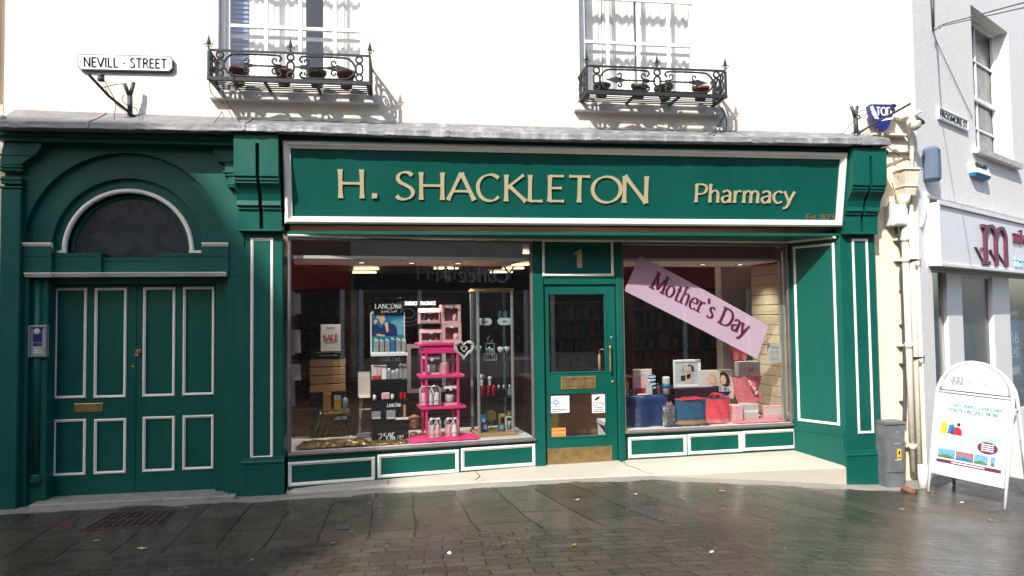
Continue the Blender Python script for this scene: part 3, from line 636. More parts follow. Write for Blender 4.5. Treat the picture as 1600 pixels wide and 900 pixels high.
mb = MB(); bead(mb, [(-1.207, .036), (1.28, .366), (2.277, .435), (4.325, .545)], zh, .026, .02); bead(mb, [(4.325, .545), (4.585, .03)], zh, .026, .02); mb.build('soffit_bead', M['white'], B)

# ---- consoles
def console(x0, x1, zt, zb, name='console_bracket'):
    """twin scroll bracket with a slot between its cheeks; x0..x1 wide, zt top, zb bottom"""
    h = zt-zb
    P_ = [(.10, 0), (-.045, 0), (-.055, .205), (-.075, .21), (-.075, .235), (-.10, .25), (-.095, .30), (-.115, .37), (-.155, .44), (-.19, .475), (-.19, .50), (-.205, .505), (-.205, .535), (-.225, .545), (-.235, 1.0), (.10, 1.0)]
    mb = MB(); w = x1-x0; g = w*.085; c = x0+w*.53
    for a, b in ((x0, c-g/2), (c+g/2, x1)): mb.xprism([(y, zb+t*h) for y, t in P_], a, b)
    mb.xprism([(y+.09 if y < .05 else y, zb+t*h) for y, t in P_], c-g/2, c+g/2)
    mb.box(c-g/2, c+g/2, -.232, .09, zb+h*.90, zt)
    o = mb.build(name, M['green'], B)
    m2 = MB(); m2.cbox(x0-.004, x1+.004, -.055, .1, zb-.028, zb-.001, .006); m2.build('necking', M['green'], o)
    return o
cl0 = atY(372, 350, -.05).x; cl1 = atY(440, 350, -.05).x; cr0 = atY(1320, 358, -.05).x; cr1 = atY(1371.5, 358, -.05).x
zcb = atY(405, 357, -.05).z
console(cl0, cl1, zt-.0045, zcb); console(cr0, cr1, zt-.0045, atY(1345, 362, -.05).z)
# ---- pilasters
def pilaster(x0, x1, z0, z1, panel, yf=.03):
    mb = MB(); mb.cbox(x0, x1, yf, .40, z0+.33, z1, .008); o = mb.build('pilaster', M['green'], B)
    mb = MB(); mb.cbox(x0-.018, x1+.018, yf-.028, .41, z0-.22, z0+.30, .006)
    mb.xprism([(.40, z0+.30), (yf-.034, z0+.30), (yf-.036, z0+.315), (yf-.028, z0+.325), (yf-.026, z0+.338), (yf-.014, z0+.342), (yf-.012, z0+.356), (yf-.003, z0+.362), (.40, z0+.362)], x0-.016, x1+.016); mb.build('plinth', M['green'], o)
    u0, u1, w0, w1 = Fr((0, yf, 0)).r(*panel)
    mb = MB(); mb.mould(u0, u1, w0, w1, .026, .012, yf); mb.build('panel_moulding', M['white'], o)
    return o
YP = .03
pilaster(atY(381, 550, YP).x, atY(442, 550, YP).x, .08, zcb-.03, (391.5, 372, 427, 716.5))
pilaster(atY(1317, 560, YP).x, atY(1373.5, 560, YP).x, -.10, atY(1345, 365, YP).z, (1335.5, 373, 1360.5, 677.5))
# ---- splayed return at the right of the lobby
SPp = Fr((4.335, .56), (atY(1317, 560, YP).x, .036))
SL = (Vector((4.335, .56, 0))-Vector((atY(1317, 560, YP).x, .036, 0))).length
mb = MB(SPp); mb.box(0, SL, 0, .03, .02, 2.585); sp_ = mb.build('splay_panel', M['green'], B)
mb = MB(SPp); zz = SPp.p(1245, 386)[1]; zb_ = SPp.p(1255, 657)[1]; mb.mould(.055, SL-.05, zb_-.01, zz+.01, .028, .014, 0); mb.build('panel_moulding', M['white'], sp_)
mb = MB(SPp); zk = .49
mb.box(.005, SL-.005, -.012, 0, .0, zk-.08); mb.box(.005, SL-.005, -.02, 0, zk-.08, zk-.062); mb.box(.005, SL-.005, -.011, 0, zk-.062, zk-.045); mb.build('skirting', M['green'], sp_)

# ---- shop windows
def shop_window(f, L_, z0, z1, label):
    mb = MB(f); t = .028
    mb.ring(0, L_, z0-.035, z1, [(0, .03), (0, -.012), (.008, -.02), (.022, -.02), (.03, -.008), (.03, .03)])
    w = mb.build('shop_window', M['alu'], B, label=label)
    mb = MB(f); mb.box(.028, L_-.028, .002, .010, z0-.008, z1-.028); mb.build('glass', M['glass'], w)
    mb = MB(f); mb.box(.03, L_-.03, -.006, .0, z0-.009, z0-.002); mb.build('glazing_bead', M['wwood'], w)
    return w
shop_window(WLp, 2.508, .475, zh-.026, 'large left pane behind which the pink stand shows')
shop_window(WRp, 2.045, .50, zh-.026, 'right pane with the banner stuck in it')
# stall risers with three moulded panels each
def riser(f, L_, z0, z1, panels, zb=-.05):
    mb = MB(f); mb.box(0, L_, .008, .05, zb, z1); r_ = mb.build('stall_riser', M['green'], B)
    mb = MB(f); mb.xprism([(.05, z1-.002), (.0, z1-.002), (-.03, z1+.006), (-.036, z1+.02), (-.02, z1+.034), (-.008, z1+.038), (.05, z1+.038)], -.0, L_); mb.build('sill', M['alu'], r_)
    for q in panels:
        c = [f.p(*q[i]) for i in range(4)]   # TL TR BR BL
        u0 = (c[0][0]+c[3][0])/2; u1 = (c[1][0]+c[2][0])/2; w0 = (c[3][1]+c[2][1])/2; w1 = (c[0][1]+c[1][1])/2
        mb = MB(f); mb.mould(u0, u1, w0, w1, .034, .02, .008); mb.build('panel_moulding', M['white'], r_)
        mb = MB(f); mb.box(u1+.008, u1+.014, .002, .0085, w0-.03, w1+.03) if False else None
    mb = MB(f); mb.box(.0, L_, -.006, .008, zb, z0+.006); mb.build('base_rail', M['green'], r_)
riser(WLp, 2.508, .155, .425, [((450, 724), (586, 712.5), (586, 749), (450, 762)), ((590, 712), (717, 701), (717, 737), (590, 749)), ((720.6, 701), (837, 692.5), (837, 727.5), (720.6, 736))])
riser(WRp, 2.045, .175, .45, [((982, 684), (1073, 679), (1073, 711), (982, 716.5)), ((1075, 679), (1159, 674), (1159, 705.6), (1075, 711)), ((1160, 673.7), (1244.7, 669.7), (1244.7, 700), (1160, 705.6))])
# ---- shop door with its post, number panel
def fr_rect(f, q, off=0): return f.r(*q, off)
dL, dR = DRp.p(852, 600)[0], DRp.p(963, 600)[0]; zdt = DRp.p(905, 446)[1]; zdb = .168
mb = MB(DRp)
mb.cbox(-.01, dL-.012, -.035, .06, .03, zh, .006); mb.cbox(dR+.012, 1.0, -.035, .06, .03, zh, .006)
mb.box(dL-.012, dR+.012, -.022, .06, zdt+.012, 2.16); mb.box(dL-.012, dR+.012, -.028, .06, 2.16, zh)
df = mb.build('door_surround', M['green'], B)
u0, u1, w0, w1 = DRp.r(846, 374.5, 957, 432)
mb = MB(DRp); mb.mould(u0, u1, w0, w1, .028, .02, -.028); mb.build('panel_moulding', M['white'], df)
u0, u1, w0, w1 = DRp.r(895, 390, 908, 419)
mb = MB(DRp); mb.prism([(u0+.038, w0), (u1, w0), (u1, w1), (u1-.02, w1), (u0-.005, w1-.045), (u0+.012, w1-.06), (u0+.038, w1-.045)], -.036, -.028); mb.build('door_number', M['gold'], df)
mb = MB(DRp)
g1 = DRp.r(857, 459.5, 945.5, 581.5, .01); g2 = DRp.r(859, 614, 947, 682, .01)
wall_holes(mb, dL, dR, zdb, zdt, [g1, g2], .0, .045); door = mb.build('shop_door', M['green'], B)
for g_ in (g1, g2):
    mb = MB(DRp); mb.ring(g_[0], g_[1], g_[2], g_[3], [(-.008, -.001), (-.008, -.006), (.0, -.007), (.006, .006), (.006, .02)]); mb.build('glazing_moulding', M['green'], door)
    mb = MB(DRp); mb.box(g_[0], g_[1], .018, .024, g_[2], g_[3]); mb.build('glass', M['glass'], door)
u0, u1, w0, w1 = DRp.r(855.5, 698.5, 956.5, 726); mb = MB(DRp); mb.cbox(u0, u1, -.004, -.0005, w0, w1, .0015); mb.build('kick_plate', M['brass'], door)
u0, u1, w0, w1 = DRp.r(876.5, 588, 931, 607.5); mb = MB(DRp); mb.ring(u0, u1, w0, w1, [(0, 0), (0, -.006), (.004, -.008), (.024, -.008), (.026, -.002), (.03, -.002)]); mb.box(u0+.03, u1-.03, -.006, -.001, w0+.03, w1-.03); mb.build('letterbox', M['brass'], door)
hx, hz0 = DRp.p(952.3, 581); hz1 = DRp.p(952.3, 540)[1]
mb = MB(DRp); mb.tube([(hx, -.0, hz0+.015), (hx, -.035, hz0+.015)], .008, 8); mb.tube([(hx, -.0, hz1-.015), (hx, -.035, hz1-.015)], .008, 8)
mb.tube([(hx, -.038, hz0), (hx, -.038, hz0+.03), (hx, -.038, (hz0+hz1)/2), (hx, -.038, hz1-.03), (hx, -.038, hz1)], .010, 8, taper=[1.2, .7, 1.1, .7, 1.2]); mb.build('pull_handle', M['brass'], door)
for (px, py, m_) in ((955.5, 527.5, 'chrome'), (957.5, 596.5, 'brass')):
    u, w = DRp.p(px, py); mb = MB(DRp); mb.lathe([(.001, -.010), (.012, -.009), (.016, -.004), (.017, 0)], (u, 0, w), 14, 'y'); mb.build('lock', M[m_], door)
hx, hz0 = DRp.p(936.5, 581, .08); hz1 = DRp.p(936.5, 554, .08)[1]
mb = MB(DRp); mb.tube([(hx, .075, hz0), (hx, .075, hz1)], .014, 8); mb.c = 1; mb.tube([(hx, .075, hz1), (hx+.004, .075, hz1+.05), (hx+.03, .065, hz1+.06), (hx+.075, .045, hz1+.04), (hx+.08, .04, hz1)], .006, 6); mb.build('inside_handle', [M['tan'], M['chrome']], door)
# stickers on the glass
def sticker(name, label, cat, q, off, draw, base='paper', f=None):
    f = f or DRp; u0, u1, w0, w1 = f.r(*q, off); mb = MB(f); mb.box(u0, u1, off-.0012, off, w0, w1); o = mb.build(name, M[base], None, label=label, cat=cat)
    draw(o, f, u0, u1, w0, w1, off-.0012); return o
def d1(o, f, a, b, c, d, y):
    w, h = b-a, d-c; mb = MB(f)
    for k in range(4):
        an = k*math.pi/2+math.pi/2; cx, cz = a+w*.29+.032*math.cos(an), c+h*.62+.032*math.sin(an)
        mb.tube([(cx+.014*math.cos(t*math.pi/4), y-.001, cz+.014*math.sin(t*math.pi/4)) for t in range(8)], .003, 4, True)
    mb.tube([(a+w*.29+.02*math.cos(t*math.pi/4), y-.002, c+h*.62+.02*math.sin(t*math.pi/4)) for t in range(8)], .003, 4, True)
    text(mb, 'GIG', a+w*.56, c+h*.70, h*.13, y-.001, y, 'light', k=3); text(mb, 'NHS', a+w*.56, c+h*.45, h*.13, y-.001, y, 'light', k=3)
    for t in (.08, .18): mb.box(a+w*.08, b-w*.1, y-.0008, y, c+h*t, c+h*(t+.045))
    mb.build('print', M['bluep'], o)
sticker('notice_sticker', 'square white health service sticker on the lower door glass', 'sticker', (860, 618, 889.5, 645), .017, d1)
def d2(o, f, a, b, c, d, y):
    w, h = b-a, d-c; mb = MB(f); text(mb, 'CCTV', a+w*.07, c+h*.38, h*.17, y-.001, y, 'bold', fit=w*.86, tr=.1, k=3)
    mb.prism([(a+w*.2, c+h*.72), (a+w*.55, c+h*.88), (a+w*.62, c+h*.78), (a+w*.27, c+h*.62)], y-.001, y)
    mb.tube([(a+w*.52, y-.001, c+h*.78), (a+w*.6, y-.001, c+h*.66), (a+w*.85, y-.001, c+h*.66)], .003, 4)
    for t, l in ((.25, .7), (.14, .8), (.05, .85)): mb.box(a+w*(1-l)/2, b-w*(1-l)/2, y-.0008, y, c+h*t, c+h*(t+.035))
    mb.build('print', M['blackt'], o)
sticker('notice_sticker', 'tall white camera warning sticker on the lower door glass', 'sticker', (925, 615, 945, 645), .017, d2)
def d3(o, f, a, b, c, d, y):
    mb = MB(f); text(mb, "L'OCCITANE", a+(b-a)*.07, c+(d-c)*.58, (d-c)*.2, y-.001, y, 'serif', fit=(b-a)*.86, tr=.1, k=2); mb.box(a+.02, b-.02, y-.0008, y, c+.015, c+.02); mb.build('print', M['gold2'], o)
sticker('notice_sticker', 'small orange brand sticker in the bottom corner of the door glass', 'sticker', (861, 668.5, 884, 682), .017, d3, 'orange')

# ---- terrazzo step
fr = [(-1.22, .035, .098), (-1.1, -.015, .101), (-.03, -.02, .117), (.76, -.02, .119), (1.6, -.02, .113), (2.38, -.015, .110), (2.9, -.01, .094), (3.48, -.005, .099), (4.60, 0, .087)]
bk = []
for x, y, z in fr:
    if x < 1.28: t = (x+1.207)/(1.28+1.207); yy = .05+.33*t; zz_ = .134+.036*t
    elif x < 2.277: yy = .40+(x-1.28)*.05; zz_ = .168
    else: yy = .45+(x-2.277)*.054; zz_ = .175+(x-2.277)*.004
    bk.append((x, yy+.06, zz_+.003))
mb = MB(); n = len(fr); P = []
for a, b in zip(fr, bk):
    P += [(b[0], b[1], b[2]), (a[0], a[1]+.018, a[2]+.001), (a[0], a[1]+.005, a[2]-.003), (a[0], a[1], a[2]-.012), (a[0], a[1], -.3), (b[0], b[1], -.3)]
mb.add(P, [[i*6+j, (i+1)*6+j, (i+1)*6+(j+1) % 6, i*6+(j+1) % 6] for i in range(n-1) for j in range(6)] + [list(range(6)), [(n-1)*6+j for j in range(6)][::-1]])
st = mb.build('lobby_step', M['terr'], B)
for pts in ([(2.20, .43), (2.25, .36), (2.24, .28), (2.33, .18), (2.36, .08), (2.44, -.005)], [(.60, .02), (.66, .12), (.63, .24)], [(-.25, .0), (-.26, .08), (-.24, .13)]):
    mb = MB(); mb.tube([(x, y, (.176-(.45-y)*.15 if x > 1.3 else .120+max(0, y)*.18)+.0005) for x, y in pts], .0028, 4); mb.build('crack', M['cable'], st)

# ================================================================ ARCHED DOORWAY (left bay)
D0 = Fr((0, .02, 0)); YD = .24; DP = Fr((0, YD, 0))
ax, az = D0.p(200, 380); zi = D0.p(200, 385)[1]
r1 = (D0.p(352, 380)[0]-D0.p(36, 380)[0])/2; r2 = (Fr((0, .08, 0)).p(316, 380)[0]-Fr((0, .08, 0)).p(81, 380)[0])/2; r3 = (Fr((0, .13, 0)).p(304, 390)[0]-Fr((0, .13, 0)).p(98, 390)[0])/2
ax1 = (D0.p(352, 380)[0]+D0.p(36, 380)[0])/2; ax2 = (Fr((0, .08, 0)).p(316, 380)[0]+Fr((0, .08, 0)).p(81, 380)[0])/2; ax3 = (Fr((0, .13, 0)).p(304, 390)[0]+Fr((0, .13, 0)).p(98, 390)[0])/2
XL, XR = -3.74, atY(381, 500, .02).x
mb = MB()
mb.arch(XL, XR, zi, SOF+.05, ax1, r1, .02, .085)
mb.arch(XL, XR, zi, SOF+.05, ax2, r2, .08, .14, rz=r2*.985)
mb.arch(XL, XR, zi-.03, SOF+.05, ax3, r3-.012, .13, .215, rz=r3*1.0)
dw = mb.build('doorway_arch', M['green'], B)
# ivory arch ring
mb = MB(); K = 48; prf = [(.0, .13), (.0, .108), (.012, .098), (.03, .10), (.042, .112), (.042, .13)]; P = []
for i in range(K+1):
    a = math.pi*i/K
    for t, y in prf: P.append((ax3+(r3-t)*math.cos(a), y, zi-.03+(r3*1.0-t+.003)*math.sin(a)))
m_ = len(prf); mb.add(P, [[i*m_+j, (i+1)*m_+j, (i+1)*m_+j+1, i*m_+j+1] for i in range(K) for j in range(m_-1)], True)
zz = zi-.03
for s_ in (-1, 1):
    xa, xb = ax3+s_*(r3-.042), ax3+s_*(r3+.07); mb.box(xa, xb, .10, .135, zz-.028, zz)
mb.build('arch_moulding', M['white'], dw)
# fanlight glass
mb = MB(); pts = [(ax3+(r3+.01)*math.cos(math.pi*i/32), zi-.03+(r3+.01)*math.sin(math.pi*i/32)) for i in range(33)] + [(ax3-r3, zi-.12), (ax3+r3, zi-.12)]
mb.prism(pts, .20, .21); mb.build('fanlight', M['dkglass'], dw)
mb = MB(); P = []
prf = [(.0, .2), (.0, .175), (.03, .175), (.036, .2)]
for i in range(K+1):
    a = math.pi*i/K
    for t, y in prf: P.append((ax3+(r3-.045-t)*math.cos(a), y, zi-.03+(r3-.045-t)*math.sin(a)))
mb.add(P, [[i*4+j, (i+1)*4+j, (i+1)*4+j+1, i*4+j+1] for i in range(K) for j in range(3)], True); mb.build('fanlight_frame', M['green'], dw)
# impost mouldings
for q in ((26, 379.5, 83, 388), (316.5, 379.5, 357.5, 388)):
    u0, u1, w0, w1 = D0.r(*q); mb = MB(); h = w1-w0; mb.xprism([(.02, w0), (.008, w0), (.004, w0+h*.3), (-.006, w0+h*.35), (-.008, w0+h*.62), (-.02, w0+h*.68), (-.022, w1), (.02, w1)], u0, u1); mb.build('impost', M['white'], dw)
# transom: stepped blocks + ivory drip mould
zt0, zt1 = D0.p(200, 433)[1], D0.p(200, 394)[1]
steps = [(27, 80, .0), (80, 158, .05), (158, 247, .085), (247, 316, .05), (316, 357, .0)]
mb = MB(); tm = MB()
for i, (a, b, y) in enumerate(steps):
    f = Fr((0, y, 0)); u0, u1 = f.p(a, 410)[0], f.p(b, 410)[0]
    z1 = f.p(200, 395)[1]-(.045 if i == 2 else 0)
    mb.box(u0, u1-.0005, y, .215, zt0, z1+(.06 if i in (0, 4) else 0)); mb.box(u0+.001, u1-.0015, y-.006, y, z1-.03, z1-.012)
    if i in (0, 4): continue
for (a, b, y) in [(38, 80, -.012), (80, 158, .012), (158, 247, .03), (247, 316, .012), (316, 353.5, -.012)]:
    f = Fr((0, y, 0)); u0, u1 = f.p(a, 428)[0], f.p(b, 428)[0]; w0, w1 = f.p(200, 432)[1], f.p(200, 425.5)[1]; h = w1-w0
    tm.xprism([(.215, w0), (y+.012, w0), (y+.010, w0+h*.3), (y, w0+h*.36), (y-.002, w0+h*.66), (y-.012, w0+h*.72), (y-.014, w1), (.215, w1)], u0, u1-.0004)
tr_ = mb.build('transom', M['green'], B); tm.build('drip_moulding', M['white'], tr_)
# jambs
dl0, dl1 = DP.p(77, 600)[0], DP.p(343, 600)[0]
mb = MB()
for a, b, y in ((XL+.08, D0.p(40, 600)[0], .02), (D0.p(40, 600)[0], D0.p(66, 600)[0], .08), (D0.p(66, 600)[0], dl0+.005, .15)): mb.cbox(a, b+.01, y, .30, -.05, zt0, .006)
mb.box(XL+.08, D0.p(30, 600)[0], .021, .30, zt0, zi+.001)
mb.tube([(D0.p(52, 600)[0], .085, .35), (D0.p(52, 600)[0], .085, zt0-.02)], .036, 12)
mb.lathe([(.055, 0), (.055, .03), (.045, .05), (.05, .065), (.038, .085)], (D0.p(52, 600)[0], .085, .27), 12)
mb.build('door_jamb', M['green'], dw)
mb = MB()
for a, b, y in ((D0.p(357, 600)[0], XR+.06, .02), (D0.p(349, 600)[0], D0.p(357, 600)[0], .08), (dl1-.005, D0.p(349, 600)[0], .15)): mb.cbox(a-.01, b, y, .30, -.05, zt0, .006)
mb.box(D0.p(355, 600)[0], XR+.06, .021, .30, zt0, zi+.001)
mb.build('door_jamb', M['green'], dw)
mb = MB(); mb.box(dl0, dl1, .15, .30, DP.p(200, 444)[1], zt0+.002); mb.build('door_head', M['green'], dw)
# slim column and brackets at the far left, and its partner at the right
for xc, wd, yb in ((atY(18, 400, -.02).x, .17, 0),):
    zc = atY(18, 290, -.02).z; mb = MB()
    mb.cbox(xc-wd/2, xc+wd/2, -.05, .10, -.05, zc-.03, .008)
    for t, e in ((0, .012), (.04, .0), (.075, .012), (.15, .0), (.16, .015), (.19, .022)): mb.cbox(xc-wd/2-e, xc+wd/2+e, -.05-e, .10, zc-.03+t, zc-.03+t+(.018 if e else .07), .004)
    col_ = mb.build('slim_pilaster', M['green'], B)
    z2 = zc+.185; mb = MB(); P = []
    mb.prism([(xc-wd/2, z2), (xc+wd/2, z2), (xc+wd/2+.06, z2+.05), (xc+wd/2+.13, z2+.10), (xc+wd/2+.175, z2+.17), (xc+wd/2+.19, SOF+.05), (xc-wd/2+.04, SOF+.05), (xc-wd/2+.02, z2+.15)], -.07, .05)
    mb.cbox(xc-wd/2-.01, xc+wd/2+.115, -.078, .05, z2+.085, z2+.10, .004); mb.build('bracket', M['green'], col_)
f = Fr((0, -.02, 0)); q = [f.p(330, 222), f.p(333, 232), f.p(337, 243), f.p(343, 250), f.p(352, 256), f.p(352, 268), f.p(357, 271), f.p(357, 286), f.p(361, 289), f.p(372, 300), f.p(376, 222)]
mb = MB(); mb.prism([(a, b) for a, b in q][::-1], -.03, .03)
for py, pa in ((252, 340), (269, 348), (274, 351), (288, 355), (292, 356)):
    u, w = f.p(pa, py); mb.cbox(u, f.p(376, py)[0], -.042, .03, w-.008, w+.008, .003)
mb.build('corner_bracket', M['green'], B)
# ---- double doors
def leaf(a, b, panels, name='door_leaf'):
    u0, u1 = DP.p(a, 600)[0], DP.p(b, 600)[0]; z0, z1 = .105, DP.p(200, 445)[1]
    mb = MB(); rects = [DP.r(*q) for q in panels]
    inner = [(r_[0]+.02, r_[1]-.02, r_[2]+.02, r_[3]-.02) for r_ in rects]
    wall_holes(mb, u0+.002, u1-.002, z0, z1, inner, YD, YD+.05); o = mb.build(name, M['green'], B)
    for r_, q in zip(rects, inner):
        mb = MB(); mb.mould(*r_, .026, .014, YD); mb.build('panel_moulding', M['white'], o)
        mb = MB(); mb.box(q[0], q[1], YD+.012, YD+.04, q[2], q[3]); mb.build('panel', M['green'], o)
    return o
l1 = leaf(77, 211, [(84.5, 449.5, 135.5, 622.5), (147.5, 449.5, 198, 621.5), (82.5, 655, 134.5, 743), (147, 654, 197.5, 740)])
l2 = leaf(211, 341, [(223.5, 448.5, 274, 619.5), (286, 448, 335.5, 617.5), (223, 650.5, 273.5, 736.5), (285.5, 648.5, 334.5, 733.5)])
mb = MB(); u = DP.p(211, 600)[0]; mb.box(u-.008, u+.008, YD-.006, YD, .11, DP.p(200, 446)[1]); mb.build('meeting_bead', M['green'], l2)
u0, u1, w0, w1 = DP.r(116, 630, 161, 643.5); mb = MB(); mb.ring(u0, u1, w0, w1, [(0, YD), (0, YD-.007), (.004, YD-.009), (.018, YD-.009), (.02, YD-.003), (.024, YD-.003)]); mb.box(u0+.024, u1-.024, YD-.006, YD-.001, w0+.022, w1-.022); mb.build('letterbox', M['brass'], l1)
u, w = DP.p(216.5, 551); mb = MB(); mb.cbox(u-.026, u+.026, YD-.012, YD, w-.008, w+.035, .003); mb.cbox(u-.03, u+.012, YD-.022, YD-.0, w-.035, w-.012, .003); mb.ball((u, YD-.014, w+.012), .014); mb.build('latch', M['brass'], l2)
u, w = DP.p(210, 573); mb = MB(); mb.lathe([(.001, -.004), (.012, -.003), (.014, 0)], (u-.012, YD, w), 10, 'y'); mb.build('keyhole', M['brass'], l1)
# threshold slab
mb = MB(); mb.cbox(dl0-.02, dl1+.22, -.05, .40, -.1, .104, .01); mb.build('threshold', M['conc'], B)

# ================================================================ UPPER WINDOWS
def upper_window(x0, x1, z0, z1, cols, barz, side, blue, lab):
    """barz: one known bar height; pane height ~.5"""
    Y = .20; mb = MB(); t = .035
    mb.ring(x0, x1, z0, z1, [(0, .30), (0, Y-.03), (.01, Y-.035), (.04, Y-.035), (.05, Y-.02), (.05, .30)])
    w = mb.build('sash_window', M['wwood'], B, label=lab)
    mb = MB(); ph = .495
    mb.box(x0+.05, x0+.085, Y, Y+.035, z0+.05, z1-.05); mb.box(x1-.085, x1-.05, Y, Y+.035, z0+.05, z1-.05)
    mb.box(x0+.085, x1-.085, Y, Y+.035, z0+.05, z0+.10)
    for c in cols: mb.cbox(c-.019, c+.019, Y-.004, Y+.03, z0+.10, z1-.05, .005)
    zz = barz
    while zz < z1-.1:
        xs = [x0+.085]+[v for c in cols for v in (c-.0191, c+.0191)]+[x1-.085]
        h = .026 if abs(zz-barz-ph) < .01 and side else .019
        for a, b in zip(xs[::2], xs[1::2]): mb.cbox(a, b, Y-.003, Y+.029, zz-h, zz+h, .005)
        zz += ph
    if side:
        mb.box(x0+.051, x1-.051, Y-.012, Y-.005, barz+ph-.03, barz+ph+.03)
    mb.build('glazing_bars', M['wwood'], w)
    mb = MB(); mb.box(x0+.06, x1-.06, Y+.012, Y+.016, z0+.06, z1-.06); mb.build('glass', M['uglass'], w)
    # secondary glazing frame inside
    mb = MB(); mb.ring(x0+.03, x1-.03, z0+.02, z1-.02, [(0, .31), (0, .28), (.035, .28), (.035, .31)]); mb.box(x0+.06, x1-.06, .282, .30, barz-.09, barz-.055); mb.build('inner_frame', M['wwood'], w)
    return w
zb_l = UW.p(460, 44)[1]-.0; zb_r = UW.p(1010, 68)[1]
colsL = [Fr((0, .2, 0)).p(px, 60)[0] for px in (416, 469.5, 523.5)]; colsR = [Fr((0, .2, 0)).p(px, 60)[0] for px in (950, 997.5, 1045)]
Fz = Fr((0, .2, 0))
upper_window(xl0, xl1, zs_l, ztop, colsL, Fz.p(460, 44)[1], False, True, 'upper left sash window with a blue blind edge')
upper_window(xr0, xr1, zs_r, ztop, colsR, Fz.p(1010, 69)[1], True, False, 'upper right sash window')
def sill(q0, q1, zt_, zb_, yf):
    x0, x1 = q0, q1; mb = MB(); mb.xprism([(.20, zb_+.03), (.101, zb_), (yf, zb_-.0), (yf-.004, zb_+.01), (yf, zt_-.012), (yf+.012, zt_-.004), (.20, zt_+.012)], x0, x1); mb.build('window_sill', M['stone'], B)
f = Fr((0, .02, 0)); SLs = []
for (a, b, yt, yb, xm) in ((326.5, 592.5, 143, 157, 460), (899, 1129.5, 162.5, 175, 1013)):
    u0, u1 = f.p(a, yb)[0], f.p(b, yb)[0]; zt_ = f.p(xm, yt)[1]; zb_ = f.p(xm, yb)[1]; sill(u0, u1, zt_, zb_, .02); SLs.append((u0, u1, zb_, zt_))
# dark room behind the upper windows
mb = MB()
for x0, x1 in ((xl0, xl1), (xr0, xr1)):
    mb.box(x0-.4, x1+.4, 1.9, 1.95, zs_l-.4, ztop+.3); mb.box(x0-.4, x0-.35, .42, 1.9, zs_l-.4, ztop+.3); mb.box(x1+.35, x1+.4, .42, 1.9, zs_l-.4, ztop+.3); mb.box(x0-.4, x1+.4, .42, 1.95, zs_l-.45, zs_l-.4); mb.box(x0-.4, x1+.4, .42, 1.95, ztop+.3, ztop+.35)
mb.build('upstairs_room_lining', M['gplast'], B)
def curtain(x0, x1, z0, z1, y, lab, m='curt', ph=0, amp=.013, grp='net curtains upstairs'):
    n = int((x1-x0)/.012)
    mb = MB(); mb.strip(lambda u, v: (x0+(x1-x0)*u, y+amp*math.sin(u*(x1-x0)*70+ph+1.2*math.sin(u*9+ph)+.3*v)+.4*amp*math.sin(u*(x1-x0)*165+v*2), z0+(z1-z0)*v), n, 6)
    return mb.build('curtain', M[m], None, label=lab, cat='curtain', group=grp)
cz0, cz1 = zs_l-.05, ztop
Fc = Fr((0, .36, 0)); g = lambda p: Fc.p(p, 60)[0]
curtain(g(386), g(414), cz0, cz1, .355, 'narrow cream curtain next to the blue blind in the left upstairs window', ph=1)
curtain(g(417), g(478), cz0, cz1, .365, 'cream curtain left of the dark gap in the left upstairs window', ph=2)
curtain(g(505), g(585), cz0, cz1, .365, 'cream curtain right of the dark gap in the left upstairs window', ph=3)
curtain(g(905), g(940), cz0, cz1, .37, 'grey-white curtain at the left edge of the right upstairs window', ph=4)
curtain(g(941), g(992), cz0, cz1, .36, 'cream curtain left of the gap in the right upstairs window', ph=5)
curtain(g(996), g(1105), cz0, cz1, .36, 'wide cream curtain right of the gap in the right upstairs window', ph=6)
Fb = Fr((0, .335, 0)); u0, u1 = Fb.p(361, 60)[0], Fb.p(388, 60)[0]
mb = MB(); nn = 44
for i in range(nn):
    z = cz0+i*(cz1-cz0)/nn; mb.xprism([(.325, z+.002), (.338, z+.038), (.340, z+.038), (.327, z+.002)], u0, u1)
shell('window_blind', 'blue slatted blind in the left corner of the left upstairs window', M['bluebl'], mb, 'blind')
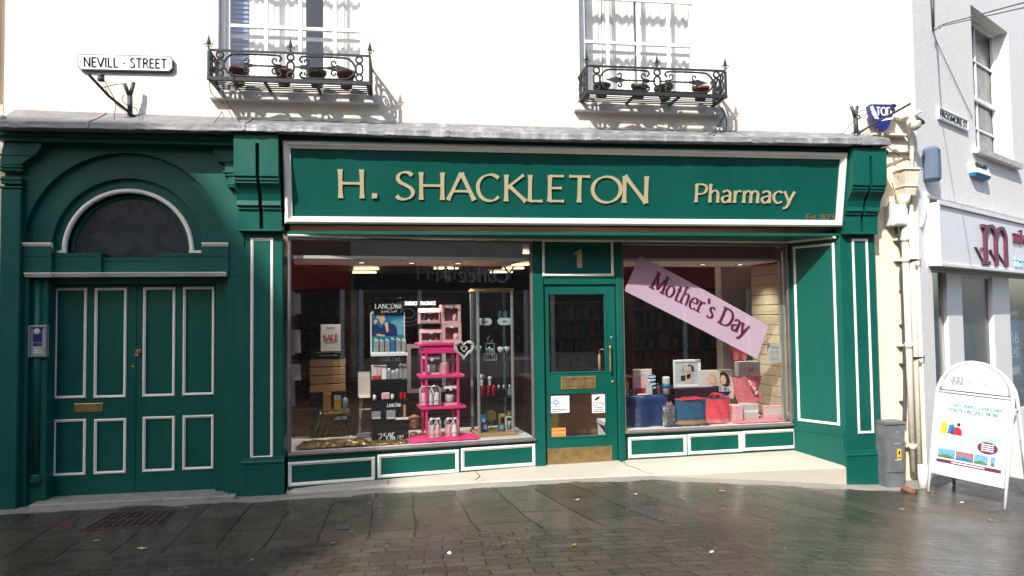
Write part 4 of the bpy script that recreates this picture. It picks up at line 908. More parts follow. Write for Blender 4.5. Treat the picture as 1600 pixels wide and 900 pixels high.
# ================================================================ BALCONY RAILINGS
def spiral(cx, cz, r0, turns, a0, s_, n=14, rmin=.25):
    return [(cx+s_*r0*(1-(1-rmin)*i/n)*math.cos(a0+turns*2*math.pi*i/n), cz+r0*(1-(1-rmin)*i/n)*math.sin(a0+turns*2*math.pi*i/n)) for i in range(n+1)]
def finial(x, y, z, s=1.0):
    mb = MB(); mb.lathe([(.011*s, 0), (.009*s, .03*s), (.006*s, .05*s), (.02*s, .062*s), (.024*s, .075*s), (.006*s, .15*s), (.001, .175*s)], (x, y, z), 6, 'z', (1, .45))
    for t in (-1, 1):
        mb.tube([(x+t*.004, y, z+.02)]+[(a, y, b) for a, b in spiral(x+t*.036*s, z+.052*s, .022*s, -.95, -1.9, t, 10)], .005*s, 5)
    return mb
def balcony(x0, x1, zb, zt, yf, yb, label):
    t = thing('balcony_railing', label, 'railing', ((x0+x1)/2, 0, zb), 'iron window guards')
    xm = (x0+x1)/2; h = zt-zb; I = M['iron']; r = .0105
    mb = MB(); mb.box(x0, x1, yf-.010, yf+.010, zt-.010, zt+.008); mb.box(x0-.008, x0+.008, yf+.012, yb, zt-.008, zt+.006); mb.box(x1-.008, x1+.008, yf+.012, yb, zt-.008, zt+.006); mb.build('top_rail', I, t)
    mb = MB(); mb.box(x0-.012, x1+.012, yf-.012, yf+.012, zb-.018, zb+.018); mb.box(x0-.01, x0+.01, yf+.014, yb, zb-.012, zb+.012); mb.box(x1-.01, x1+.01, yf+.014, yb, zb-.012, zb+.012); mb.build('bottom_rail', I, t)
    mb = MB()
    for i in range(1, 6): y = yf+(yb-yf)*i/6; mb.box(x0+.012, x1-.012, y-.005, y+.005, zb-.006, zb+.004)
    for u in (.0, .335, .665, 1.0): x = x0+.02+(x1-x0-.04)*u; mb.box(x-.014, x+.014, yf+.013, yb, zb-.022, zb-.007)
    mb.build('tray', I, t)
    for x in (x0, x1):
        mb = MB(); mb.box(x-.010, x+.010, yf-.011, yf+.011, zb+.018, zt-.01); mb.build('post', I, t)
    for x in (x0, xm, x1): finial(x, yf, zt+.006, .8).build('finial', I, t)
    # front scrollwork
    def stack(mb, x, y, ax='x'):
        def P(pts): return [(a, y, b) if ax == 'x' else (x, y+(a-x), b) for a, b in pts]
        w = .031; zc = (zb+zt)/2
        for zz in (zb+.018+w+.002, zt-.01-w-.002): mb.tube(P([(x+w*math.cos(k*math.pi/6), zz+w*math.sin(k*math.pi/6)) for k in range(12)]), r, 5, True)
        hh = (h-.03)/2-2*w-.008
        pts = [(x+w*math.cos(a), zc+(hh-w)+w*math.sin(a)) for a in [math.pi*k/8 for k in range(9)]]+[(x-w*math.cos(a), zc-(hh-w)-w*math.sin(a)) for a in [math.pi*k/8 for k in range(9)]]
        mb.tube(P(pts), r, 5, True)
    mb = MB(); stack(mb, xm, yf); stack(mb, x0+.10, yf); stack(mb, x1-.10, yf)
    zc = (zb+zt)/2
    for s_ in (-1, 1):
        a = xm+s_*.085; b = (x0 if s_ < 0 else x1)-s_*.135; L_ = abs(b-a); R_ = h/2-.03
        # long loop: open near the centre with C scrolls, round at the far end
        top = [(a+s_*.02, zc+.045), (a+s_*.0, zc+.07), (a+s_*.005, zc+R_*.8), (a+s_*.05, zc+R_), (a+s_*(L_-R_*1.2), zc+R_), (b-s_*R_*.5, zc+R_*.82), (b-s_*.01, zc+R_*.35), (b, zc), (b-s_*.01, zc-R_*.35), (b-s_*R_*.5, zc-R_*.82), (a+s_*(L_-R_*1.2), zc-R_), (a+s_*.05, zc-R_), (a+s_*.005, zc-R_*.8), (a, zc-.07), (a+s_*.02, zc-.045)]
        mb.tube([(p, yf, q) for p, q in crom(top, 3)], r, 5)
        mb.tube([(xm+s_*.03, yf, zc), (b-s_*.22, yf, zc)], r*.85, 5)
        for v in (-1, 1):
            mb.tube([(p, yf, q) for p, q in [(a-s_*.0, zc+v*.01)]+spiral(a+s_*.055, zc+v*.052, .036, v*.85, -v*1.5, s_, 12)], r*.8, 5)
            mb.tube([(p, yf, q) for p, q in [(b-s_*.26, zc+v*.004)]+spiral(b-s_*.20, zc+v*.05, .034, -v*.9, v*3.6 if False else -v*1.2, s_, 12)], r*.8, 5)
        x_ = b-s_*.13; mb.add([(x_+s_*.075, yf, zc), (x_-s_*.045, yf-.006, zc+.034), (x_-s_*.045, yf-.006, zc-.034), (x_-s_*.045, yf+.006, zc+.034), (x_-s_*.045, yf+.006, zc-.034), (x_-s_*.10, yf, zc)], [(0, 1, 2), (0, 4, 3), (0, 3, 1), (0, 2, 4), (5, 2, 1), (5, 3, 4), (5, 1, 3), (5, 4, 2)])
    mb.build('front_scrollwork', I, t)
    for x, lab in ((x0, None), (x1, None)):
        mb = MB(); w = (yb-yf)
        stack(mb, x, yf+w*.25, 'y')
        loop = [(yf+w*.5+.07*math.cos(k*math.pi/7), zc+(h/2-.03)*math.sin(k*math.pi/7)) for k in range(14)]
        mb.tube([(x, p, q) for p, q in loop], r, 5, True); stack(mb, x, yf+w*.78, 'y')
        mb.tube([(x, p, q) for p, q in spiral(yf+w*.5, zc, .04, 1.2, 0, 1, 12)], r*.8, 5)
        mb.build('end_scrollwork', I, t)
    return t
YF = -.26
fB = Fr((0, YF, 0))
def bal(rx0, ry0, rx1, ry1, b0, b1, label):
    a = fB.p(rx0, ry0); b = fB.p(rx1, ry1); c = fB.p(b0[0], b0[1]); d = fB.p(b1[0], b1[1])
    x0, x1 = (a[0]+c[0])/2, (b[0]+d[0])/2; zt_ = (a[1]+b[1])/2; zb_ = (c[1]+d[1])/2
    balcony(x0, x1, zb_, zt_, YF, .095, label); return x0, x1, zb_, zt_
bl = bal(327, 77, 578, 88, (325, 121), (578, 131.5), 'black wrought iron balcony guard under the left upstairs window')
br = bal(918, 102.5, 1133.5, 111, (916, 143.5), (1134, 151), 'black wrought iron balcony guard under the right upstairs window')
def pot(x, y, z, r, h, m, label, tilt=0):
    mb = MB(); mb.lathe([(r*.62, 0), (r*.93, h*.78), (r*1.05, h*.78), (r*1.08, h), (r*.95, h), (r*.88, h*.85), (r*.3, h*.8), (.001, h*.8)], (0, 0, 0), 14)
    o = mb.build('plant_pot', M[m], None, label=label, cat='plant pot', group='pots standing in the iron window guards'); o.location = (x, y, z); o.rotation_euler = (R(tilt), R(tilt*.4), 0); return o
yc = -.09
names = ['first', 'second', 'third', 'fourth']
for i, (u, m) in enumerate([(.155, 'terra'), (.44, 'terra'), (.65, 'mossy'), (.84, 'terra')]):
    pot(bl[0]+(bl[1]-bl[0])*u, yc, bl[2]+.005, .085, .155, m, ['terracotta pot nearest the left end of the left balcony', 'terracotta pot just left of the middle finial on the left balcony', 'dark mossy pot in the left balcony, third from the left', 'terracotta pot near the right end of the left balcony'][i], (-6, 5, 0, -4)[i])
for i, (u, m) in enumerate([(.13, 'mossy'), (.40, 'mossy'), (.60, 'mossy'), (.86, 'terra')]):
    pot(br[0]+(br[1]-br[0])*u, yc, br[2]+.005, .085, .14, m, ['mossy green pot at the left end of the right balcony', 'mossy pot left of the middle finial on the right balcony', 'mossy pot right of the middle finial on the right balcony', 'reddish terracotta pot at the right end of the right balcony'][i], (8, 10, -9, 4)[i])
def wires(name, label, pts_list, r=.004, m='cable', cat='cable', group=None):
    mb = MB()
    for pts in pts_list: mb.tube(crom([tuple(p) for p in pts], 5) if len(pts) > 2 else pts, r, 5)
    return mb.build(name, M[m], None, label=label, cat=cat, group=group)
wires('loose_wire', 'thin dark wires dangling from the left balcony to the lead cornice', [[atY(327, 122, -.28), atY(329, 142, -.2), atY(337, 152, -.1), atY(348, 160, .09), atY(346, 176, .085), atY(334, 192, -.27)], [atY(348, 122, -.25), atY(350, 150, -.05), atY(362, 170, .09), atY(372, 188, -.2)], [atY(363, 112, -.3), atY(349, 130, -.3), atY(343, 145, -.12)]], .0035)
wires('loose_wire', 'coiled black cable hanging under the right balcony', [[atY(1112, 158, -.1), atY(1128, 170, .0), atY(1131, 182, .08), atY(1122, 196, .05), atY(1114, 208, -.27)], [atY(1128, 168, .0), atY(1135, 188, .03), atY(1133, 204, .0), atY(1124, 203, -.1), atY(1128, 192, .06)], [atY(1124, 196, .07), atY(1117, 198, .02), atY(1116, 206, -.2), atY(1106, 209, -.2)]], .006)

# ================================================================ SIGNS AND BRACKETS ON THE WALL
W0 = Fr((0, .10, 0))
a, b, c, d = W0.p(124, 87), W0.p(272, 90), W0.p(124, 111), W0.p(272, 114.5)
Lx = b[0]-a[0]; ang = math.atan2(((b[1]+d[1])-(a[1]+c[1]))/2, Lx); hs = ((a[1]-c[1])+(b[1]-d[1]))/2
NSf = Fr(W0.w(c[0], 0, c[1])); NSf.x = Vector((math.cos(ang), 0, math.sin(ang))); NSf.z = Vector((-math.sin(ang), 0, math.cos(ang))); NSf.m = Matrix(((NSf.x.x, 0, NSf.z.x, NSf.o.x), (0, 1, 0, NSf.o.y), (NSf.x.z, 0, NSf.z.z, NSf.o.z), (0, 0, 0, 1)))
def oct_(w, h, ch, ins=0): return [(ins+ch, ins), (w-ins-ch, ins), (w-ins, ins+ch), (w-ins, h-ins-ch), (w-ins-ch, h-ins), (ins+ch, h-ins), (ins, h-ins-ch), (ins, ins+ch)]
sg = thing('street_name_sign', 'white street name plate with black letters left of the left balcony', 'street sign', tuple(NSf.w(Lx/2, 0, 0)))
mb = MB(NSf); mb.prism(oct_(Lx, hs, .03), -.035, -.008); mb.build('rim', M['cable'], sg)
mb = MB(NSf); mb.prism(oct_(Lx, hs, .028, .008), -.040, -.0355); mb.build('plate', M['paper'], sg)
mb = MB(NSf); text(mb, 'NEVILL · STREET', .055, hs*.20, hs*.60, -.045, -.040, 'sans', fit=Lx-.11, tr=.12, k=4)
for x in (.025, Lx-.025): mb.lathe([(.001, -.044), (.006, -.043), (.006, -.04)], (x, 0, hs*.5), 8, 'y')
mb.build('lettering', M['blackt'], sg)
# telephone wire bracket at the left
t = thing('wire_bracket', 'rusty iron wire bracket with forked post below the left street sign', 'bracket', tuple(atY(205, 178, .0)), 'old wire brackets on the cornice')
mb = MB(); mb.tube([atY(137, 114, -.30), atY(141, 119, -.28), atY(170, 150, -.16), atY(205, 178, -.02), atY(214, 186, .02)], .014, 6); mb.build('strut', M['iron'], t)
mb = MB(); mb.tube([atY(203, 180, .0), atY(203, 150, .0)], .024, 8); mb.tube([atY(203, 152, .0), atY(198, 140, -.03), atY(194, 130, -.05)], .018, 8); mb.tube([atY(203, 152, .0), atY(206, 140, .0), atY(209, 129, .01)], .018, 8); mb.build('forked_post', M['cable'], t)
p_ = atY(158, 122, -.24); mb = MB(); mb.lathe([(.001, -.03), (.028, -.028), (.03, .0), (.022, .012), (.03, .02), (.028, .035), (.001, .04)], p_, 10); mb.build('insulator', M['cable'], t)
wires('loose_wire', 'thin wires looping round the forked bracket under the left street sign', [[atY(150, 128, -.26), atY(155, 136, -.2), atY(165, 136, -.2), atY(180, 132, -.1), atY(193, 131, -.05)], [atY(162, 124, -.24), atY(172, 142, -.15), atY(180, 160, -.1), atY(178, 187, -.27)], [atY(194, 148, -.02), atY(191, 156, -.04), atY(200, 165, -.04), atY(213, 170, .0), atY(218, 186, -.2)], [atY(164, 134, -.2), atY(172, 152, .05), atY(186, 162, .05)]], .0035)
t = thing('wire_bracket', 'iron wire bracket with forked post in front of the blue cup-shaped sign', 'bracket', tuple(atY(1338, 207, -.1)), 'old wire brackets on the cornice')
mb = MB(); mb.tube([atY(1340, 209, -.22), atY(1371, 190, -.24), atY(1401, 174, -.26), atY(1417, 165, -.28), atY(1422, 162, -.28)], .012, 6); mb.build('strut', M['iron'], t)
mb = MB(); mb.tube([atY(1338, 208, -.1), atY(1336.5, 183, -.1)], .024, 8); mb.tube([atY(1336.5, 186, -.1), atY(1333, 174, -.12), atY(1329.5, 166, -.12)], .017, 8); mb.tube([atY(1336.5, 186, -.1), atY(1338, 176, -.1), atY(1339.5, 166, -.1)], .017, 8)
mb.tube([tuple(atY(1341, 183, -.12)+Vector((.02*math.cos(k*.785), 0, .02*math.sin(k*.785)))) for k in range(8)], .008, 5, True); mb.build('forked_post', M['cable'], t)
mb = MB(); c_ = atY(1396, 168, -.27); mb.tube([tuple(c_+Vector((.032*math.cos(k*.6+.3), 0, .032*math.sin(k*.6+.3)))) for k in range(9)], .011, 6); mb.build('hook', M['iron'], t)
wires('loose_wire', 'thin wires running down from the right forked bracket to the cornice', [[atY(1340, 176, -.12), atY(1352, 172, -.1), atY(1363, 174, -.05)], [atY(1342, 185, -.12), atY(1350, 182, -.1), atY(1357, 173, -.08)], [atY(1333, 190, -.12), atY(1322, 203, -.2), atY(1316, 210, -.27)], [atY(1364, 199, -.2), atY(1354, 207, -.25), atY(1348, 211, -.27)]], .003)
# blue cup-shaped hanging sign
f = Fr((0, -.02, 0)); pts = [(1355.5, 166), (1358, 164), (1393, 164.5), (1396, 167), (1392, 184), (1387.5, 196), (1384, 202), (1380, 205), (1374, 204.5), (1368, 198), (1361.5, 187), (1357, 175)]
q = [f.p(*p) for p in pts][::-1]; t = thing('hanging_sign', 'small blue and white cup-shaped sign above the right end of the cornice', 'sign', tuple(f.w(*[q[4][0], 0, q[4][1]])))
mb = MB(f); mb.prism(q, -.03, .03); mb.build('sign_body', M['blue'], t)
mb = MB(f)
for poly in ([(1356.5, 168), (1361, 166), (1370.5, 187), (1364.5, 187), (1359, 178)], [(1372, 187), (1392, 184.5), (1391, 187.5), (1372.5, 190.5)], [(1390.5, 186.5), (1393.5, 175), (1395, 175), (1392.5, 186.5)]): mb.prism([f.p(*p) for p in poly][::-1], -.032, -.03)
a = f.p(1366.5, 181); b = f.p(1390, 181); c = f.p(1375, 169); text(mb, 'TOD', a[0], a[1], c[1]-a[1], -.0345, -.0305, 'bold', fit=b[0]-a[0], tr=.1, k=4); mb.build('lettering', M['paper'], t)
mb = MB(); mb.tube([atY(1379, 204, -.02), atY(1379, 214, -.02)], .010, 6); mb.build('stem', M['pipe'], t)

# ================================================================ SERVICES ON THE RIGHT-HAND STRIP
SF = Fr((0, .15, 0)); YS = .04
f = Fr((0, -.02, 0)); t = thing('downpipe', 'cream painted cast iron downpipe under a rust stained hopper head', 'drainpipe', tuple(atY(1426, 745, 0)))
xp, zt_ = f.p(1423.5, 318); x2, zb_ = f.p(1430, 740)
xp = (f.p(1423.5, 330)[0]+f.p(1427, 600)[0])/2
mb = MB(); mb.tube([(xp, .06, zb_), (xp, .06, zt_)], .035, 12)
for py in (372, 405, 540, 700): z = f.p(1424, py)[1]; mb.lathe([(.042, -.03), (.042, .03)], (xp, .06, z), 12); mb.box(xp-.09, xp+.09, .09, .149, z-.012, z+.012)
mb.build('pipe', M['pipe'], t)
x0, x1, z0, z1 = f.r(1412, 264, 1436, 304); mb = MB(); d0 = -.04
mb.add([(x0+.03, d0+.04, z0), (x1-.03, d0+.04, z0), (x1-.03, .14, z0), (x0+.03, .14, z0), (x0, d0, z1), (x1, d0, z1), (x1, .14, z1), (x0, .14, z1)], [(0, 3, 2, 1), (4, 5, 6, 7), (0, 1, 5, 4), (1, 2, 6, 5), (2, 3, 7, 6), (3, 0, 4, 7)])
mb.cbox(x0-.012, x1+.012, d0-.012, .14, z1-.012, z1+.012, .004); mb.cbox(x0+.01, x1-.01, d0+.016, .14, z0+.09, z0+.112, .004)
mb.tube([(xp, .06, z0-.12), (xp, .06, z0)], .05, 12, taper=[1, 1.5]); mb.build('hopper_head', M['rust'], t)
t = thing('downpipe', 'slim cream downpipe squeezed between the hopper pipe and the grey building', 'drainpipe', tuple(atY(1438, 745, .05)))
mb = MB(); xq = f.p(1434.5, 400)[0]+.02; mb.tube([(xq, .10, -.10), (xq, .10, 1.5), (xq+.0, .10, f.p(1434, 318)[1])], .03, 10); mb.build('pipe', M['pipe'], t)
mb = MB(); mb.tube([(xq, .10, f.p(1434, 318)[1]), (xq+.01, .05, f.p(1434, 230)[1]), (xq-.02, .03, f.p(1428, 196)[1])], .024, 8); mb.build('upper_bend', M['pipe'], t)
for py, s_ in ((405, 1), (560, 1)):
    z = f.p(1434, py)[1]; mb = MB(); mb.box(xq-.045, xq+.045, .062, .149, z-.01, z+.01); mb.tube([(xq+.04, .08, z), (xq+.10, .10, z), (xq+.15, .16, z+.01)], .006, 5); mb.build('pipe_clip', M['iron'], t)
# white meter box, cables
f = Fr((0, -.0, 0)); x0, x1, z0, z1 = f.r(1395, 319, 1418, 352.5)
t = thing('junction_box', 'white electrical junction box beside the hopper downpipe', 'electrical box', ((x0+x1)/2, .1, z0))
mb = MB(); mb.cbox(x0, x1, .0, .149, z0, z1, .012); mb.build('box', M['wplast'], t); mb = MB(); mb.cbox(x0+.02, x1-.02, -.008, -.0005, z0+.02, z1-.02, .004); mb.build('lid', M['wplast'], t)
wires('cable', 'two grey armoured cables running from the white box down to the steel pillar', [[atY(1399, 353, .09), atY(1403, 372, .1), atY(1409, 392, .1), atY(1411, 420, .1), atY(1410, 450, .1), atY(1412, 520, .1), atY(1414, 600, .1), atY(1413, 660, .06)], [atY(1408, 353, .09), atY(1413, 375, .1), atY(1413, 395, .1), atY(1408, 425, .1), atY(1409, 455, .11)]], .019)
for i, py in enumerate((455, 508, 569, 628)):
    mb = MB(); p_ = atY(1412, py, .1); mb.cbox(p_.x-.024, p_.x+.024, .082, .149, p_.z-.01, p_.z+.01, .004); shell('cable_clip', ['uppermost cable clip on the cream strip by the downpipe', 'second cable clip down the grey armoured cable', 'third cable clip down the grey armoured cable', 'lowest cable clip, just above the steel pillar'][i], M['cable'], mb, 'cable clip', 'clips holding the armoured cable')
wires('loose_wire', 'rusty wire spray at the top of the hopper head', [[atY(1387, 230, .0), atY(1405, 243, .05), atY(1422, 251, .0)], [atY(1397, 258, .02), atY(1404, 254, .03), atY(1414, 248, .05), atY(1424, 250, .0)], [atY(1392, 316, .05), atY(1388, 318, .05), atY(1391, 322, .05)], [atY(1400, 312, .05), atY(1398, 300, .08), atY(1394, 285, .1)]], .005)
# cream bell-shaped light bracket near the corner
t = thing('floodlight_bracket', 'cream painted floodlight and arm at the corner below the wall top', 'light fitting', tuple(atY(1425, 200, .0)))
mb = MB(); mb.tube([atY(1396, 182, .08), atY(1410, 184, .02), atY(1424, 184, -.1), atY(1438, 173, -.2)], .02, 8); mb.cbox(*sorted((atY(1411, 180, -.03).x, atY(1425, 180, -.03).x)), -.1, .08, atY(1415, 187, 0).z, atY(1415, 178, 0).z, .01); mb.build('arm', M['pipe'], t)
mb = MB(); c_ = atY(1428, 190, -.1); mb.lathe([(.02, -.10), (.075, -.06), (.08, .0), (.05, .05), (.02, .07)], c_, 12, 'z', (1, .8)); mb.build('lamp_head', M['pipe'], t)
mb = MB(); mb.tube([atY(1432, 184, -.16), atY(1441, 190, -.12), atY(1442, 192, -.05)], .022, 7); mb.build('knuckle', M['cable'], t)
# small ledge
mb = MB(); f = Fr((0, .05, 0)); x0, x1, z0, z1 = f.r(1362, 209, 1416, 212.5); mb.cbox(x0, x1, .02, .149, z0, z1, .004); shell('wall_ledge', 'short cream ledge just past the end of the lead cornice', M['pipe'], mb, 'ledge')
# slim conduit up the edge of the cream wall
wires('conduit', 'thin cream conduit running up the right edge of the cream wall', [[atY(1421.5, 163, .09), atY(1419, 140, .09), atY(1416.5, 90, .09), atY(1413.5, 38, .09), atY(1411, -20, .09)]], .007, 'pipe', 'pipe')
# steel service pillar leaning at the foot of the wall
base = [atY(x, y, -.14) for x, y in ((1384, 767), (1415, 769))]; top = [atY(x, y, -.10) for x, y in ((1376.5, 659), (1412, 661))]
t = thing('service_pillar', 'leaning galvanised steel service pillar at the foot of the cream strip', 'electrical cabinet', tuple((base[0]+base[1])/2))
zb_ = -.18; mb = MB(); x0b, x1b, x0t, x1t = base[0].x, base[1].x, top[0].x, top[1].x; zt_ = top[0].z
def lx(a, z): u = (z-zb_)/(zt_-zb_); return (x0b+(x0t-x0b)*u) if a == 0 else (x1b+(x1t-x1b)*u)
def slab_(mb, a0, a1, y0, y1, z0, z1):
    def X(a, z): return lx(0, z)+(lx(1, z)-lx(0, z))*a
    mb.add([(X(a0, z0), y0, z0), (X(a1, z0), y0, z0), (X(a1, z0), y1, z0), (X(a0, z0), y1, z0), (X(a0, z1), y0, z1), (X(a1, z1), y0, z1), (X(a1, z1), y1, z1), (X(a0, z1), y1, z1)], [(0, 3, 2, 1), (4, 5, 6, 7), (0, 1, 5, 4), (1, 2, 6, 5), (2, 3, 7, 6), (3, 0, 4, 7)])
slab_(mb, .1, 1, -.12, .04, zb_, zt_-.03); slab_(mb, .08, 1.02, -.135, .05, zt_-.029, zt_); mb.build('cabinet', M['galv'], t)
mb = MB(); slab_(mb, .16, .97, -.130, -.1205, zb_+.22, zt_-.05); mb.build('door', M['galv'], t)
mb = MB(); slab_(mb, .50, .78, -.134, -.1305, zt_-.24, zt_-.225); slab_(mb, .50, .78, -.134, -.1305, zb_+.34, zb_+.355); slab_(mb, .6, .66, -.134, -.1305, zt_-.12, zt_-.10); mb.build('hinge', M['silver'], t)
mb = MB(); slab_(mb, .62, .80, -.1335, -.1305, zt_-.40, zt_-.29); mb.c = 1; slab_(mb, .67, .75, -.1345, -.134, zt_-.35, zt_-.31); slab_(mb, .64, .78, -.1345, -.134, zt_-.385, zt_-.375); mb.build('warning_label', [M['yellow'], M['blackt']], t)
mb = MB(); p_ = atZ(1423, 770, -.12); mb.tube([p_+Vector((-.04, .08, .04)), p_+Vector((.04, -.02, .0))], .032, 10); shell('drain_shoe', 'broken terracotta drain shoe lying at the foot of the downpipe', M['terra'], mb, 'drain pipe')
mb = MB(); p_ = atZ(1443, 762, -.13); mb.tube([p_+Vector((0, 0, -.04)), p_+Vector((0, 0, .24))], .05, 10); shell('drain_stub', 'grey clay pipe stub against the foot of the grey wall', M['stone'], mb, 'drain pipe')

# ================================================================ GREY NEIGHBOUR, turned back from the street
CX, CY = 5.672, .145
AD = Fr((CX, CY), (CX+.857, CY+.515))
NB = thing('neighbour_building', 'grey pebbledashed building running back on the right with a white shopfront', 'building', (CX+1, CY+.6, -.14))
uw = (AD.p(1519.5, 100)[0], AD.p(1578, 120)[0]); zw1 = AD.p(1545, 28)[1]; zw0 = AD.p(1553, 243)[1]
zf0, zf1 = AD.p(1530, 422)[1], AD.p(1530, 328)[1]
uf0 = AD.p(1455, 400)[0]
mb = MB(AD); wall_holes(mb, 0, 9, zf1+.02, 9.2, [(uw[0], uw[1], zw0, zw1)], 0, .35); mb.build('wall', M['grey'], NB)
mb = MB(AD); mb.box(0, uf0+.01, 0, .35, -.4, zf1+.0195); mb.box(0, 9, 2.6, 2.7, -.4, 9); mb.build('pier', M['grey'], NB)
mb = MB(AD); mb.box(0, 9, .35, 8, 9.2, 9.4); mb.box(8.9, 9, .35, 8, -.4, 9.2); mb.build('roof', M['roofs'], NB)
# ragged line where the old fascia was cut
mb = MB(AD); rnd = random.Random(5); n = 60
P = []
for i in range(n+1):
    u = uf0-.12+i*.09; P += [(u, -.006, zf1+.05+.012*math.sin(i*.9)+rnd.uniform(-.012, .012)), (u, -.012, zf1+.025), (u, -.004, zf1+.0)]
mb.add(P, [[i*3+j, (i+1)*3+j, (i+1)*3+j+1, i*3+j+1] for i in range(n) for j in range(2)]); mb.build('ragged_render_edge', M['stone'], NB)
# shop sign box
FD = -.13; AF = Fr(tuple(AD.w(0, FD, 0)), tuple((AD.w(0, FD, 0)+AD.x)[:2])); AF.o = AD.w(0, FD, 0); AF.m = AD.m.copy(); AF.m.translation = AF.o
s0 = AF.p(1468, 370)[0]; zt0_, zb0_ = AF.p(1530, 331)[1], AF.p(1530, 420.5)[1]
mb = MB(AF); mb.cbox(s0, 9, .012, .129, zb0_, zt0_, .004); mb.cbox(s0-.004, 9, -.012, .012, zb0_-.006, zb0_+.035, .004); mb.cbox(s0-.004, 9, -.012, .012, zt0_-.028, zt0_+.02, .004); mb.cbox(s0-.006, s0+.03, -.010, .012, zb0_+.036, zt0_-.029, .003)
fs = mb.build('shop_sign', M['wplast'], NB)
mb = MB(AF); a = AF.p(1536, 413); b = AF.p(1576, 415); c = AF.p(1540, 350.5)
mb.v_ = 0; text(mb, 'm', a[0], a[1], (c[1]-a[1])/.66*.98, -.02, .011, 'mserif', fit=b[0]-a[0], k=8)
a2 = AF.p(1526, 386); 
for (p, q_) in (((1524, 386), (1536, 409)), ((1546, 391), (1558, 412)), ((1558, 395), (1569, 412))):
    A_, B_ = AF.p(*p), AF.p(*q_); mb.prism([(A_[0]-.012, A_[1]), (A_[0]+.018, A_[1]), (B_[0]+.018, B_[1]), (B_[0]-.012, B_[1])], -.012, .011)
for (cx_, cy_) in ((1535, 390), (1549, 393)):
    A_ = AF.p(cx_, cy_); mb.tube([(A_[0]-.04+.05*math.cos(t_*.4), -.004, A_[1]-.02+.04*math.sin(t_*.4)) for t_ in range(8)], .008, 5)
mb.build('logo_lettering', M['plum2'], fs)
mb = MB(AF); a = AF.p(1584, 379); h_ = AF.p(1586, 361)[1]-a[1]; text(mb, 'miles morgan', a[0], a[1], h_/.85, -.012, .011, 'mserif', tr=.3, k=4); mb.build('name_lettering', M['plum2'], fs)
mb = MB(AF); a = AF.p(1586, 417); h_ = AF.p(1588, 395)[1]-a[1]; text(mb, 'travel', a[0], a[1], h_/1.25, -.012, .011, 'mserif', tr=.3, k=4); mb.build('trade_lettering', M['sky_b'], fs)
# upper sash window
mb = MB(AD); mb.box(uw[0], uw[1], .22, .24, zw0, zw1); 
x0, x1 = uw; zm = AD.p(1540, 145)[1]; m2 = MB(AD)
m2.ring(x0, x1, zw0, zw1, [(0, .34), (0, .16), (.04, .155), (.045, .34)]); nw = m2.build('sash_window', M['wwood'], NB)
m2 = MB(AD); cx_ = (x0+x1)/2; m2.box(x0+.045, x1-.045, .17, .21, zm-.03, zm+.03); 
for zz_ in ((zw0+zm)/2, (zm+zw1)/2): m2.box(x0+.045, x1-.045, .19, .215, zz_-.013, zz_+.013)
m2.box(cx_-.012, cx_+.012, .192, .213, zw0+.05, zm-.03); m2.box(cx_-.012, cx_+.012, .192, .213, zm+.03, zw1-.05); m2.box(x0+.045, x0+.09, .175, .215, zw0+.05, zw1-.05); m2.box(x1-.09, x1-.045, .175, .215, zw0+.05, zw1-.05); m2.build('glazing_bars', M['wwood'], nw)
mb.build('glass', M['dkglass'], nw)
m2 = MB(AD); m2.box(x0-.0, x0+.008, .0, .16, zw0, zw1); m2.box(x1-.008, x1, .0, .16, zw0, zw1); m2.box(x0+.008, x1-.008, .0, .16, zw1-.006, zw1); m2.build('reveal', M['wwood'], nw)
sx0 = AD.p(1519, 238)[0]; m2 = MB(AD); m2.xprism([(.2, zw0-.07), (-.08, zw0-.085), (-.09, zw0-.012), (.2, zw0+.004)], sx0, x1+.12); m2.build('window_sill', M['stone'], NB)
# shopfront joinery under the sign: white posts, glass and door panel
JF = Fr((0, 0, 0)); JD = .12; AJ = Fr((CX, CY), (CX+.857, CY+.515)); AJ.o = AD.w(0, JD, 0); AJ.m = AD.m.copy(); AJ.m.translation = AJ.o
zt1 = AJ.p(1530, 428)[1]
def up(px, py=520): return AJ.p(px, py)[0]
u_a, u_b, u_c, u_d, u_e, u_f, u_g = up(1459), up(1478, 480), up(1503), up(1551), up(1577), up(1600), up(1640)
u_g = u_f+.55
mb = MB(AJ); zlow = .30
mb.box(u_a-.10, 9, .0, .06, zt1-.02, zb0_+.25); 
for a, b in ((u_b, u_c), (u_d, u_e), (u_g, u_g+.12), (u_g+1.5, u_g+1.62)): mb.cbox(a, b, -.02, .06, -.3, zt1-.02, .006)
mb.box(u_a-.02, 9, .012, .06, -.3, zlow); mb.box(u_c, u_d, .006, .05, -.3, .62)
sfj = mb.build('shopfront', M['wwood'], NB)
mb = MB(AJ); mb.ring(u_c, u_d, .62, zt1-.02, [(0, .05), (0, .0), (.012, -.004), (.035, -.004), (.04, .05)]); mb.build('door_frame', M['wwood'], sfj)
mb = MB(AJ); mb.box(u_c+.03, u_d-.03, .03, .04, .60, zt1-.05); mb.build('grey_pane', M['greyglass'], sfj)
mb = MB(AJ); mb.box(u_a-.08, u_b, .03, .038, zlow, zt1-.02); mb.build('glass', M['glass'], sfj)
mb = MB(AJ); mb.box(u_e, u_g, .03, .038, zlow, zt1-.02); mb.build('glass', M['glass'], sfj)
mb = MB(AJ); mb.box(u_a-.1, u_b+.01, .6, .62, zlow, zt1); mb.box(u_a-.1, 9, 1.3, 1.35, -.2, zt1+.3); mb.box(u_a-.12, 9, .06, 1.35, zt1+.1, zt1+.14); mb.build('inside_wall', M['grey1'], NB)
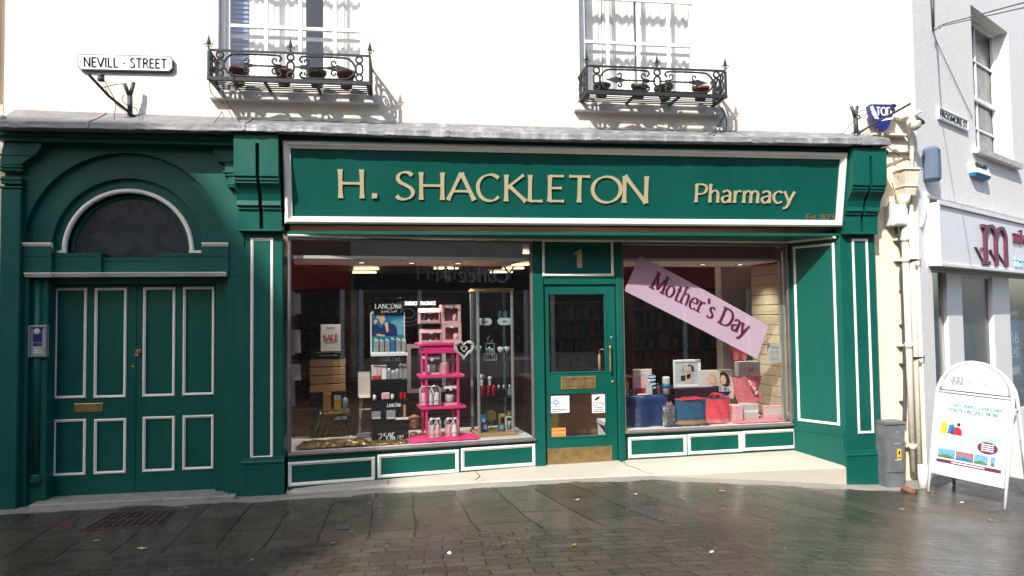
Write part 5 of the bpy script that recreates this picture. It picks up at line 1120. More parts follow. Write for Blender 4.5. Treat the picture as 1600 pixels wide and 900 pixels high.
# posters in the right-hand pane
AP = Fr((CX, CY), (CX+.857, CY+.515)); AP.o = AD.w(0, JD+.05, 0); AP.m = AD.m.copy(); AP.m.translation = AP.o
u0, u1, w0, w1 = AP.r(1579.5, 486, 1592, 590); mb = MB(AP); mb.box(u0, u1+.02, 0, .01, w0, w1); o = mb.build('window_poster', M['bluep'], None, label='blue travel poster with large white figures in the neighbouring shop window', cat='poster')
mb = MB(AP); h_ = (w1-w0)
for s_, t_ in (('18', .52), ('20', .30)): text(mb, s_, u0+.02, w0+h_*t_, h_*.15, -.003, 0, 'sans', fit=(u1-u0)-.02, k=3)
mb.box(u0, u1+.02, -.002, 0, w0+h_*.93, w1); mb.box(u0+.01, u1, -.002, 0, w0+h_*.05, w0+h_*.16); mb.build('print', M['paper'], o)
# things fixed to the neighbour
a = AD.p(1463, 166); b = AD.p(1509, 190); c = AD.p(1463, 183); d_ = AD.p(1509, 208); L_ = b[0]-a[0]; z0 = (c[1]+d_[1])/2; z1 = (a[1]+b[1])/2
t = thing('street_name_sign', 'white street name plate with black letters on the grey wall', 'street sign', tuple(AD.w((a[0]+b[0])/2, 0, z0)))
mb = MB(AD); mb.ring(a[0], b[0], z0, z1, [(0, 0), (0, -.03), (.012, -.032), (.016, -.024)]); mb.build('rim', M['paper'], t)
mb = MB(AD); mb.box(a[0]+.01, b[0]-.01, -.024, -.005, z0+.01, z1-.01); mb.build('plate', M['paper'], t)
mb = MB(AD); text(mb, 'FROGMORE ST', a[0]+.035, z0+.035, z1-z0-.07, -.030, -.024, 'sans', fit=L_-.07, tr=.1, k=4); mb.build('lettering', M['blackt'], t)
u0, u1, w0, w1 = AD.r(1440, 234, 1456, 286); mb = MB(AD); mb.cbox(u0, u0+.16, -.16, -.002, w0, w1, .03); shell('alarm_box', 'blue-grey tall alarm housing at the corner of the grey building', M['bluegrey'], mb, 'alarm box')
a = AD.p(1513, 254); b = AD.p(1538, 275); u0 = a[0]; u1 = b[0]; w1 = AD.p(1525, 258)[1]; w0 = AD.p(1525, 279)[1]
t = thing('alarm_box', 'white alarm box with blue underside below the upper sash window', 'alarm box', tuple(AD.w((u0+u1)/2, 0, w0)))
mb = MB(AD); mb.add([(u0, 0, w0+.045), (u0, -.05, w0+.045), (u0+.02, -.09, w0+.045), (u1-.02, -.09, w0+.045), (u1, -.05, w0+.045), (u1, 0, w0+.045), (u0, 0, w1), (u0, -.03, w1), (u0+.02, -.05, w1), (u1-.02, -.05, w1), (u1, -.03, w1), (u1, 0, w1)], [(i, i+1, i+7, i+6) for i in range(5)]+[(0, 5, 11, 6), (5, 4, 3, 2, 1, 0), (6, 7, 8, 9, 10, 11)]); mb.build('case', M['wplast'], t)
mb = MB(AD); mb.add([(u0+.02, 0, w0), (u0+.03, -.06, w0+.005), (u1-.03, -.06, w0+.005), (u1-.02, 0, w0), (u0, 0, w0+.044), (u0+.02, -.088, w0+.044), (u1-.02, -.088, w0+.044), (u1, 0, w0+.044)], [(0, 3, 2, 1), (4, 5, 6, 7), (0, 1, 5, 4), (1, 2, 6, 5), (2, 3, 7, 6)]); mb.build('strobe_base', M['bluep'], t)
fq = Fr((0, 0)); mb = MB(AD)
text(mb, 'DRAGON', u0+.04, w0+.13, .045, -.078, -.060, 'light', fit=(u1-u0)*.72, k=3); mb.build('lettering', M['cable'], t)
# festoon eye, catenary wires
e = AD.w(AD.p(1456, 47)[0], -.05, AD.p(1456, 47)[1])
t = thing('wire_anchor', 'galvanised eye bolt with turnbuckle where the overhead wire meets the grey wall', 'wire anchor', tuple(e))
q0 = atY(1460, 43, e.y-.1); mb = MB(); mb.tube([e+Vector((0, .12, 0)), e, e+(Vector(q0)-e)*.7], .013, 6); mb.build('eye_bolt', M['silver'], t)
p1 = atY(1474, 38, -.25); p2 = atY(1600, 4, -2.2); p3 = atY(1720, -34, -3.8)
mb = MB(); mb.tube([Vector(e)+Vector((.0, -.02, .0)), (Vector(e)+p1)/2+Vector((0, 0, .015)), p1], .010, 6); mb.tube([Vector(e), (Vector(e)+p1)/2+Vector((0, 0, -.02)), p1], .010, 6); mb.build('shackle', M['silver'], t)
mb = MB(); mb.tube([p1, p2, p3], .006, 5); mb.tube([p1+Vector((0, 0, -.015)), p2+Vector((0, 0, -.04)), p3+Vector((0, 0, -.06))], .005, 5); shell('overhead_wire', 'twin dark overhead wires stretching out of frame at the top right', M['cable'], mb, 'wire')
mb = MB(AD); uu, zz_ = AD.p(1456, 47); b = AD.p(1518, 185); mb.tube([(uu, -.012, zz_), (uu+.1, -.012, zz_-.12), (b[0], -.012, b[1])], .004, 5); c = AD.p(1452, -20); mb.tube([(uu, -.012, zz_), (c[0], -.012, c[1])], .009, 6); c = AD.p(1457, -20); mb.tube([(uu+.03, -.012, zz_), (c[0], -.012, c[1])], .009, 6); shell('wall_cable', 'grey cables clipped up the pebbledash to the eye bolt', M['cable'], mb, 'cable')
mb = MB(AD); pts = [(1443, 300), (1445, 320), (1442, 338), (1437, 355)]; mb.tube([(AD.p(*p)[0], -.02, AD.p(*p)[1]) for p in pts], .012, 6); shell('conduit', 'short white conduit dropping below the blue-grey alarm housing', M['wplast'], mb, 'pipe')

# ================================================================ LEFT EDGE: rainwater pipe of the next house
mb = MB(); xx = atY(1, 100, .2).x; mb.tube([(xx, .2, atY(3, 160, .2).z), (xx, .2, 9)], .055, 10)
mb.tube([(xx, .2, atY(3, 160, .2).z+.01), (xx+.02, -.02, atY(6, 172, 0).z), (xx+.10, -.12, atY(14, 181, -.1).z), (xx+.25, -.2, atY(30, 186, -.2).z)], .028, 8)
shell('downpipe', 'stone coloured rainwater pipe at the far left edge above the cornice', M['creamold'], mb, 'drainpipe')
LB = thing('left_neighbour_building', 'cream rendered house at the extreme left edge of the view', 'building', (-7, .5, .07))
mb = MB(); mb.box(-12, XW-.115, .30, 8, -.3, 9.2); mb.build('wall', M['creamold'], LB); mb = MB(); mb.box(-12, XW-.115, .2, 8.2, 9.21, 9.4); mb.build('roof', M['roofs'], LB)

# ================================================================ INTERCOM
f = Fr((0, .04, 0)); u0, u1, w0, w1 = f.r(43.5, 508, 73, 558); yb_ = .079
t = thing('intercom_panel', 'grey door intercom with three call buttons left of the double doors', 'intercom', ((u0+u1)/2, .06, w0))
mb = MB(); mb.ring(u0, u1, w0, w1, [(0, .081), (0, .035), (.006, .03), (.018, .03), (.022, .048), (.022, .081)]); mb.build('hood', M['grey1'], t)
mb = MB(); mb.box(u0+.02, u1-.02, .050, .08, w0+.02, w1-.02); mb.build('plate', M['silver'], t)
w = u1-u0; h = w1-w0; mb = MB(); mb.box(u0+w*.25, u1-w*.28, .046, .0495, w0+h*.47, w1-h*.09); mb.build('camera_window', M['blue'], t)
mb = MB(); cx_ = u0+w*.46; mb.lathe([(.001, .038), (.02, .039), (.03, .043), (.031, .046)], (cx_, 0, w1-h*.2), 14, 'y'); mb.build('camera_lens', M['offw'], t)
mb = MB(); mb.box(u0+w*.25, u1-w*.28, .047, .0495, w0+h*.34, w0+h*.44); mb.build('speaker', M['cable'], t)
for k in range(3): mb = MB(); z = w0+h*(.12+.075*k); mb.cbox(u0+w*.27, u0+w*.52, .046, .0497, z, z+h*.045, .001); mb.cbox(u0+w*.56, u0+w*.68, .046, .0497, z+.002, z+h*.04, .001); mb.build('call_button', M['paper'], t)

# ================================================================ A-BOARD
fl = atZ(1450.5, 768, -.125); frt = atZ(1570, 796, -.15); up_ = Vector((0, .20, 1)).normalized()
ux = (frt-fl); wd = ux.length; ux.normalize(); fwn = ux.cross(Vector((0, 0, 1))).normalized()   # points to the street
back = -fwn
AB = Fr(tuple(fl)); AB.x = ux
lean = (Vector((0, 0, 1)) + back*.17).normalized(); AB.z = (lean - ux*lean.dot(ux)).normalized(); AB.y = AB.z.cross(AB.x); AB.o = fl
AB.m = Matrix(((AB.x.x, AB.y.x, AB.z.x, fl.x), (AB.x.y, AB.y.y, AB.z.y, fl.y), (AB.x.z, AB.y.z, AB.z.z, fl.z), (0, 0, 0, 1)))
Hs = AB.p(1524, 580)[1]; hsp = AB.p(1472, 618)[1]; arc = [(1466, 640), (1472, 613), (1484, 590), (1502, 575), (1522, 566.5), (1545, 567.5), (1565, 576), (1580, 593), (1588, 616)]
t = thing('a_board', 'white arched pavement sign advertising cruises in front of the grey building', 'pavement sign', tuple((fl+frt)/2), 'one pavement sign')
del t['group']
r_ = wd/2; zs_ = AB.p(1524, 567)[1]-r_*.97
def archp(r, y=0, x0=None): return [(r_, 0, 0)] if False else [(0+(r_-r), y, 0), (r_-r, y, zs_*.5)]+[(r_-r*math.cos(math.pi*k/14), y, zs_+r*.97*math.sin(math.pi*k/14)) for k in range(15)]+[(r_+r, y, zs_*.5), (r_+r, y, 0)]
mb = MB(AB); mb.tube(archp(r_), .017, 8); mb.tube([(.0, 0, zs_+.02), (wd, 0, zs_+.02)], .010, 6); mb.tube([(0, 0, .20), (wd, 0, .20)], .010, 6); mb.build('frame', M['wplast'], t)
BK = Fr(tuple(fl)); lean2 = (Vector((0, 0, 1)) + back*(-.17)).normalized(); ob_ = fl + back*.52; BK.x = ux; BK.z = lean2; BK.y = lean2.cross(ux); BK.o = ob_
BK.m = Matrix(((BK.x.x, BK.y.x, BK.z.x, ob_.x), (BK.x.y, BK.y.y, BK.z.y, ob_.y), (BK.x.z, BK.y.z, BK.z.z, ob_.z), (0, 0, 0, 1)))
mb = MB(BK); mb.tube(archp(r_), .017, 8); mb.tube([(.0, 0, zs_+.02), (wd, 0, zs_+.02)], .010, 6); mb.box(.03, wd-.03, -.004, .004, .22, zs_); mb.build('back_frame', M['wplast'], t)
mb = MB(AB); mb.prism([(r_-(r_-.05)*math.cos(math.pi*k/20), zs_+.045+(r_-.05)*.93*math.sin(math.pi*k/20)) for k in range(21)][::-1], -.006, .006); hd = mb.build('header_panel', M['wplast'], t)
mb = MB(AB); text(mb, 'm', wd*.20, zs_+.10, .13, -.009, -.006, 'bserif', k=6); 
for k_ in range(3): mb.prism([(wd*.16+.04*k_, zs_+.16-.005*k_), (wd*.18+.04*k_, zs_+.16), (wd*.23+.04*k_, zs_+.10), (wd*.21+.04*k_, zs_+.10)], -.0085, -.006)
mb.build('logo', M['grey1'], hd); mb = MB(AB); text(mb, 'miles morgan', wd*.42, zs_+.115, .045, -.008, -.006, 'serif', fit=wd*.44, tr=.3, k=3); mb.build('name', M['grey1'], hd)
mb = MB(AB); mb.ring(.02, wd-.02, .21, zs_, [(0, .006), (0, -.012), (.006, -.014), (.03, -.014), (.034, -.006)]); mb.build('poster_frame', M['wplast'], t)
mb = MB(AB); mb.box(.045, wd-.045, -.004, .004, .23, zs_-.02); ps = mb.build('poster', M['paper'], t)
pw, ph = wd-.09, zs_-.25; X_ = lambda u: .045+pw*u; Z_ = lambda v: .23+ph*v
mb = MB(AB); mb.box(X_(0), X_(1), -.0048, -.004, Z_(.30), Z_(.55)); mb.build('sea', mat('poster_pale_sea', (.42, .62, .72), .5, var=.25, vs=5), ps)
mb = MB(AB); text(mb, 'Fred Olsen Cruise Lines', X_(.16), Z_(.865), .042, -.006, -.004, 'bold', fit=pw*.78, tr=.09, k=3); text(mb, '2018/19 ON SALE NOW', X_(.12), Z_(.795), .042, -.006, -.004, 'bold', fit=pw*.76, tr=.09, k=3); mb.build('headline', M['turq'], ps)
mb = MB(AB)
for v, a_, b_ in ((.72, .5, .72), (.68, .46, .78), (.50, .35, .95), (.47, .45, .85), (.08, .15, .6), (.05, .1, .8), (.10, .62, .85)): mb.box(X_(a_), X_(b_), -.0055, -.005, Z_(v), Z_(v)+.005)
mb.build('small_print', M['grey1'], ps)
mb = MB(AB); mb.box(X_(0), X_(1), -.006, -.005, Z_(.12), Z_(.165)); mb.prism([(X_(.77)+pw*.15*math.cos(k*math.pi/10), Z_(.40)+ph*.075*math.sin(k*math.pi/10)) for k in range(20)][::-1], -.0065, -.0055); mb.build('plum_band', M['plum2'], ps)
mb = MB(AB); 
for k_, (a_, b_) in enumerate(((.25, .75),)): mb.box(X_(a_), X_(b_), -.0068, -.006, Z_(.137), Z_(.150))
for k_ in range(4): mb.box(X_(.68), X_(.86), -.0072, -.0066, Z_(.44-.026*k_), Z_(.447-.026*k_)+.003)
mb.build('white_print', M['paper'], ps)
mb = MB(AB); mb.prism([(X_(.0), Z_(.43)), (X_(.36), Z_(.50)), (X_(.36), Z_(.52)), (X_(.0), Z_(.455))], -.0062, -.0055); mb.prism([(X_(.31), Z_(.3)), (X_(.34), Z_(.3)), (X_(.35), Z_(.5)), (X_(.32), Z_(.5))], -.0062, -.0055); mb.build('printed_rail', M['paper'], ps)
for nm, m_, bx, hx_, sk in (('printed_person', 'amber', (.03, .15, .50, .66), (.09, .69), 'skin'), ('printed_person', 'bluep', (.15, .27, .51, .64), (.21, .67), 'skin'), ('printed_person', 'cred', (.20, .38, .50, .61), (.32, .64), 'hairk')):
    mb = MB(AB); a_, b_, c_, d_ = bx; mb.prism([(X_(a_), Z_(c_)), (X_(b_), Z_(c_)), (X_(b_-.01), Z_(d_-.03)), (X_((a_+b_)/2+.02), Z_(d_)), (X_(a_+.02), Z_(d_-.02))], -.0066, -.0062); mb.c = 1
    mb.prism([(X_(hx_[0])+.018*math.cos(k*math.pi/5), Z_(hx_[1])+.02*math.sin(k*math.pi/5)) for k in range(10)][::-1], -.007, -.0065); mb.build(nm, [M[m_], M[sk]], ps)
grn = mat('poster_green', (.06, .2, .05), .5, var=.4, vs=20)
for (a_, b_, mm) in ((.03, .30, 'bluep'), (.31, .58, 'cred'), (.59, .79, 'bluep'), (.83, .89, 'bluep')):
    mb = MB(AB); mb.box(X_(a_), X_(b_), -.0062, -.0055, Z_(.185), Z_(.30)); mb.c = 1
    mb.prism([(X_(a_), Z_(.186)), (X_(b_), Z_(.186)), (X_(b_), Z_(.20)), (X_((a_+b_)/2), Z_(.235)), (X_(a_), Z_(.21))], -.0068, -.0062); mb.build('printed_picture', [mat('print_sky', (.15, .32, .55), .5, var=.4, vs=30) if mm == 'bluep' else mat('print_group', (.30, .16, .2), .5, var=.6, vs=60), grn if mm == 'bluep' else M['bluep']], ps)
mb = MB(); m0 = AB.w(wd, 0, zs_*.9); m1 = BK.w(wd, 0, zs_*.9); mb.tube([m0, m1], .008, 6); m0 = AB.w(0, 0, zs_*.9); m1 = BK.w(0, 0, zs_*.9); mb.tube([m0, m1], .008, 6); mb.build('hinge_bar', M['wplast'], t)

# ================================================================ STREET IRONWORK, LEAVES
def plate(name, label, cat, quad, m, slots=0, thick=.006, group=None):
    pts = []
    for px, py in quad:
        z = .07
        for _ in range(4): q = atZ(px, py, z); z = zg(q.x, q.y)
        pts.append(Vector((q.x, q.y, z+thick)))
    a, b, c, d = pts; mb = MB()
    mb.add([tuple(p) for p in pts]+[(p.x, p.y, p.z-thick-.02) for p in pts], [(0, 1, 2, 3), (0, 4, 5, 1), (1, 5, 6, 2), (2, 6, 7, 3), (3, 7, 4, 0)])
    if slots:
        mb.c = 1
        for i in range(slots):
            u0, u1 = (i+.25)/slots, (i+.75)/slots
            def Q(u, v): return a.lerp(b, u).lerp(d.lerp(c, u), v)+Vector((0, 0, .003))
            for v0, v1 in ((.08, .46), (.54, .92)): mb.add([Q(u0, v0), Q(u1, v0), Q(u1, v1), Q(u0, v1)], [(0, 1, 2, 3)])
    return mb.build(name, [M[m], M['black']], None, label=label, cat=cat, group=group)
plate('drain_grate', 'large rusty slotted drain grate in the paving before the double doors', 'drain grate', [(178, 801), (277, 797), (252, 822), (122, 831)], 'rustg', 9)
plate('cover_plate', 'small rusty brown cover plate left of the slotted drain grate', 'cover plate', [(92, 813), (124, 811), (112, 825), (78, 827)], 'rustg')
plate('cover_plate', 'small black water cover in the paving below the first shop window', 'cover plate', [(529, 820), (550, 819.5), (545, 828), (523, 828.5)], 'cable')
rnd = random.Random(11)
LV = [(222, 858, 'leafy', 1.2, 'pale yellow leaf on the paving below the double doors'), (290, 794, 'leafy', .7, 'small pale leaf by the slotted drain grate'), (151, 846, 'leafy', .6, 'tiny pale leaf left of the yellow leaf below the doors'), (394, 876, 'leaf', .8, 'brown leaf at the bottom edge below the left pilaster'), (520, 850, 'leaf', 1, 'orange brown leaf below the small black cover'), (533, 813, 'leaf', .6, 'small leaf right beside the black water cover'),
      (702, 866, 'paper', .9, 'white crumpled scrap on the setts near the bottom centre'), (901, 782, 'leafy', .9, 'yellow leaf on the slabs before the shop door'), (993, 773, 'leafy', .9, 'yellow leaf on the slabs right of the shop door'), (1126, 764, 'leaf', 1.1, 'orange leaf pair on the dry strip before the right window'), (1128, 768, 'leafy', .8, 'yellow leaf touching the orange leaves before the right window'), (1130, 797, 'leaf', .8, 'dark red leaf on the wet slabs before the right window'), (1112, 864, 'paper', .8, 'white scrap on the setts below the right window'),
      (1409, 796, 'leafy', .6, 'tiny pale leaf on the slabs before the steel pillar'), (1503, 786, 'paper', .7, 'white scrap behind the front leg of the pavement sign'), (1548, 814, 'leaf', 1.1, 'dark curled leaf below the right leg of the pavement sign'), (1380, 759, 'leaf', 1, 'brown leaves caught at the foot of the right pilaster'), (370, 779, 'leaf', 1, 'reddish leaf caught at the foot of the left pilaster'), (897, 853, 'leaf', .8, 'brown leaf on the setts below the shop door')]
for px, py, m, s_, lab in LV:
    z = .05
    for _ in range(4): q = atZ(px, py, z); z = zg(q.x, q.y)
    mb = MB(); an = rnd.uniform(0, 6.3); L_ = .036*s_; n = 8; ca, sa = math.cos(an), math.sin(an); P = []
    for i in range(n+1):
        u = i/n; w = L_*.42*math.sin(math.pi*u)**.8*(1+.25*math.sin(u*19))
        for v in (-1, 0, 1): x, y = (u-.5)*2*L_, v*w; P.append((q.x+x*ca-y*sa, q.y+x*sa+y*ca, zg(q.x, q.y)+.004+abs(v)*.006*rnd.random()+.008*s_*abs(u-.5)))
    mb.add(P, [[i*3+j, (i+1)*3+j, (i+1)*3+j+1, i*3+j+1] for i in range(n) for j in range(2)]); shell('litter_scrap' if m == 'paper' else 'fallen_leaf', lab, M[m], mb, 'litter' if m == 'paper' else 'leaf', 'leaves and scraps on the paving')

# ================================================================ OPPOSITE SIDE OF THE STREET (seen only as reflections, and it shades the doorway)
def house(x0, x1, y, h, m, label, wins, d=8, shop=None, roof=1.6):
    t = thing('opposite_house', label, 'building', ((x0+x1)/2, y, -.3)); t['group'] = 'houses across the street'
    mb = MB(); mb.box(x0, x1, y-d, y, -.5, h); mb.build('wall', M[m], t)
    mb = MB(); mb.xprism([(y+.25, h), (y-d/2, h+roof), (y-d-.1, h)], x0, x1); mb.build('roof', M['roofs'], t)
    for (wx, wz, ww, wh) in wins:
        mb = MB(); mb.cbox(wx-ww/2-.08, wx+ww/2+.08, y, y+.06, wz-.08, wz+wh+.08, .01); w = mb.build('window', M['wwood'], t)
        mb = MB(); mb.box(wx-ww/2, wx+ww/2, y+.061, y+.07, wz, wz+wh); mb.build('pane', M['dkglass'], w)
    return t
YO = -15.5
w3 = lambda xs, zs_: [(x, z, 1.0, 1.6) for x in xs for z in zs_]
h1 = house(-12, -4.2, YO, 8.2, 'render2', 'cream house opposite the arched doorway', w3((-10.5, -8, -5.5), (4.3,)))
h2 = house(-4.2, 2.2, YO, 9.0, 'brick', 'brick house opposite with the red bank front', w3((-3, -1, 1), (4.6, 6.8)))
h3 = house(2.2, 8.6, YO, 8.6, 'render2', 'pale coffee shop house opposite', w3((3.4, 5.4, 7.4), (4.4, 6.6)))
h4 = house(8.6, 17, YO, 8.8, 'brick', 'brick house opposite the right window', w3((10, 12.5, 15), (4.5, 6.7)))
h5 = house(17, 40, YO+4, 9.5, 'render2', 'long pale terrace at the end of the street opposite', w3((19, 22, 25, 28, 31), (4.5, 6.7)))
for (t, x0, x1, m, s_) in ((h2, -4.1, 2.1, 'redp', None), (h3, 2.3, 8.5, 'black', 'Coffee #1'), (h4, 8.7, 16.9, 'redp', None)):
    mb = MB(); mb.box(x0, x1, YO, YO+.2, 2.7, 3.7); mb.build('shop_fascia', M[m], t)
    mb = MB(); mb.box(x0+.2, x1-.2, YO+.001, YO+.08, .5, 2.6); mb.build('shop_glass', M['dkglass'], t)
    for k_ in range(4): mb = MB(); xx = x0+.2+(x1-x0-.4)*k_/3; mb.box(xx-.07, xx+.07, YO+.081, YO+.16, -.3, 2.69); mb.build('shopfront_post', M['wwood'], t)
OF = Fr((8.6, YO+.2)); OF.x = Vector((-1, 0, 0)); OF.y = Vector((0, -1, 0)); OF.m = Matrix(((-1, 0, 0, 8.6), (0, -1, 0, YO+.2), (0, 0, 1, 0), (0, 0, 0, 1)))
mb = MB(OF); text(mb, 'Coffee #1', 1.0, 2.95, .5, -.04, 0, 'sans', tr=.1); 
for rr in (.5, .36, .2): mb.tube([(4.6+rr*1.2*math.cos(a*.35), -.03, 1.9+rr*.8*math.sin(a*.35)) for a in range(16)], .03, 5)
mb.build('shop_lettering', M['litsign'] if False else M['paper'], h3)
mb = MB(Fr((0, YO+.2))); mb.fr = OF; mb.lathe([(.001, -.03), (.4, -.03), (.4, 0)], (9.2, 0, 3.1), 20, 'y'); 
for k_ in (-.12, .02, .15): mb.tube([(9.2+k_*.8, -.04, 3.2), (9.15+k_, -.04, 3.5), (9.25+k_, -.04, 3.65)], .05, 6)
mb.build('flame_emblem', M['paper'], h2)
# tall gabled hall up the street whose shadow falls on the doorway side
TH = thing('opposite_hall', 'tall gabled hall further up the far side of the street', 'building', (-20, -16.8, -.3)); TH['group'] = 'houses across the street'
Yh = -14.6
def shp(X, Z): k = Yh/-1.0; return (X-.78*k, Z+1.08*k)    # silhouette point that throws its shadow to (X, Z) on the shopfront plane
prof = [shp(-9, 2.6), shp(-4.6, 3.58), shp(-2.15, 3.3), shp(-1.55, 2.25), shp(-.85, 1.0), shp(-.3, .2), shp(.1, -.4)]
mb = MB(); mb.prism([(prof[0][0], -.5)]+prof+[(prof[-1][0], -.5)], Yh-.8, Yh); mb.build('wall', M['brick'], TH)
# ================================================================ SHOP INTERIOR (room lining belongs to the building)
mb = MB()
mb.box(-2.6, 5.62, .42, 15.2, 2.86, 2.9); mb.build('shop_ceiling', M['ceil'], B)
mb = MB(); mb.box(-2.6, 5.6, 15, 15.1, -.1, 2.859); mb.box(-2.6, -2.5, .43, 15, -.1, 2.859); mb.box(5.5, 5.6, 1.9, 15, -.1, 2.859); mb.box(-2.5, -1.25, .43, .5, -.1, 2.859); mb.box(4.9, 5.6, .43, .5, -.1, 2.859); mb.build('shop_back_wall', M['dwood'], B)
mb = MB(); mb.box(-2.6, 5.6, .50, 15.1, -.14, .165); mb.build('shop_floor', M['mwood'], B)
def deck(f, L_, z, dep, m, nm='display_deck'):
    mb = MB(f); mb.box(.0, L_, .052, dep, z-.05, z); mb.box(.01, L_-.01, dep-.02, dep, .17, z-.051); return mb.build(nm, M[m], B)
ZD1, ZD2 = .462, .488
deck(WLp, 2.508, ZD1, .95, 'wplast'); deck(WRp, 2.045, ZD2, .95, 'wplast')
# lowered white canopy over each display, with downlights
for f, L_, q in ((WLp, 2.508, 'a'), (WRp, 2.045, 'b')):
    zc = 2.36; mb = MB(f); mb.box(.04, L_-.03, .10, 1.0, zc, zc+.03); o = mb.build('display_canopy', M['cwhite'], B)
    xs = (.74, 1.28, 1.8) if q == 'a' else (.6, 1.25, 1.75)
    for x in xs:
        mb = MB(f); mb.lathe([(.001, zc-.006), (.03, zc-.006), (.034, zc-.004), (.034, zc-.001)], (x, .55, 0), 14); mb.c = 1; mb.lathe([(.036, zc-.001), (.036, zc-.007), (.055, zc-.008), (.058, zc-.001)], (x, .55, 0), 14); mb.build('downlight', [M['lampw'], M['chrome']], o)
        ld = bpy.data.lights.new('downlight_lamp', 'SPOT'); ld.energy = 42; ld.spot_size = R(110); ld.spot_blend = .8; ld.color = (1, .88, .72); ld.shadow_soft_size = .03
        lo = bpy.data.objects.new('downlight_lamp', ld); COL.objects.link(lo); lo.location = f.w(x, .55, zc-.02)
# header board above the canopy
for f, L_ in ((WLp, 2.508), (WRp, 2.045)):
    mb = MB(f); mb.box(.03, L_-.02, .30, .33, 2.392, 2.58); mb.build('pelmet_board', M['mwood'], B)
# slat boards at the sides of the displays
def slatwall(a, b, z0, z1, lab):
    f = Fr(a, b); L_ = math.hypot(b[0]-a[0], b[1]-a[1]); t = thing('slat_board', lab, 'slat wall', (*a, z0))
    n = int(round((z1-z0)/.123)); h = (z1-z0)/n; mb = MB(f)
    for i in range(n): mb.cbox(0, L_, 0, .016, z0+i*h+.007, z0+(i+1)*h, .003)
    mb.build('board', M['slat'], t); mb = MB(f); mb.box(0, L_, .012, .02, z0, z1); mb.build('backing', M['black'], t); return f, L_
RSW = slatwall((4.335, 1.50), (4.372, .60), ZD2, 2.35, 'beige slatted board down the right side of the right window')
LSW = slatwall((-1.262, .17), (-1.40, 1.00), ZD1, 2.35, 'beige slatted board down the left side of the left window')
mb = MB(); mb.cbox(4.29, 4.335, .70, .745, ZD2, 2.36, .004); shell('metal_upright', 'grey metal upright standing against the right slat board', M['silver'], mb, 'upright')
mb = MB(); mb.cbox(-1.235, -1.20, .15, .185, ZD1, 2.36, .004); shell('metal_upright', 'grey metal upright just inside the left edge of the left window', M['silver'], mb, 'upright')
# ceiling lights of the shop
Z = 2.86; LIGHTS = [(555, 598, 413), (553, 592, 420.5), (551, 588, 426.5), (683, 722, 413.5), (678, 716, 420), (800, 835, 414), (784, 818, 420), (766, 800, 426), (555, 602, 450.5), (549, 593, 454), (538, 574, 462), (700, 738, 450.5), (662, 700, 458), (722, 758, 461), (818, 840, 452), (812, 838, 455)]
LL2 = [a+' lit strip of the '+b for a, b in (('front', 'left trio above the SALE card'), ('middle', 'left trio above the SALE card'), ('rear', 'left trio above the SALE card'), ('front', 'central pair behind the window lettering'), ('rear', 'central pair behind the window lettering'), ('front', 'right trio above the glass cabinet'), ('middle', 'right trio above the glass cabinet'), ('rear', 'right trio above the glass cabinet'))]+['']*9
for k, (a_, b_, py) in enumerate(LIGHTS):
    zz = 2.80; q0, q1 = atZ(a_, py, zz), atZ(b_, py, zz)
    if q0.y > 14.6: continue
    t = thing('strip_light', LL2[k], 'ceiling light', ((q0.x+q1.x)/2, q0.y, zz), 'strip lights on the shop ceiling')
    mb = MB(); mb.box(q0.x, q1.x, q0.y-.05, q0.y+.05, zz+.012, 2.858); mb.build('housing', M['cwhite'], t); mb = MB(); mb.box(q0.x, q1.x, q0.y-.08, q0.y+.08, zz, zz+.0115); mb.build('tube', M['lamp'], t)
for k, (x, y) in enumerate([(-1.2, 2.4), (.6, 2.4), (2.5, 2.4), (4.3, 2.6), (-.6, 4.2), (1.6, 4.4), (3.6, 5.2)]):  # fill strips added out of view above the canopies to brighten the interior
    zz = 2.80; t = thing('strip_light', ['added fill strip above the gold draped table', 'added fill strip above the pink stand', 'added fill strip just inside the shop door', 'added fill strip above the right slat board', 'added fill strip above the shop counter', 'added fill strip beyond the glass cabinet', 'added fill strip above the shelving behind the banner'][k], 'ceiling light', (x, y, zz), 'added fill strips over the front of the shop, above the display canopies')
    mb = MB(); mb.box(x-.6, x+.6, y-.05, y+.05, zz+.012, 2.858); mb.build('housing', M['cwhite'], t); mb = MB(); mb.box(x-.6, x+.6, y-.08, y+.08, zz, zz+.0115); mb.build('tube', M['fill_lamp'], t)
# shelving inside the shop
def shelving(x0, x1, y, z0, z1, n, lab, seed, ang=0, cat='shelving'):
    r_ = random.Random(seed); f = Fr((x0, y), (x0+math.cos(ang), y+math.sin(ang))); L_ = x1-x0
    t = thing('shelving_unit', lab, cat, (x0, y, z0)); mb = MB(f)
    mb.box(0, L_, .30, .33, z0, z1); mb.box(0, .02, 0, .299, z0, z1); mb.box(L_-.02, L_, 0, .299, z0, z1)
    for i in range(n+1): z = z0+(z1-z0)*i/n; mb.box(.021, L_-.021, 0, .299, z-.01 if i else z, z+.012)
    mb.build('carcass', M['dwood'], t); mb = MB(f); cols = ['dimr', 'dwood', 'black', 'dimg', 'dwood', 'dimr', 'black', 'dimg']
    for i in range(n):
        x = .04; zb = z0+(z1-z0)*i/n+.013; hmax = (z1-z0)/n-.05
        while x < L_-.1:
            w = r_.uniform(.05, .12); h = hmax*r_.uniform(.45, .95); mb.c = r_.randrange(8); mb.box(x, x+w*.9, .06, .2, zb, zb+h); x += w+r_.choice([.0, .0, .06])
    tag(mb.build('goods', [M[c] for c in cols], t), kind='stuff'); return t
shelving(-2.3, -.7, 7.5, .17, 2.1, 6, 'dark shelving deep inside the shop behind the SALE card', 1)
shelving(-.2, .9, 8.5, .17, 2.0, 6, 'dark shelving deep inside the shop left of the pink stand', 2)
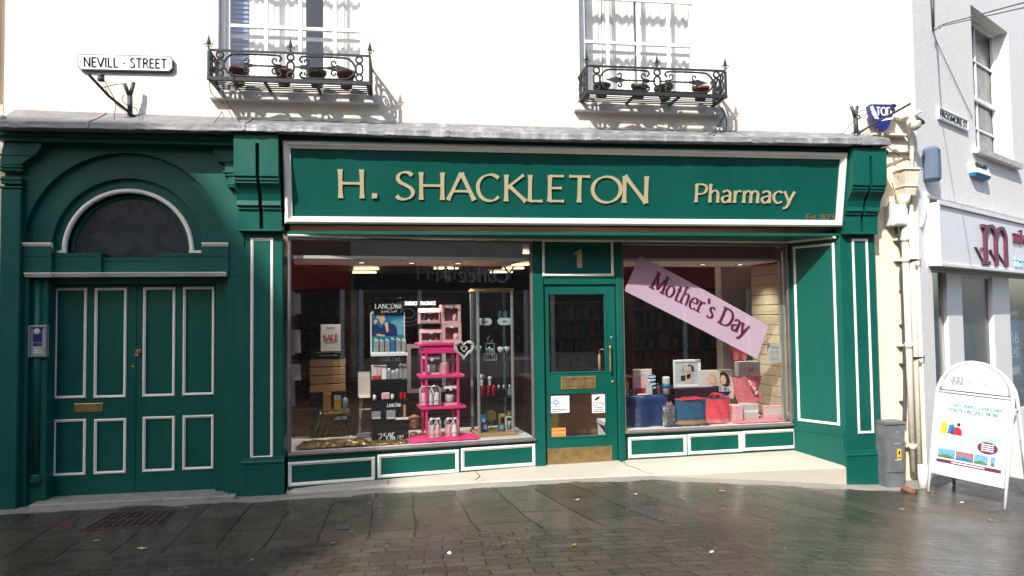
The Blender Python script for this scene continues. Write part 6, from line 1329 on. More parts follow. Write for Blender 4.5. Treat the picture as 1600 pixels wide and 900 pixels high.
shelving(1.6, 3.2, 9.2, .17, 2.1, 6, 'dark shelving deep inside the shop behind the glass cabinet', 3)
shelving(3.6, 5.4, 4.2, .17, 2.2, 6, 'shelving behind the right window below the banner', 4)
shelving(2.4, 3.5, 5.4, .17, 2.0, 6, 'shelving seen at the left of the banner in the right window', 5)
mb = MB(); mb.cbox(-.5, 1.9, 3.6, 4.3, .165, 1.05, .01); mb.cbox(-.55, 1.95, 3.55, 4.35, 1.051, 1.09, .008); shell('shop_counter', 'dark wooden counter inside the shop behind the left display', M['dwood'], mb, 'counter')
mb = MB(Fr((0, 10.5, 0))); u, w = Fr((0, 10.5, 0)).p(633, 477); text(mb, 'PHARMACY', u, w, .09, -.01, 0, 'bold', fit=Fr((0, 10.5, 0)).p(652, 477)[0]-u, k=2); text(mb, 'FRAGRANCE', Fr((0, 10.5, 0)).p(657, 477)[0], w, .09, -.01, 0, 'bold', fit=.38, k=2)
mb.c = 1; mb.box(u-.2, u+1.3, .0, .03, w-.12, w+.2); shell('department_sign', 'small lit lettering on a dark board deep inside the shop', [M['litsign'], M['dwood']], mb, 'sign')

# ================================================================ LEFT WINDOW DISPLAY
def at_(f, x, y, z): return f.w(x, y, z)
OFF = .40
class Item:
    """rect of the display item on the plane parallel to the glass at depth off"""
    def __init__(s, f, q, off): s.f, s.off = f, off; s.x0, s.x1, s.z0, s.z1 = f.r(*q, off)
# dark lettering on the glass
mb = MB(WLp); a = WLp.p(651, 436); b = WLp.p(803, 436); c = WLp.p(660, 416)
text(mb, 'PHARMACY', a[0], a[1], c[1]-a[1], -.0012, .0015, 'serif', fit=b[0]-a[0], tr=.1, k=5); shell('window_lettering', 'large dark trade word in serif capitals across the left window glass', M['blackt'], mb, 'lettering')
# ---- tall black cosmetics stand
f = WLp; o = .38; x0, x1, zb, zt2 = f.r(580.5, 465, 638, 692, o)
zb = ZD1
def P_(px, py, off=o): return f.p(px, py, off)
t = thing('cosmetics_stand', 'tall black cosmetics stand with stepped shelves and a portrait poster', 'display stand', tuple(f.w((x0+x1)/2, o, zb)))
def zz(py): return P_(609, py)[1]
mb = MB(f)
mb.cbox(x0, x1, o, o+.26, zb, zz(625), .003)
mb.cbox(x0+.0, x1, o+.10, o+.26, zz(625)+.001, zz(594), .003); mb.cbox(x0, x1, o+.18, o+.26, zz(594)+.001, zz(553), .003)
mb.cbox(P_(585, 480)[0], P_(632, 480)[0], o+.085, o+.099, zz(490.5), zz(465), .002); mb.cbox(x0+.01, x1-.01, o+.085, o+.099, zz(570), zz(556), .002)
mb.build('carcass', M['dblack'], t)
def lettering(s, q, off, sty='serif', m='paper', par=None, nm='lettering', k=3):
    u0, u1, w0, w1 = f.r(*q, off); mb = MB(f); text(mb, s, u0, w0, w1-w0, off-.0015, off-.0002, sty, fit=u1-u0, tr=.12, k=k); return mb.build(nm, M[m], par)
lettering('LANCÔME', (586, 475, 629, 482), o+.085, 'bserif', par=t); lettering('PARIS', (603, 482.5, 613, 484), o+.085, 'sans', par=t, k=2)
lettering('25% off', (595, 485.5, 620, 488.5), o+.085, 'bold', par=t, k=2)
lettering('LANCÔME', (594, 558, 627, 564.5), o+.085, 'bserif', par=t); lettering('LANCÔME', (605, 630.5, 627, 635.5), o, 'bserif', par=t, k=2)
lettering('25%', (591, 676.5, 617, 688), o, 'bserif', par=t, k=5); lettering('OFF', (621, 680, 631, 684.5), o, 'sans', par=t, k=2)
# poster with a blond figure
x0p, x1p, z0p, z1p = f.r(580, 488, 634.5, 552, o); oy = o+.10
mb = MB(f); mb.ring(x0p, x1p, z0p, z1p+.0, [(0, oy+.02), (0, oy), (.012, oy), (.012, oy+.01)]); mb.build('poster_frame', M['paper'], t)
mb = MB(f); mb.box(x0p+.01, x1p-.01, oy+.008, oy+.018, z0p+.01, z1p+.02); po = mb.build('poster', M['bluep'], t)
W_, H_ = x1p-x0p, z1p-z0p; U = lambda u: x0p+W_*u; V = lambda v: z0p+H_*v
mb = MB(f); y = oy+.007
mb.prism([(U(.55), V(.44)), (U(.96), V(.44)), (U(.96), V(.86)), (U(.62), V(.80)), (U(.52), V(.62))], y, y+.0008)
mb.build('lit_backdrop', mat('poster_light_blue', (.14, .42, .55), .5, var=.35, vs=6), po)
mb = MB(f); mb.prism([(U(.02), V(.42)), (U(.78), V(.42)), (U(.76), V(.60)), (U(.70), V(.70)), (U(.55), V(.74)), (U(.44), V(.76)), (U(.30), V(.60)), (U(.2), V(.68)), (U(.10), V(.75)), (U(.04), V(.62))], y-.0008, y); mb.build('printed_jumper', M['navy'], po)
mb = MB(f); mb.prism([(U(.40), V(.74)), (U(.47), V(.50)), (U(.53), V(.55)), (U(.50), V(.76))], y-.0024, y-.001); mb.prism([(U(.26), V(.90)), (U(.40), V(.92)), (U(.43), V(.82)), (U(.37), V(.73)), (U(.32), V(.70)), (U(.26), V(.78))], y-.003, y-.001)
mb.prism([(U(.08), V(.78)), (U(.16), V(.83)), (U(.22), V(.80)), (U(.14), V(.70))], y-.0026, y-.001); mb.prism([(U(.14), V(.44)), (U(.4), V(.40)), (U(.42), V(.44)), (U(.22), V(.48))], y-.0026, y-.001); mb.build('printed_face', M['skin'], po)
mb = MB(f); mb.prism([(U(.18), V(.86)), (U(.16), V(.95)), (U(.26), V(1.01)), (U(.38), V(1.0)), (U(.42), V(.92)), (U(.40), V(.86)), (U(.34), V(.93)), (U(.26), V(.90)), (U(.24), V(.82))], y-.0036, y-.001); mb.build('printed_hair', M['hairb'], po)
mb = MB(f); mb.box(x0p+.012, x1p-.012, o+.02, oy-.001, z0p+.0, z0p+.012); mb.box(x0p, x1p+.02, o, o+.10, z0p-.028, z0p-.001); mb.build('poster_shelf', M['paper'], t)
mb = MB(f); mb.box(x0p+.012, x1p-.012, oy-.006, oy+.006, V(.01), V(.41)); mb.build('bottle_backing', M['turq'], po)
rnd = random.Random(2)
for k in range(6):
    xb = x0p+.035+W_*.158*k; z_ = z0p+.012; h_ = [.17, .16, .165, .18, .175, .165][k]; yb2 = o+.055
    ob = MB(f); ob.cbox(xb, xb+.048, yb2-.018, yb2+.018, z_, z_+h_*.72, .004); ob.c = 1; ob.cbox(xb+.006, xb+.024, yb2-.012, yb2+.004, z_+h_*.72, z_+h_*.86, .003); ob.cbox(xb+.022, xb+.040, yb2-.012, yb2+.004, z_+h_*.66, z_+h_*.78, .003)
    shell('sample_bottle', ['grey serum bottle, leftmost in the row under the portrait poster', 'dark serum bottle, second from the left under the portrait poster', 'clear serum bottle, third from the left under the portrait poster', 'turquoise bottle, fourth from the left under the portrait poster', 'pale grey bottle, fifth from the left under the portrait poster', 'grey bottle, rightmost in the row under the portrait poster'][k], [M['bluep'] if k == 3 else M['grey1'], M['goldcl'] if False else M['offw']], ob, 'bottle', 'serum bottles under the poster')
# cartons on the second step
def carton(q, off, dep, m, lab, nm='carton', cat='box', z0=None, band=None, f=f, group=None, h=None):
    u0, u1, w0, w1 = f.r(*q, off)
    if z0 is not None: w0 = z0
    mb = MB(f); mb.cbox(u0, u1, off, off+dep, w0, w1, .002)
    if band: mb.c = 1; mb.box(u0+.002, u1-.002, off-.001, off, w0+(w1-w0)*band[1], w0+(w1-w0)*band[2])
    return shell(nm, lab, [M[m]]+([M[band[0]]] if band else []), mb, cat, group)
zs2 = zz(594)+.001; zs3 = zz(625)+.001
carton((581, 571, 589, 594), o+.11, .05, 'offw', 'cream carton with red foot at the left of the second step of the black stand', z0=zs3+zs2-zs3, band=('cred', 0, .28))
carton((589.5, 571, 596, 594), o+.11, .05, 'ppink', 'skin coloured carton with red foot beside the cream carton on the black stand', z0=zs2, band=('cred', 0, .28))
carton((596.5, 571, 604, 594), o+.11, .05, 'paper', 'plain white carton between the red footed cartons and the grey bottles', z0=zs2)
for k, (a_, top_) in enumerate(((605, 575), (611.5, 578), (617.5, 576), (624, 568), (630.5, 568))):
    u0, u1, w0, w1 = f.r(a_, top_, a_+5.6, 594, o+.12); mb = MB(f); mb.cbox(u0, u1, o+.12, o+.16, zs2, w1-.02, .003); mb.c = 1; mb.cbox(u0+.004, u1-.004, o+.115, o+.14, w1-.035, w1-.005, .003)
    shell('sample_bottle', ['leftmost', 'second', 'third', 'fourth and taller', 'rightmost tall'][k]+' grey gold-capped bottle on the second step of the black stand', [M['grey1'], M['offw']], mb, 'bottle', 'gold capped bottles on the second step')
u, w = P_(585, 622, o+.05); zl = zz(625)+.001
mb = MB(f); mb.cbox(P_(597, 620)[0], P_(610, 620)[0], o+.03, o+.07, zl, zl+.075, .01); shell('compact_case', 'pink compact case on the middle ledge of the black stand', M['ppink'], mb, 'cosmetic')
for px_, l_ in ((586, 'gold capped jar left of the pink compact'), (614, 'gold capped jar right of the pink compact')):
    u = P_(px_, 620)[0]; mb = MB(f); mb.lathe([(.018, 0), (.018, .03), (.016, .032), (.016, .055), (.001, .056)], (u, o+.05, zl), 12); shell('cosmetic_jar', l_+' on the black stand', M['offw'], mb, 'cosmetic')
for px_, m_, l_ in ((627.5, 'cred', 'red'), (633, 'cred', 'deep red')):
    u = P_(px_, 620)[0]; mb = MB(f); mb.cbox(u-.014, u+.014, o+.04, o+.068, zl, zl+.07, .003); mb.c = 1; mb.cbox(u-.008, u+.008, o+.046, o+.062, zl+.07, zl+.11, .003); shell('nail_varnish', l_+(' varnish bottle near the right end of the middle ledge' if px_ < 630 else ' varnish bottle at the very end of the middle ledge'), [M[m_], M['black']], mb, 'cosmetic')
# low front of the stand: little frames
for q, l_ in (((581, 643, 595, 655), 'left'), ((604, 641, 618, 655), 'middle')):
    u0, u1, w0, w1 = f.r(*q, o-.02); mb = MB(f); mb.cbox(u0, u1, o-.03, o-.002, w0, w1, .003); mb.c = 1; mb.box(u0+.006, u1-.006, o-.032, o-.03, w0+.008, w0+.02); shell('palette_case', 'small grey palette case on the '+l_+' of the lower front of the black stand', [M['grey1'], M['paper']], mb, 'cosmetic')
u0, u1, w0, w1 = f.r(618, 653, 638, 655.5, o-.02); mb = MB(f); mb.cbox(u0, u1, o-.04, o-.003, w0, w1+.004, .002); ux_ = P_(632, 650)[0]; mb.c = 1; mb.cbox(ux_-.012, ux_+.012, o-.035, o-.012, w1+.005, P_(632, 632)[1], .003); shell('lipstick_holder', 'white ledge with a gold topped tube at the lower right of the black stand', [M['paper'], M['tan']], mb, 'cosmetic')
# ---- pink shelf stand
o2 = .30; Q = lambda px, py: f.p(px, py, o2)
xl, xr = Q(657, 600)[0], Q(726, 600)[0]
t = thing('shelf_stand', 'bright pink shelf stand stacked with toiletry gift sets', 'display stand', tuple(f.w((xl+xr)/2, o2, ZD1)))
za, zb3, zc3 = Q(692, 540)[1], Q(692, 590)[1], Q(692, 639)[1]
xa, xb_ = Q(666.5, 600)[0], Q(716, 600)[0]; dep = .34
for z_, a_, b_, nm in ((za, Q(654, 537)[0], Q(717, 537)[0], 'top'), (zb3, xl, xr, ''), (zc3, xl, xr+.01, '')):
    mb = MB(f); mb.cbox(a_, b_, o2-.02, o2+dep, z_-.0, z_+.028, .004)
    if nm: mb.cbox(a_+.05, b_-.02, o2, o2+dep-.02, z_-.085, z_-.001, .004)
    mb.build('shelf', M['bpink'], t)
for x_, y_ in ((xa, o2+.01), (xb_, o2+.01), (xa, o2+dep-.03), (xb_, o2+dep-.03)):
    for z0_, z1_ in ((ZD1+.02, zc3-.0005), (zc3+.0285, zb3-.0005), (zb3+.0285, za-.0855)):
        mb = MB(f); mb.cbox(x_-.013, x_+.013, y_-.008, y_+.018, z0_, z1_, .003); mb.build('leg', M['bpink'], t)
def giftbox(q, off, dep, z0, lab, house_=False):
    u0, u1, w0, w1 = f.r(*q, off); w0 = z0; t = thing('gift_box', lab, 'gift box', tuple(f.w((u0+u1)/2, off, z0)), 'pink toiletry gift boxes'); h = w1-w0; w = u1-u0
    mb = MB(f); e = .008; wz = (w1-h*.28) if house_ else w1
    mb.box(u0, u1, off+dep-.004, off+dep, w0, wz); mb.box(u0, u0+.004, off, off+dep-.0045, w0, wz); mb.box(u1-.004, u1, off, off+dep-.0045, w0, wz); mb.box(u0+.0045, u1-.0045, off, off+dep-.0045, w0, w0+.004)
    if house_: mb.xprism([(off-.008, wz+.001), (off+dep*.5, w1), (off+dep+.008, wz+.001)], u0-.004, u1+.004); mb.ring(u0+.0045, u1-.0045, w0+.0045, wz, [(0, off+.003), (0, off), (.008, off), (.008, off+.003)]); mb.box(u0+.005, u1-.005, off, off+.002, w0+.005, w0+h*.2)
    else: mb.box(u0+.0045, u1-.0045, off, off+dep-.0045, w1-.004, w1); mb.ring(u0+.0045, u1-.0045, w0+.0045, w1-.0045, [(0, off+.003), (0, off), (w*.14, off), (w*.14, off+.003)])
    mb.build('carton', M['ppink'], t)
    n = 3 if house_ else 2
    for k in range(n):
        x_ = u0+w*(.22+.56*k/(n-1)); hh = h*(.36 if house_ else .62)*(1 if k % 2 == 0 else .88); r_ = w*(.085 if house_ else .15)
        mb = MB(f); mb.lathe([(r_, .0), (r_, hh*.8), (r_*.5, hh*.88), (r_*.45, hh)], (x_, off+dep*.5, w0+.005), 12); mb.build('toiletry_bottle', M['offw' if k == 1 and house_ else ('dpink' if not house_ and k == 0 else 'ppink')], t)
    mb = MB(f); bx = u0+w*.5; mb.cbox(bx-.02, bx+.02, off-.006, off-.001, (wz if house_ else w1-.03)-.012, (wz if house_ else w1-.03)+.012, .003); mb.build('bow', M['paper'], t)
zt3 = za+.029
giftbox((657.5, 514, 690, 537), o2+.02, .14, zt3, 'house shaped pink gift box standing on the top of the pink stand', True)
mb = MB(f); a_ = f.r(656, 505, 688, 506, o2+.02); zsh = Q(672, 505.5)[1]; mb.box(a_[0], a_[1], o2+.02, o2+.16, zsh-.004, zsh); 
for xx_ in (a_[0]+.01, a_[1]-.01): mb.box(xx_-.002, xx_+.002, o2+.15, o2+.154, zt3, zsh-.005)
shell('acrylic_riser', 'clear riser carrying the upper house shaped gift box', M['acryl'], mb, 'riser')
giftbox((655.5, 481.5, 687.5, 505), o2+.02, .14, zsh+.001, 'upper house shaped pink gift box raised on a clear riser', True)
giftbox((691, 506.5, 721, 537), o2+.02, .13, zt3, 'tall window-fronted pink gift box, lower of the two at the right of the stand top')
zg2 = f.r(691, 506.5, 721, 537, o2+.02)[3]+.001
giftbox((689.5, 476, 720, 506.5), o2+.02, .13, zg2, 'tall window-fronted pink gift box, topmost on the stack on the pink stand')
def mugset(q, z0, lab):
    u0, u1, w0, w1 = f.r(*q, o2+.05); w = u1-u0; h = w1-z0; t = thing('mug_gift_set', lab, 'gift set', tuple(f.w((u0+u1)/2, o2+.1, z0)), 'mug gift sets tied with a white bow')
    mb = MB(f); mb.cbox(u0, u1, o2+.05, o2+.05+w, z0, z0+h*.12, .003); mb.build('base', M['ppink'], t)
    mb = MB(f); mb.lathe([(w*.28, 0), (w*.32, .01), (w*.34, h*.42), (w*.31, h*.42), (w*.28, .012)], (u0+w*.48, o2+.05+w/2, z0+h*.12+.001), 16); cx_ = u0+w*.80; zc_ = z0+h*.34; mb.tube([(cx_+w*.14*math.cos(a), o2+.05+w/2, zc_+h*.13*math.sin(a)) for a in [R(-100+25*k) for k in range(9)]], .006, 6); mb.build('mug', M['wplast'], t)
    mb = MB(f); e = .002; mb.box(u0+.002, u1-.002, o2+.052, o2+.05+w-.002, z0+h*.12+.001, w1-h*.16); mb.build('clear_box', M['acryl'], t)
    mb = MB(f); mb.cbox(u0-.003, u1+.003, o2+.047, o2+.053+w, w1-h*.155, w1-.002, .004); mb.cbox(u0+w*.38, u0+w*.58, o2+.040, o2+.0465, w1-h*.24, w1, .003)
    for s_ in (-1, 1): mb.tube([(u0+w*.48, o2+.05+w/2, w1), (u0+w*.48+s_*.03, o2+.05+w/2, w1+.03), (u0+w*.48+s_*.012, o2+.05+w/2, w1+.045), (u0+w*.48, o2+.05+w/2, w1)], .005, 5)
    mb.build('ribbon', M['paper'], t)
mugset((664, 557, 687, 588), zb3+.029, 'boxed white mug with ribbon on the upper middle pink shelf')
mugset((694.5, 603, 715.5, 637), zc3+.029, 'boxed white mug with ribbon on the lower pink shelf')
u0, u1, w0, w1 = f.r(686, 567, 703, 586, o2+.08); r_ = (u1-u0)/2; mb = MB(f); mb.lathe([(r_*.97, 0), (r_, .004), (r_, (w1-w0)*.80), (r_*1.02, (w1-w0)*.82), (r_*1.02, (w1-w0)*.98), (r_*.95, w1-w0)], ((u0+u1)/2, o2+.08+r_, zb3+.029), 20); shell('hat_box_tin', 'round pale pink tin on the upper middle shelf of the pink stand', M['ppink'], mb, 'tin')
def caddy(px0, px1, ptop, z0, off, n, lab, seed):
    u0, u1 = f.p(px0, 620, off)[0], f.p(px1, 620, off)[0]; w1 = f.p((px0+px1)/2, ptop, off)[1]; h = w1-z0; w = u1-u0
    t = thing('bottle_caddy', lab, 'gift set', tuple(f.w((u0+u1)/2, off, z0)), 'wire caddies of hand wash bottles')
    mb = MB(f)
    for y_ in (off, off+.07): mb.tube([(u0, y_, z0+.006), (u0, y_, z0+h*.88), (u0+w*.12, y_, w1), (u1-w*.12, y_, w1), (u1, y_, z0+h*.88), (u1, y_, z0+.006)], .0035, 5)
    for zz_ in (.02, h*.30): mb.tube([(u0, off, z0+zz_), (u1, off, z0+zz_), (u1, off+.07, z0+zz_), (u0, off+.07, z0+zz_)], .003, 5, True)
    mb.build('wire_frame', M['paper'], t); bw = w/n
    for k in range(n):
        xc = u0+bw*(k+.5); r_ = bw*.46; bh = h*.66; mb = MB(f); mb.lathe([(r_*.95, 0), (r_, .005), (r_, bh*.86), (r_*.8, bh*.95), (r_*.35, bh)], (xc, off+.035, z0+.008), 14); bo = mb.build('bottle', M[['offw', 'ppink', 'wplast', 'grey1'][(k+seed) % 3]], t)
        mb = MB(f); mb.lathe([(r_*.4, 0), (r_*.4, h*.10), (r_*.2, h*.11), (r_*.2, h*.18)], (xc, off+.035, z0+.009+bh), 8); mb.cbox(xc-r_*.7, xc+r_*.3, off+.028, off+.042, z0+bh+h*.18, z0+bh+h*.21, .003); mb.build('pump', M['grey1'], bo)
    mb = MB(f); cx_ = (u0+u1)/2
    for s_ in (-1, 1):
        mb.strip(lambda a, b: (cx_+s_*(.005+.05*a), off-.004-.012*math.sin(a*3)+.008*b, w1-.02+.03*math.sin(a*2.6)*(1-.0*b)+.03*(b-.5)*a), 5, 2); mb.strip(lambda a, b: (cx_+s_*(.03*a)+.012*b, off-.006, w1-.02-.06*a+.004*b), 4, 1)
    mb.build('ribbon_bow', M['paper'], t)
caddy(657, 688.5, 604, zc3+.029, o2+.02, 3, 'white wire caddy of three bottles at the left of the lower pink shelf', 1)
caddy(671, 688.5, 655, ZD1+.012, o2-.10, 2, 'wire caddy of two grey bottles at the foot of the pink stand, left one', 0)
caddy(696.5, 715.5, 654.5, ZD1+.012, o2-.10, 2, 'wire caddy with one pink bottle at the right foot of the pink stand', 1)
# wicker heart
t0 = f.p(725, 545, o2-.08); cx_, cz_ = t0; mb = MB(f); rnd = random.Random(4)
def hp(a, s_): return (16*math.sin(a)**3*s_/16, (13*math.cos(a)-5*math.cos(2*a)-2*math.cos(3*a)-math.cos(4*a))*s_/16)
for k in range(7):
    s_ = .085+.004*k; ph = rnd.random()*6
    mb.tube([(cx_+hp(a, s_)[0]+.004*math.sin(a*7+ph)+.012*hp(a, 1)[1]*.3, o2-.08+.012*math.sin(a*9+ph), cz_+hp(a, s_)[1]+.005*math.cos(a*8+ph)) for a in [2*math.pi*j/30 for j in range(30)]], .0045, 4, True)
for k in range(4):
    mb.tube([(cx_+hp(a, .028+.003*k)[0], o2-.08+.004*math.sin(a*5+k), cz_-.0+hp(a, .028+.003*k)[1]) for a in [2*math.pi*j/16 for j in range(16)]], .003, 4, True)
mb.tube([(cx_-.01, o2-.06, cz_+.04), (cx_-.05, o2-.02, za-.01)], .002, 4)
shell('wicker_heart', 'pale wicker heart hanging at the top right corner of the pink stand', M['offw'], mb, 'ornament')
# crumpled cloths
def cloth(f, x0, x1, y0, y1, z, m, lab, amp=.025, seed=0, nm='display_cloth', nx=44, ny=22, lip=0):
    r_ = random.Random(seed); K = [(r_.uniform(8, 40), r_.uniform(6, 34), r_.uniform(0, 6), r_.uniform(.3, 1)) for _ in range(9)]; sm = sum(k[3] for k in K)
    def fn(u, v):
        x = x0+(x1-x0)*u; y = y0+(y1-y0)*v; h = sum(k[3]*abs(math.sin(k[0]*x*.5+k[1]*y*.6+k[2])) for k in K)/sm
        e = min(1, 8*min(u, 1-u, v+.04, 1-v)+.0); x += .02*math.sin(v*23+seed); y += .015*math.sin(u*31+seed)
        return (x, y, z+.004+amp*h*max(.12, e))
    mb = MB(f); mb.strip(fn, nx, ny); return mb.build(nm, M[m], None, label=lab, cat='cloth')
xa_, xb2 = f.p(642, 690, .1)[0], f.p(751, 684, .1)[0]
cloth(f, xa_, xb2, .07, .42, ZD1, 'pinkcloth', 'bright pink cloth bunched round the foot of the pink stand', .035, 3)
xa_, xb2 = f.p(464, 704, .1)[0], f.p(578, 697, .1)[0]
cloth(f, xa_, xb2-.005, .07, .36, ZD1, 'goldcl', 'gold lame cloth crumpled on the floor round the clear table', .075, 5, nx=90, ny=34)
cloth(f, xb2, f.p(641, 693, .1)[0]-.01, .07, .33, ZD1, 'goldcl', 'thin gold lame cloth spread before the black cosmetics stand', .028, 15, nx=50)
# clear table with draped gold cloth
o3 = .34; x0, x1 = f.p(488, 670, o3)[0], f.p(557, 670, o3)[0]; zt4 = f.p(520, 643, o3)[1]
t = thing('acrylic_table', 'clear acrylic cube table draped with gold cloth', 'display table', tuple(f.w((x0+x1)/2, o3, ZD1+.05)))
mb = MB(f); mb.box(x0, x1, o3, o3+.28, zt4-.006, zt4); mb.box(x0, x0+.006, o3, o3+.28, ZD1+.05, zt4-.0065); mb.box(x1-.006, x1, o3, o3+.28, ZD1+.05, zt4-.0065); mb.build('table', M['acryl'], t)
def drape(u, v):
    x = x0+.07+(x1-x0-.14)*(.5+(u-.5)*(1+.18*v*v)); fold = .022*math.sin(u*38)*(.35+v)+.012*math.sin(u*71+1)*v
    if v < .18: return (x, o3+.16-.9*v, zt4+.004)
    w = (v-.18)/.82; return (x+.06*w*w*(1 if u > .5 else -1), o3-.008-fold*1-.02*w*w, zt4+.004-(zt4-ZD1-.075)*w)
mb = MB(f); mb.strip(drape, 60, 14); shell('gold_drape', 'gold lame cloth falling in folds from the clear table', M['goldcl'], mb, 'cloth')
for q, m_, lab, bd, dp in (((505, 614, 517, 644), 'orange', 'tall orange carton on the clear table', ('amber', .30, .40), .05), ((522, 618.5, 533, 644.5), 'amber', 'yellow and white carton in the middle of the clear table', ('offw', .72, 1.0), .045)):
    carton(q, o3+.03, dp, m_, lab, z0=zt4+.0085, band=bd)
u0, u1, w0, w1 = f.r(535.5, 621, 543.5, 644, o3+.04); mb = MB(f); mb.lathe([(.012, 0), (.019, .004), (.019, .03), ((u1-u0)/2, .032), ((u1-u0)/2, (w1-zt4)*.8), (.004, w1-zt4-.01)], ((u0+u1)/2, o3+.06, zt4+.0085), 12, 'z', (1, .6)); mb.build('cream_tube', M['sky_b'], None, label='pale blue cream tube standing cap down on the clear table', cat='tube')
u0, u1, w0, w1 = f.r(521, 648, 544, 662, o3-.06); mb = MB(f); mb.box(u0, u1, o3-.064, o3-.06, w0, w1); o_ = mb.build('price_card', M['black'], None, label='small black brand card in front of the gold drape', cat='card'); lettering('LANCÔME', (522.5, 650.5, 542.5, 655.5), o3-.064, 'serif', par=o_, k=2)
u0, u1, w0, w1 = f.r(491, 617, 543, 642, o3+.5); mb = MB(f); mb.box(u0, u1, o3+.5, o3+.505, w0, w1); o_ = mb.build('discount_card', M['black'], None, label='black discount card behind the cartons on the clear table', cat='card')
u0, u1, w0, w1 = f.r(497, 629, 537, 641, o3+.5); mb = MB(f); text(mb, '25% off', u0, w0, (w1-w0), o3+.497, o3+.4998, 'bserif', fit=u1-u0, k=3); mb.build('lettering', M['paper'], o_)
# slatted wooden unit with black caption band, SALE card
o4 = .75; u0, u1, w0, w1 = f.r(484, 560, 540, 613, o4)
t = thing('slatted_fixture', 'low fixture of four light wood boards behind the SALE card', 'fixture', tuple(f.w((u0+u1)/2, o4, ZD1)))
for k in range(4): h_ = (w1-w0)/4; mb = MB(f); mb.cbox(u0, u1, o4, o4+.02, w0+h_*k+.006, w0+h_*(k+1)-.006, .002); mb.build('board', M['wood'], t)
mb = MB(f); mb.box(u0, u1, o4+.021, o4+.05, ZD1+.001, w1); mb.build('backing', M['black'], t)
a_ = f.r(486, 546, 539, 558.5, o4); mb = MB(f); mb.box(a_[0], a_[1], o4-.004, o4+.02, w1+.001, a_[3]); cb2 = mb.build('caption_band', M['black'], t)
mb = MB(f)
for zz_, e in ((.62, .14), (.30, .22)): mb.box(a_[0]+(a_[1]-a_[0])*e, a_[1]-(a_[1]-a_[0])*e, o4-.0055, o4-.004, w1+(a_[3]-w1)*zz_, w1+(a_[3]-w1)*(zz_+.1))
mb.build('small_print', M['grey1'], cb2)
u0, u1, w0, w1 = f.r(501, 507, 532, 549, o4-.06); w0 = a_[3]+.001 if False else w0
mb = MB(f); mb.cbox(u0, u1, o4-.06, o4-.05, w0, w1, .002); o_ = mb.build('sale_card', M['offw'], None, label='silvery card reading SALE above the wooden boards', cat='card')
a_ = f.r(505, 522.5, 528.5, 531.5, o4-.06); mb = MB(f); text(mb, 'SALE', a_[0], a_[2], a_[3]-a_[2], o4-.0625, o4-.0605, 'serif', fit=a_[1]-a_[0], k=3); mb.build('lettering', M['cred'], o_)
a_ = f.r(510, 511, 523, 513.5, o4-.06); mb = MB(f); mb.box(a_[0], a_[1], o4-.0615, o4-.0602, a_[2], a_[3]); a_ = f.r(508, 534, 525, 536, o4-.06); mb.box(a_[0], a_[1], o4-.0615, o4-.0602, a_[2], a_[3]); mb.build('small_print', M['grey1'], o_)
# gift bags hung on the left slat board
def bagf(fr_, x, z, w, h, d, lab, m1='paper', m2='ppink'):
    t = thing('paper_bag', lab, 'gift bag', tuple(fr_.w(x, -.05, z)), 'white and pink paper bags on the left slat board')
    mb = MB(fr_); mb.add([(x, -.002-d, z), (x+w, -.002-d, z), (x+w, -.002, z), (x, -.002, z), (x+.002, -.002-d*.95, z+h), (x+w-.002, -.002-d*.95, z+h), (x+w, -.002, z+h), (x, -.002, z+h)], [(0, 3, 2, 1), (0, 1, 5, 4), (2, 3, 7, 6)]); mb.c = 1; k = len(mb.v)-8
    for q in ((1, 2, 6, 5), (3, 0, 4, 7)): mb.f.append([k+i for i in q]); mb.mi.append(1); mb.sm.append(False)
    mb.build('bag', [M[m1], M[m2]], t); mb = MB(fr_); mb.tube([(x+w*.3, -.004-d*.5, z+h), (x+w*.33, -.01-d*.5, z+h+.05), (x+w*.67, -.01-d*.5, z+h+.05), (x+w*.7, -.004-d*.5, z+h)], .003, 4); mb.build('handle', M['grey1'], t)
LF, LL = LSW
bagO = Fr((-1.262, .17), (-1.40, 1.00))
# the board faces into the window: flip so that local -y points to the right
RF = Fr((-1.262, .17), (-1.40, 1.00)); ux_ = Vector((-.138, .83, 0)).normalized(); RF.x = ux_; RF.y = Vector((-ux_.y, ux_.x, 0)); RF.m = Matrix(((ux_.x, RF.y.x, 0, -1.262), (ux_.y, RF.y.y, 0, .17), (0, 0, 1, 0), (0, 0, 0, 1)))
for (yy, zt_, zb_, w, lab) in ((.09, 456, 493, .20, 'topmost white paper bag on the left slat board'), (.09, 518, 554, .20, 'second white paper bag down on the left slat board'), (.30, 571, 596, .13, 'small pink bag set back on the left slat board'), (.09, 594, 634, .22, 'lowest and largest white bag on the left slat board'), (.36, 457, 490, .2, 'grey-pink bag set back behind the topmost white bag'), (.36, 516, 553, .2, 'grey-pink bag set back behind the second white bag')):
    z0 = f.p(478, zb_, .25)[1]; z1 = f.p(478, zt_, .25)[1]
    bagf(RF, yy, z0, w, z1-z0, .10 if yy < .2 else .16, lab, 'paper' if yy < .2 else 'ppink', 'ppink' if yy < .2 else 'offw')
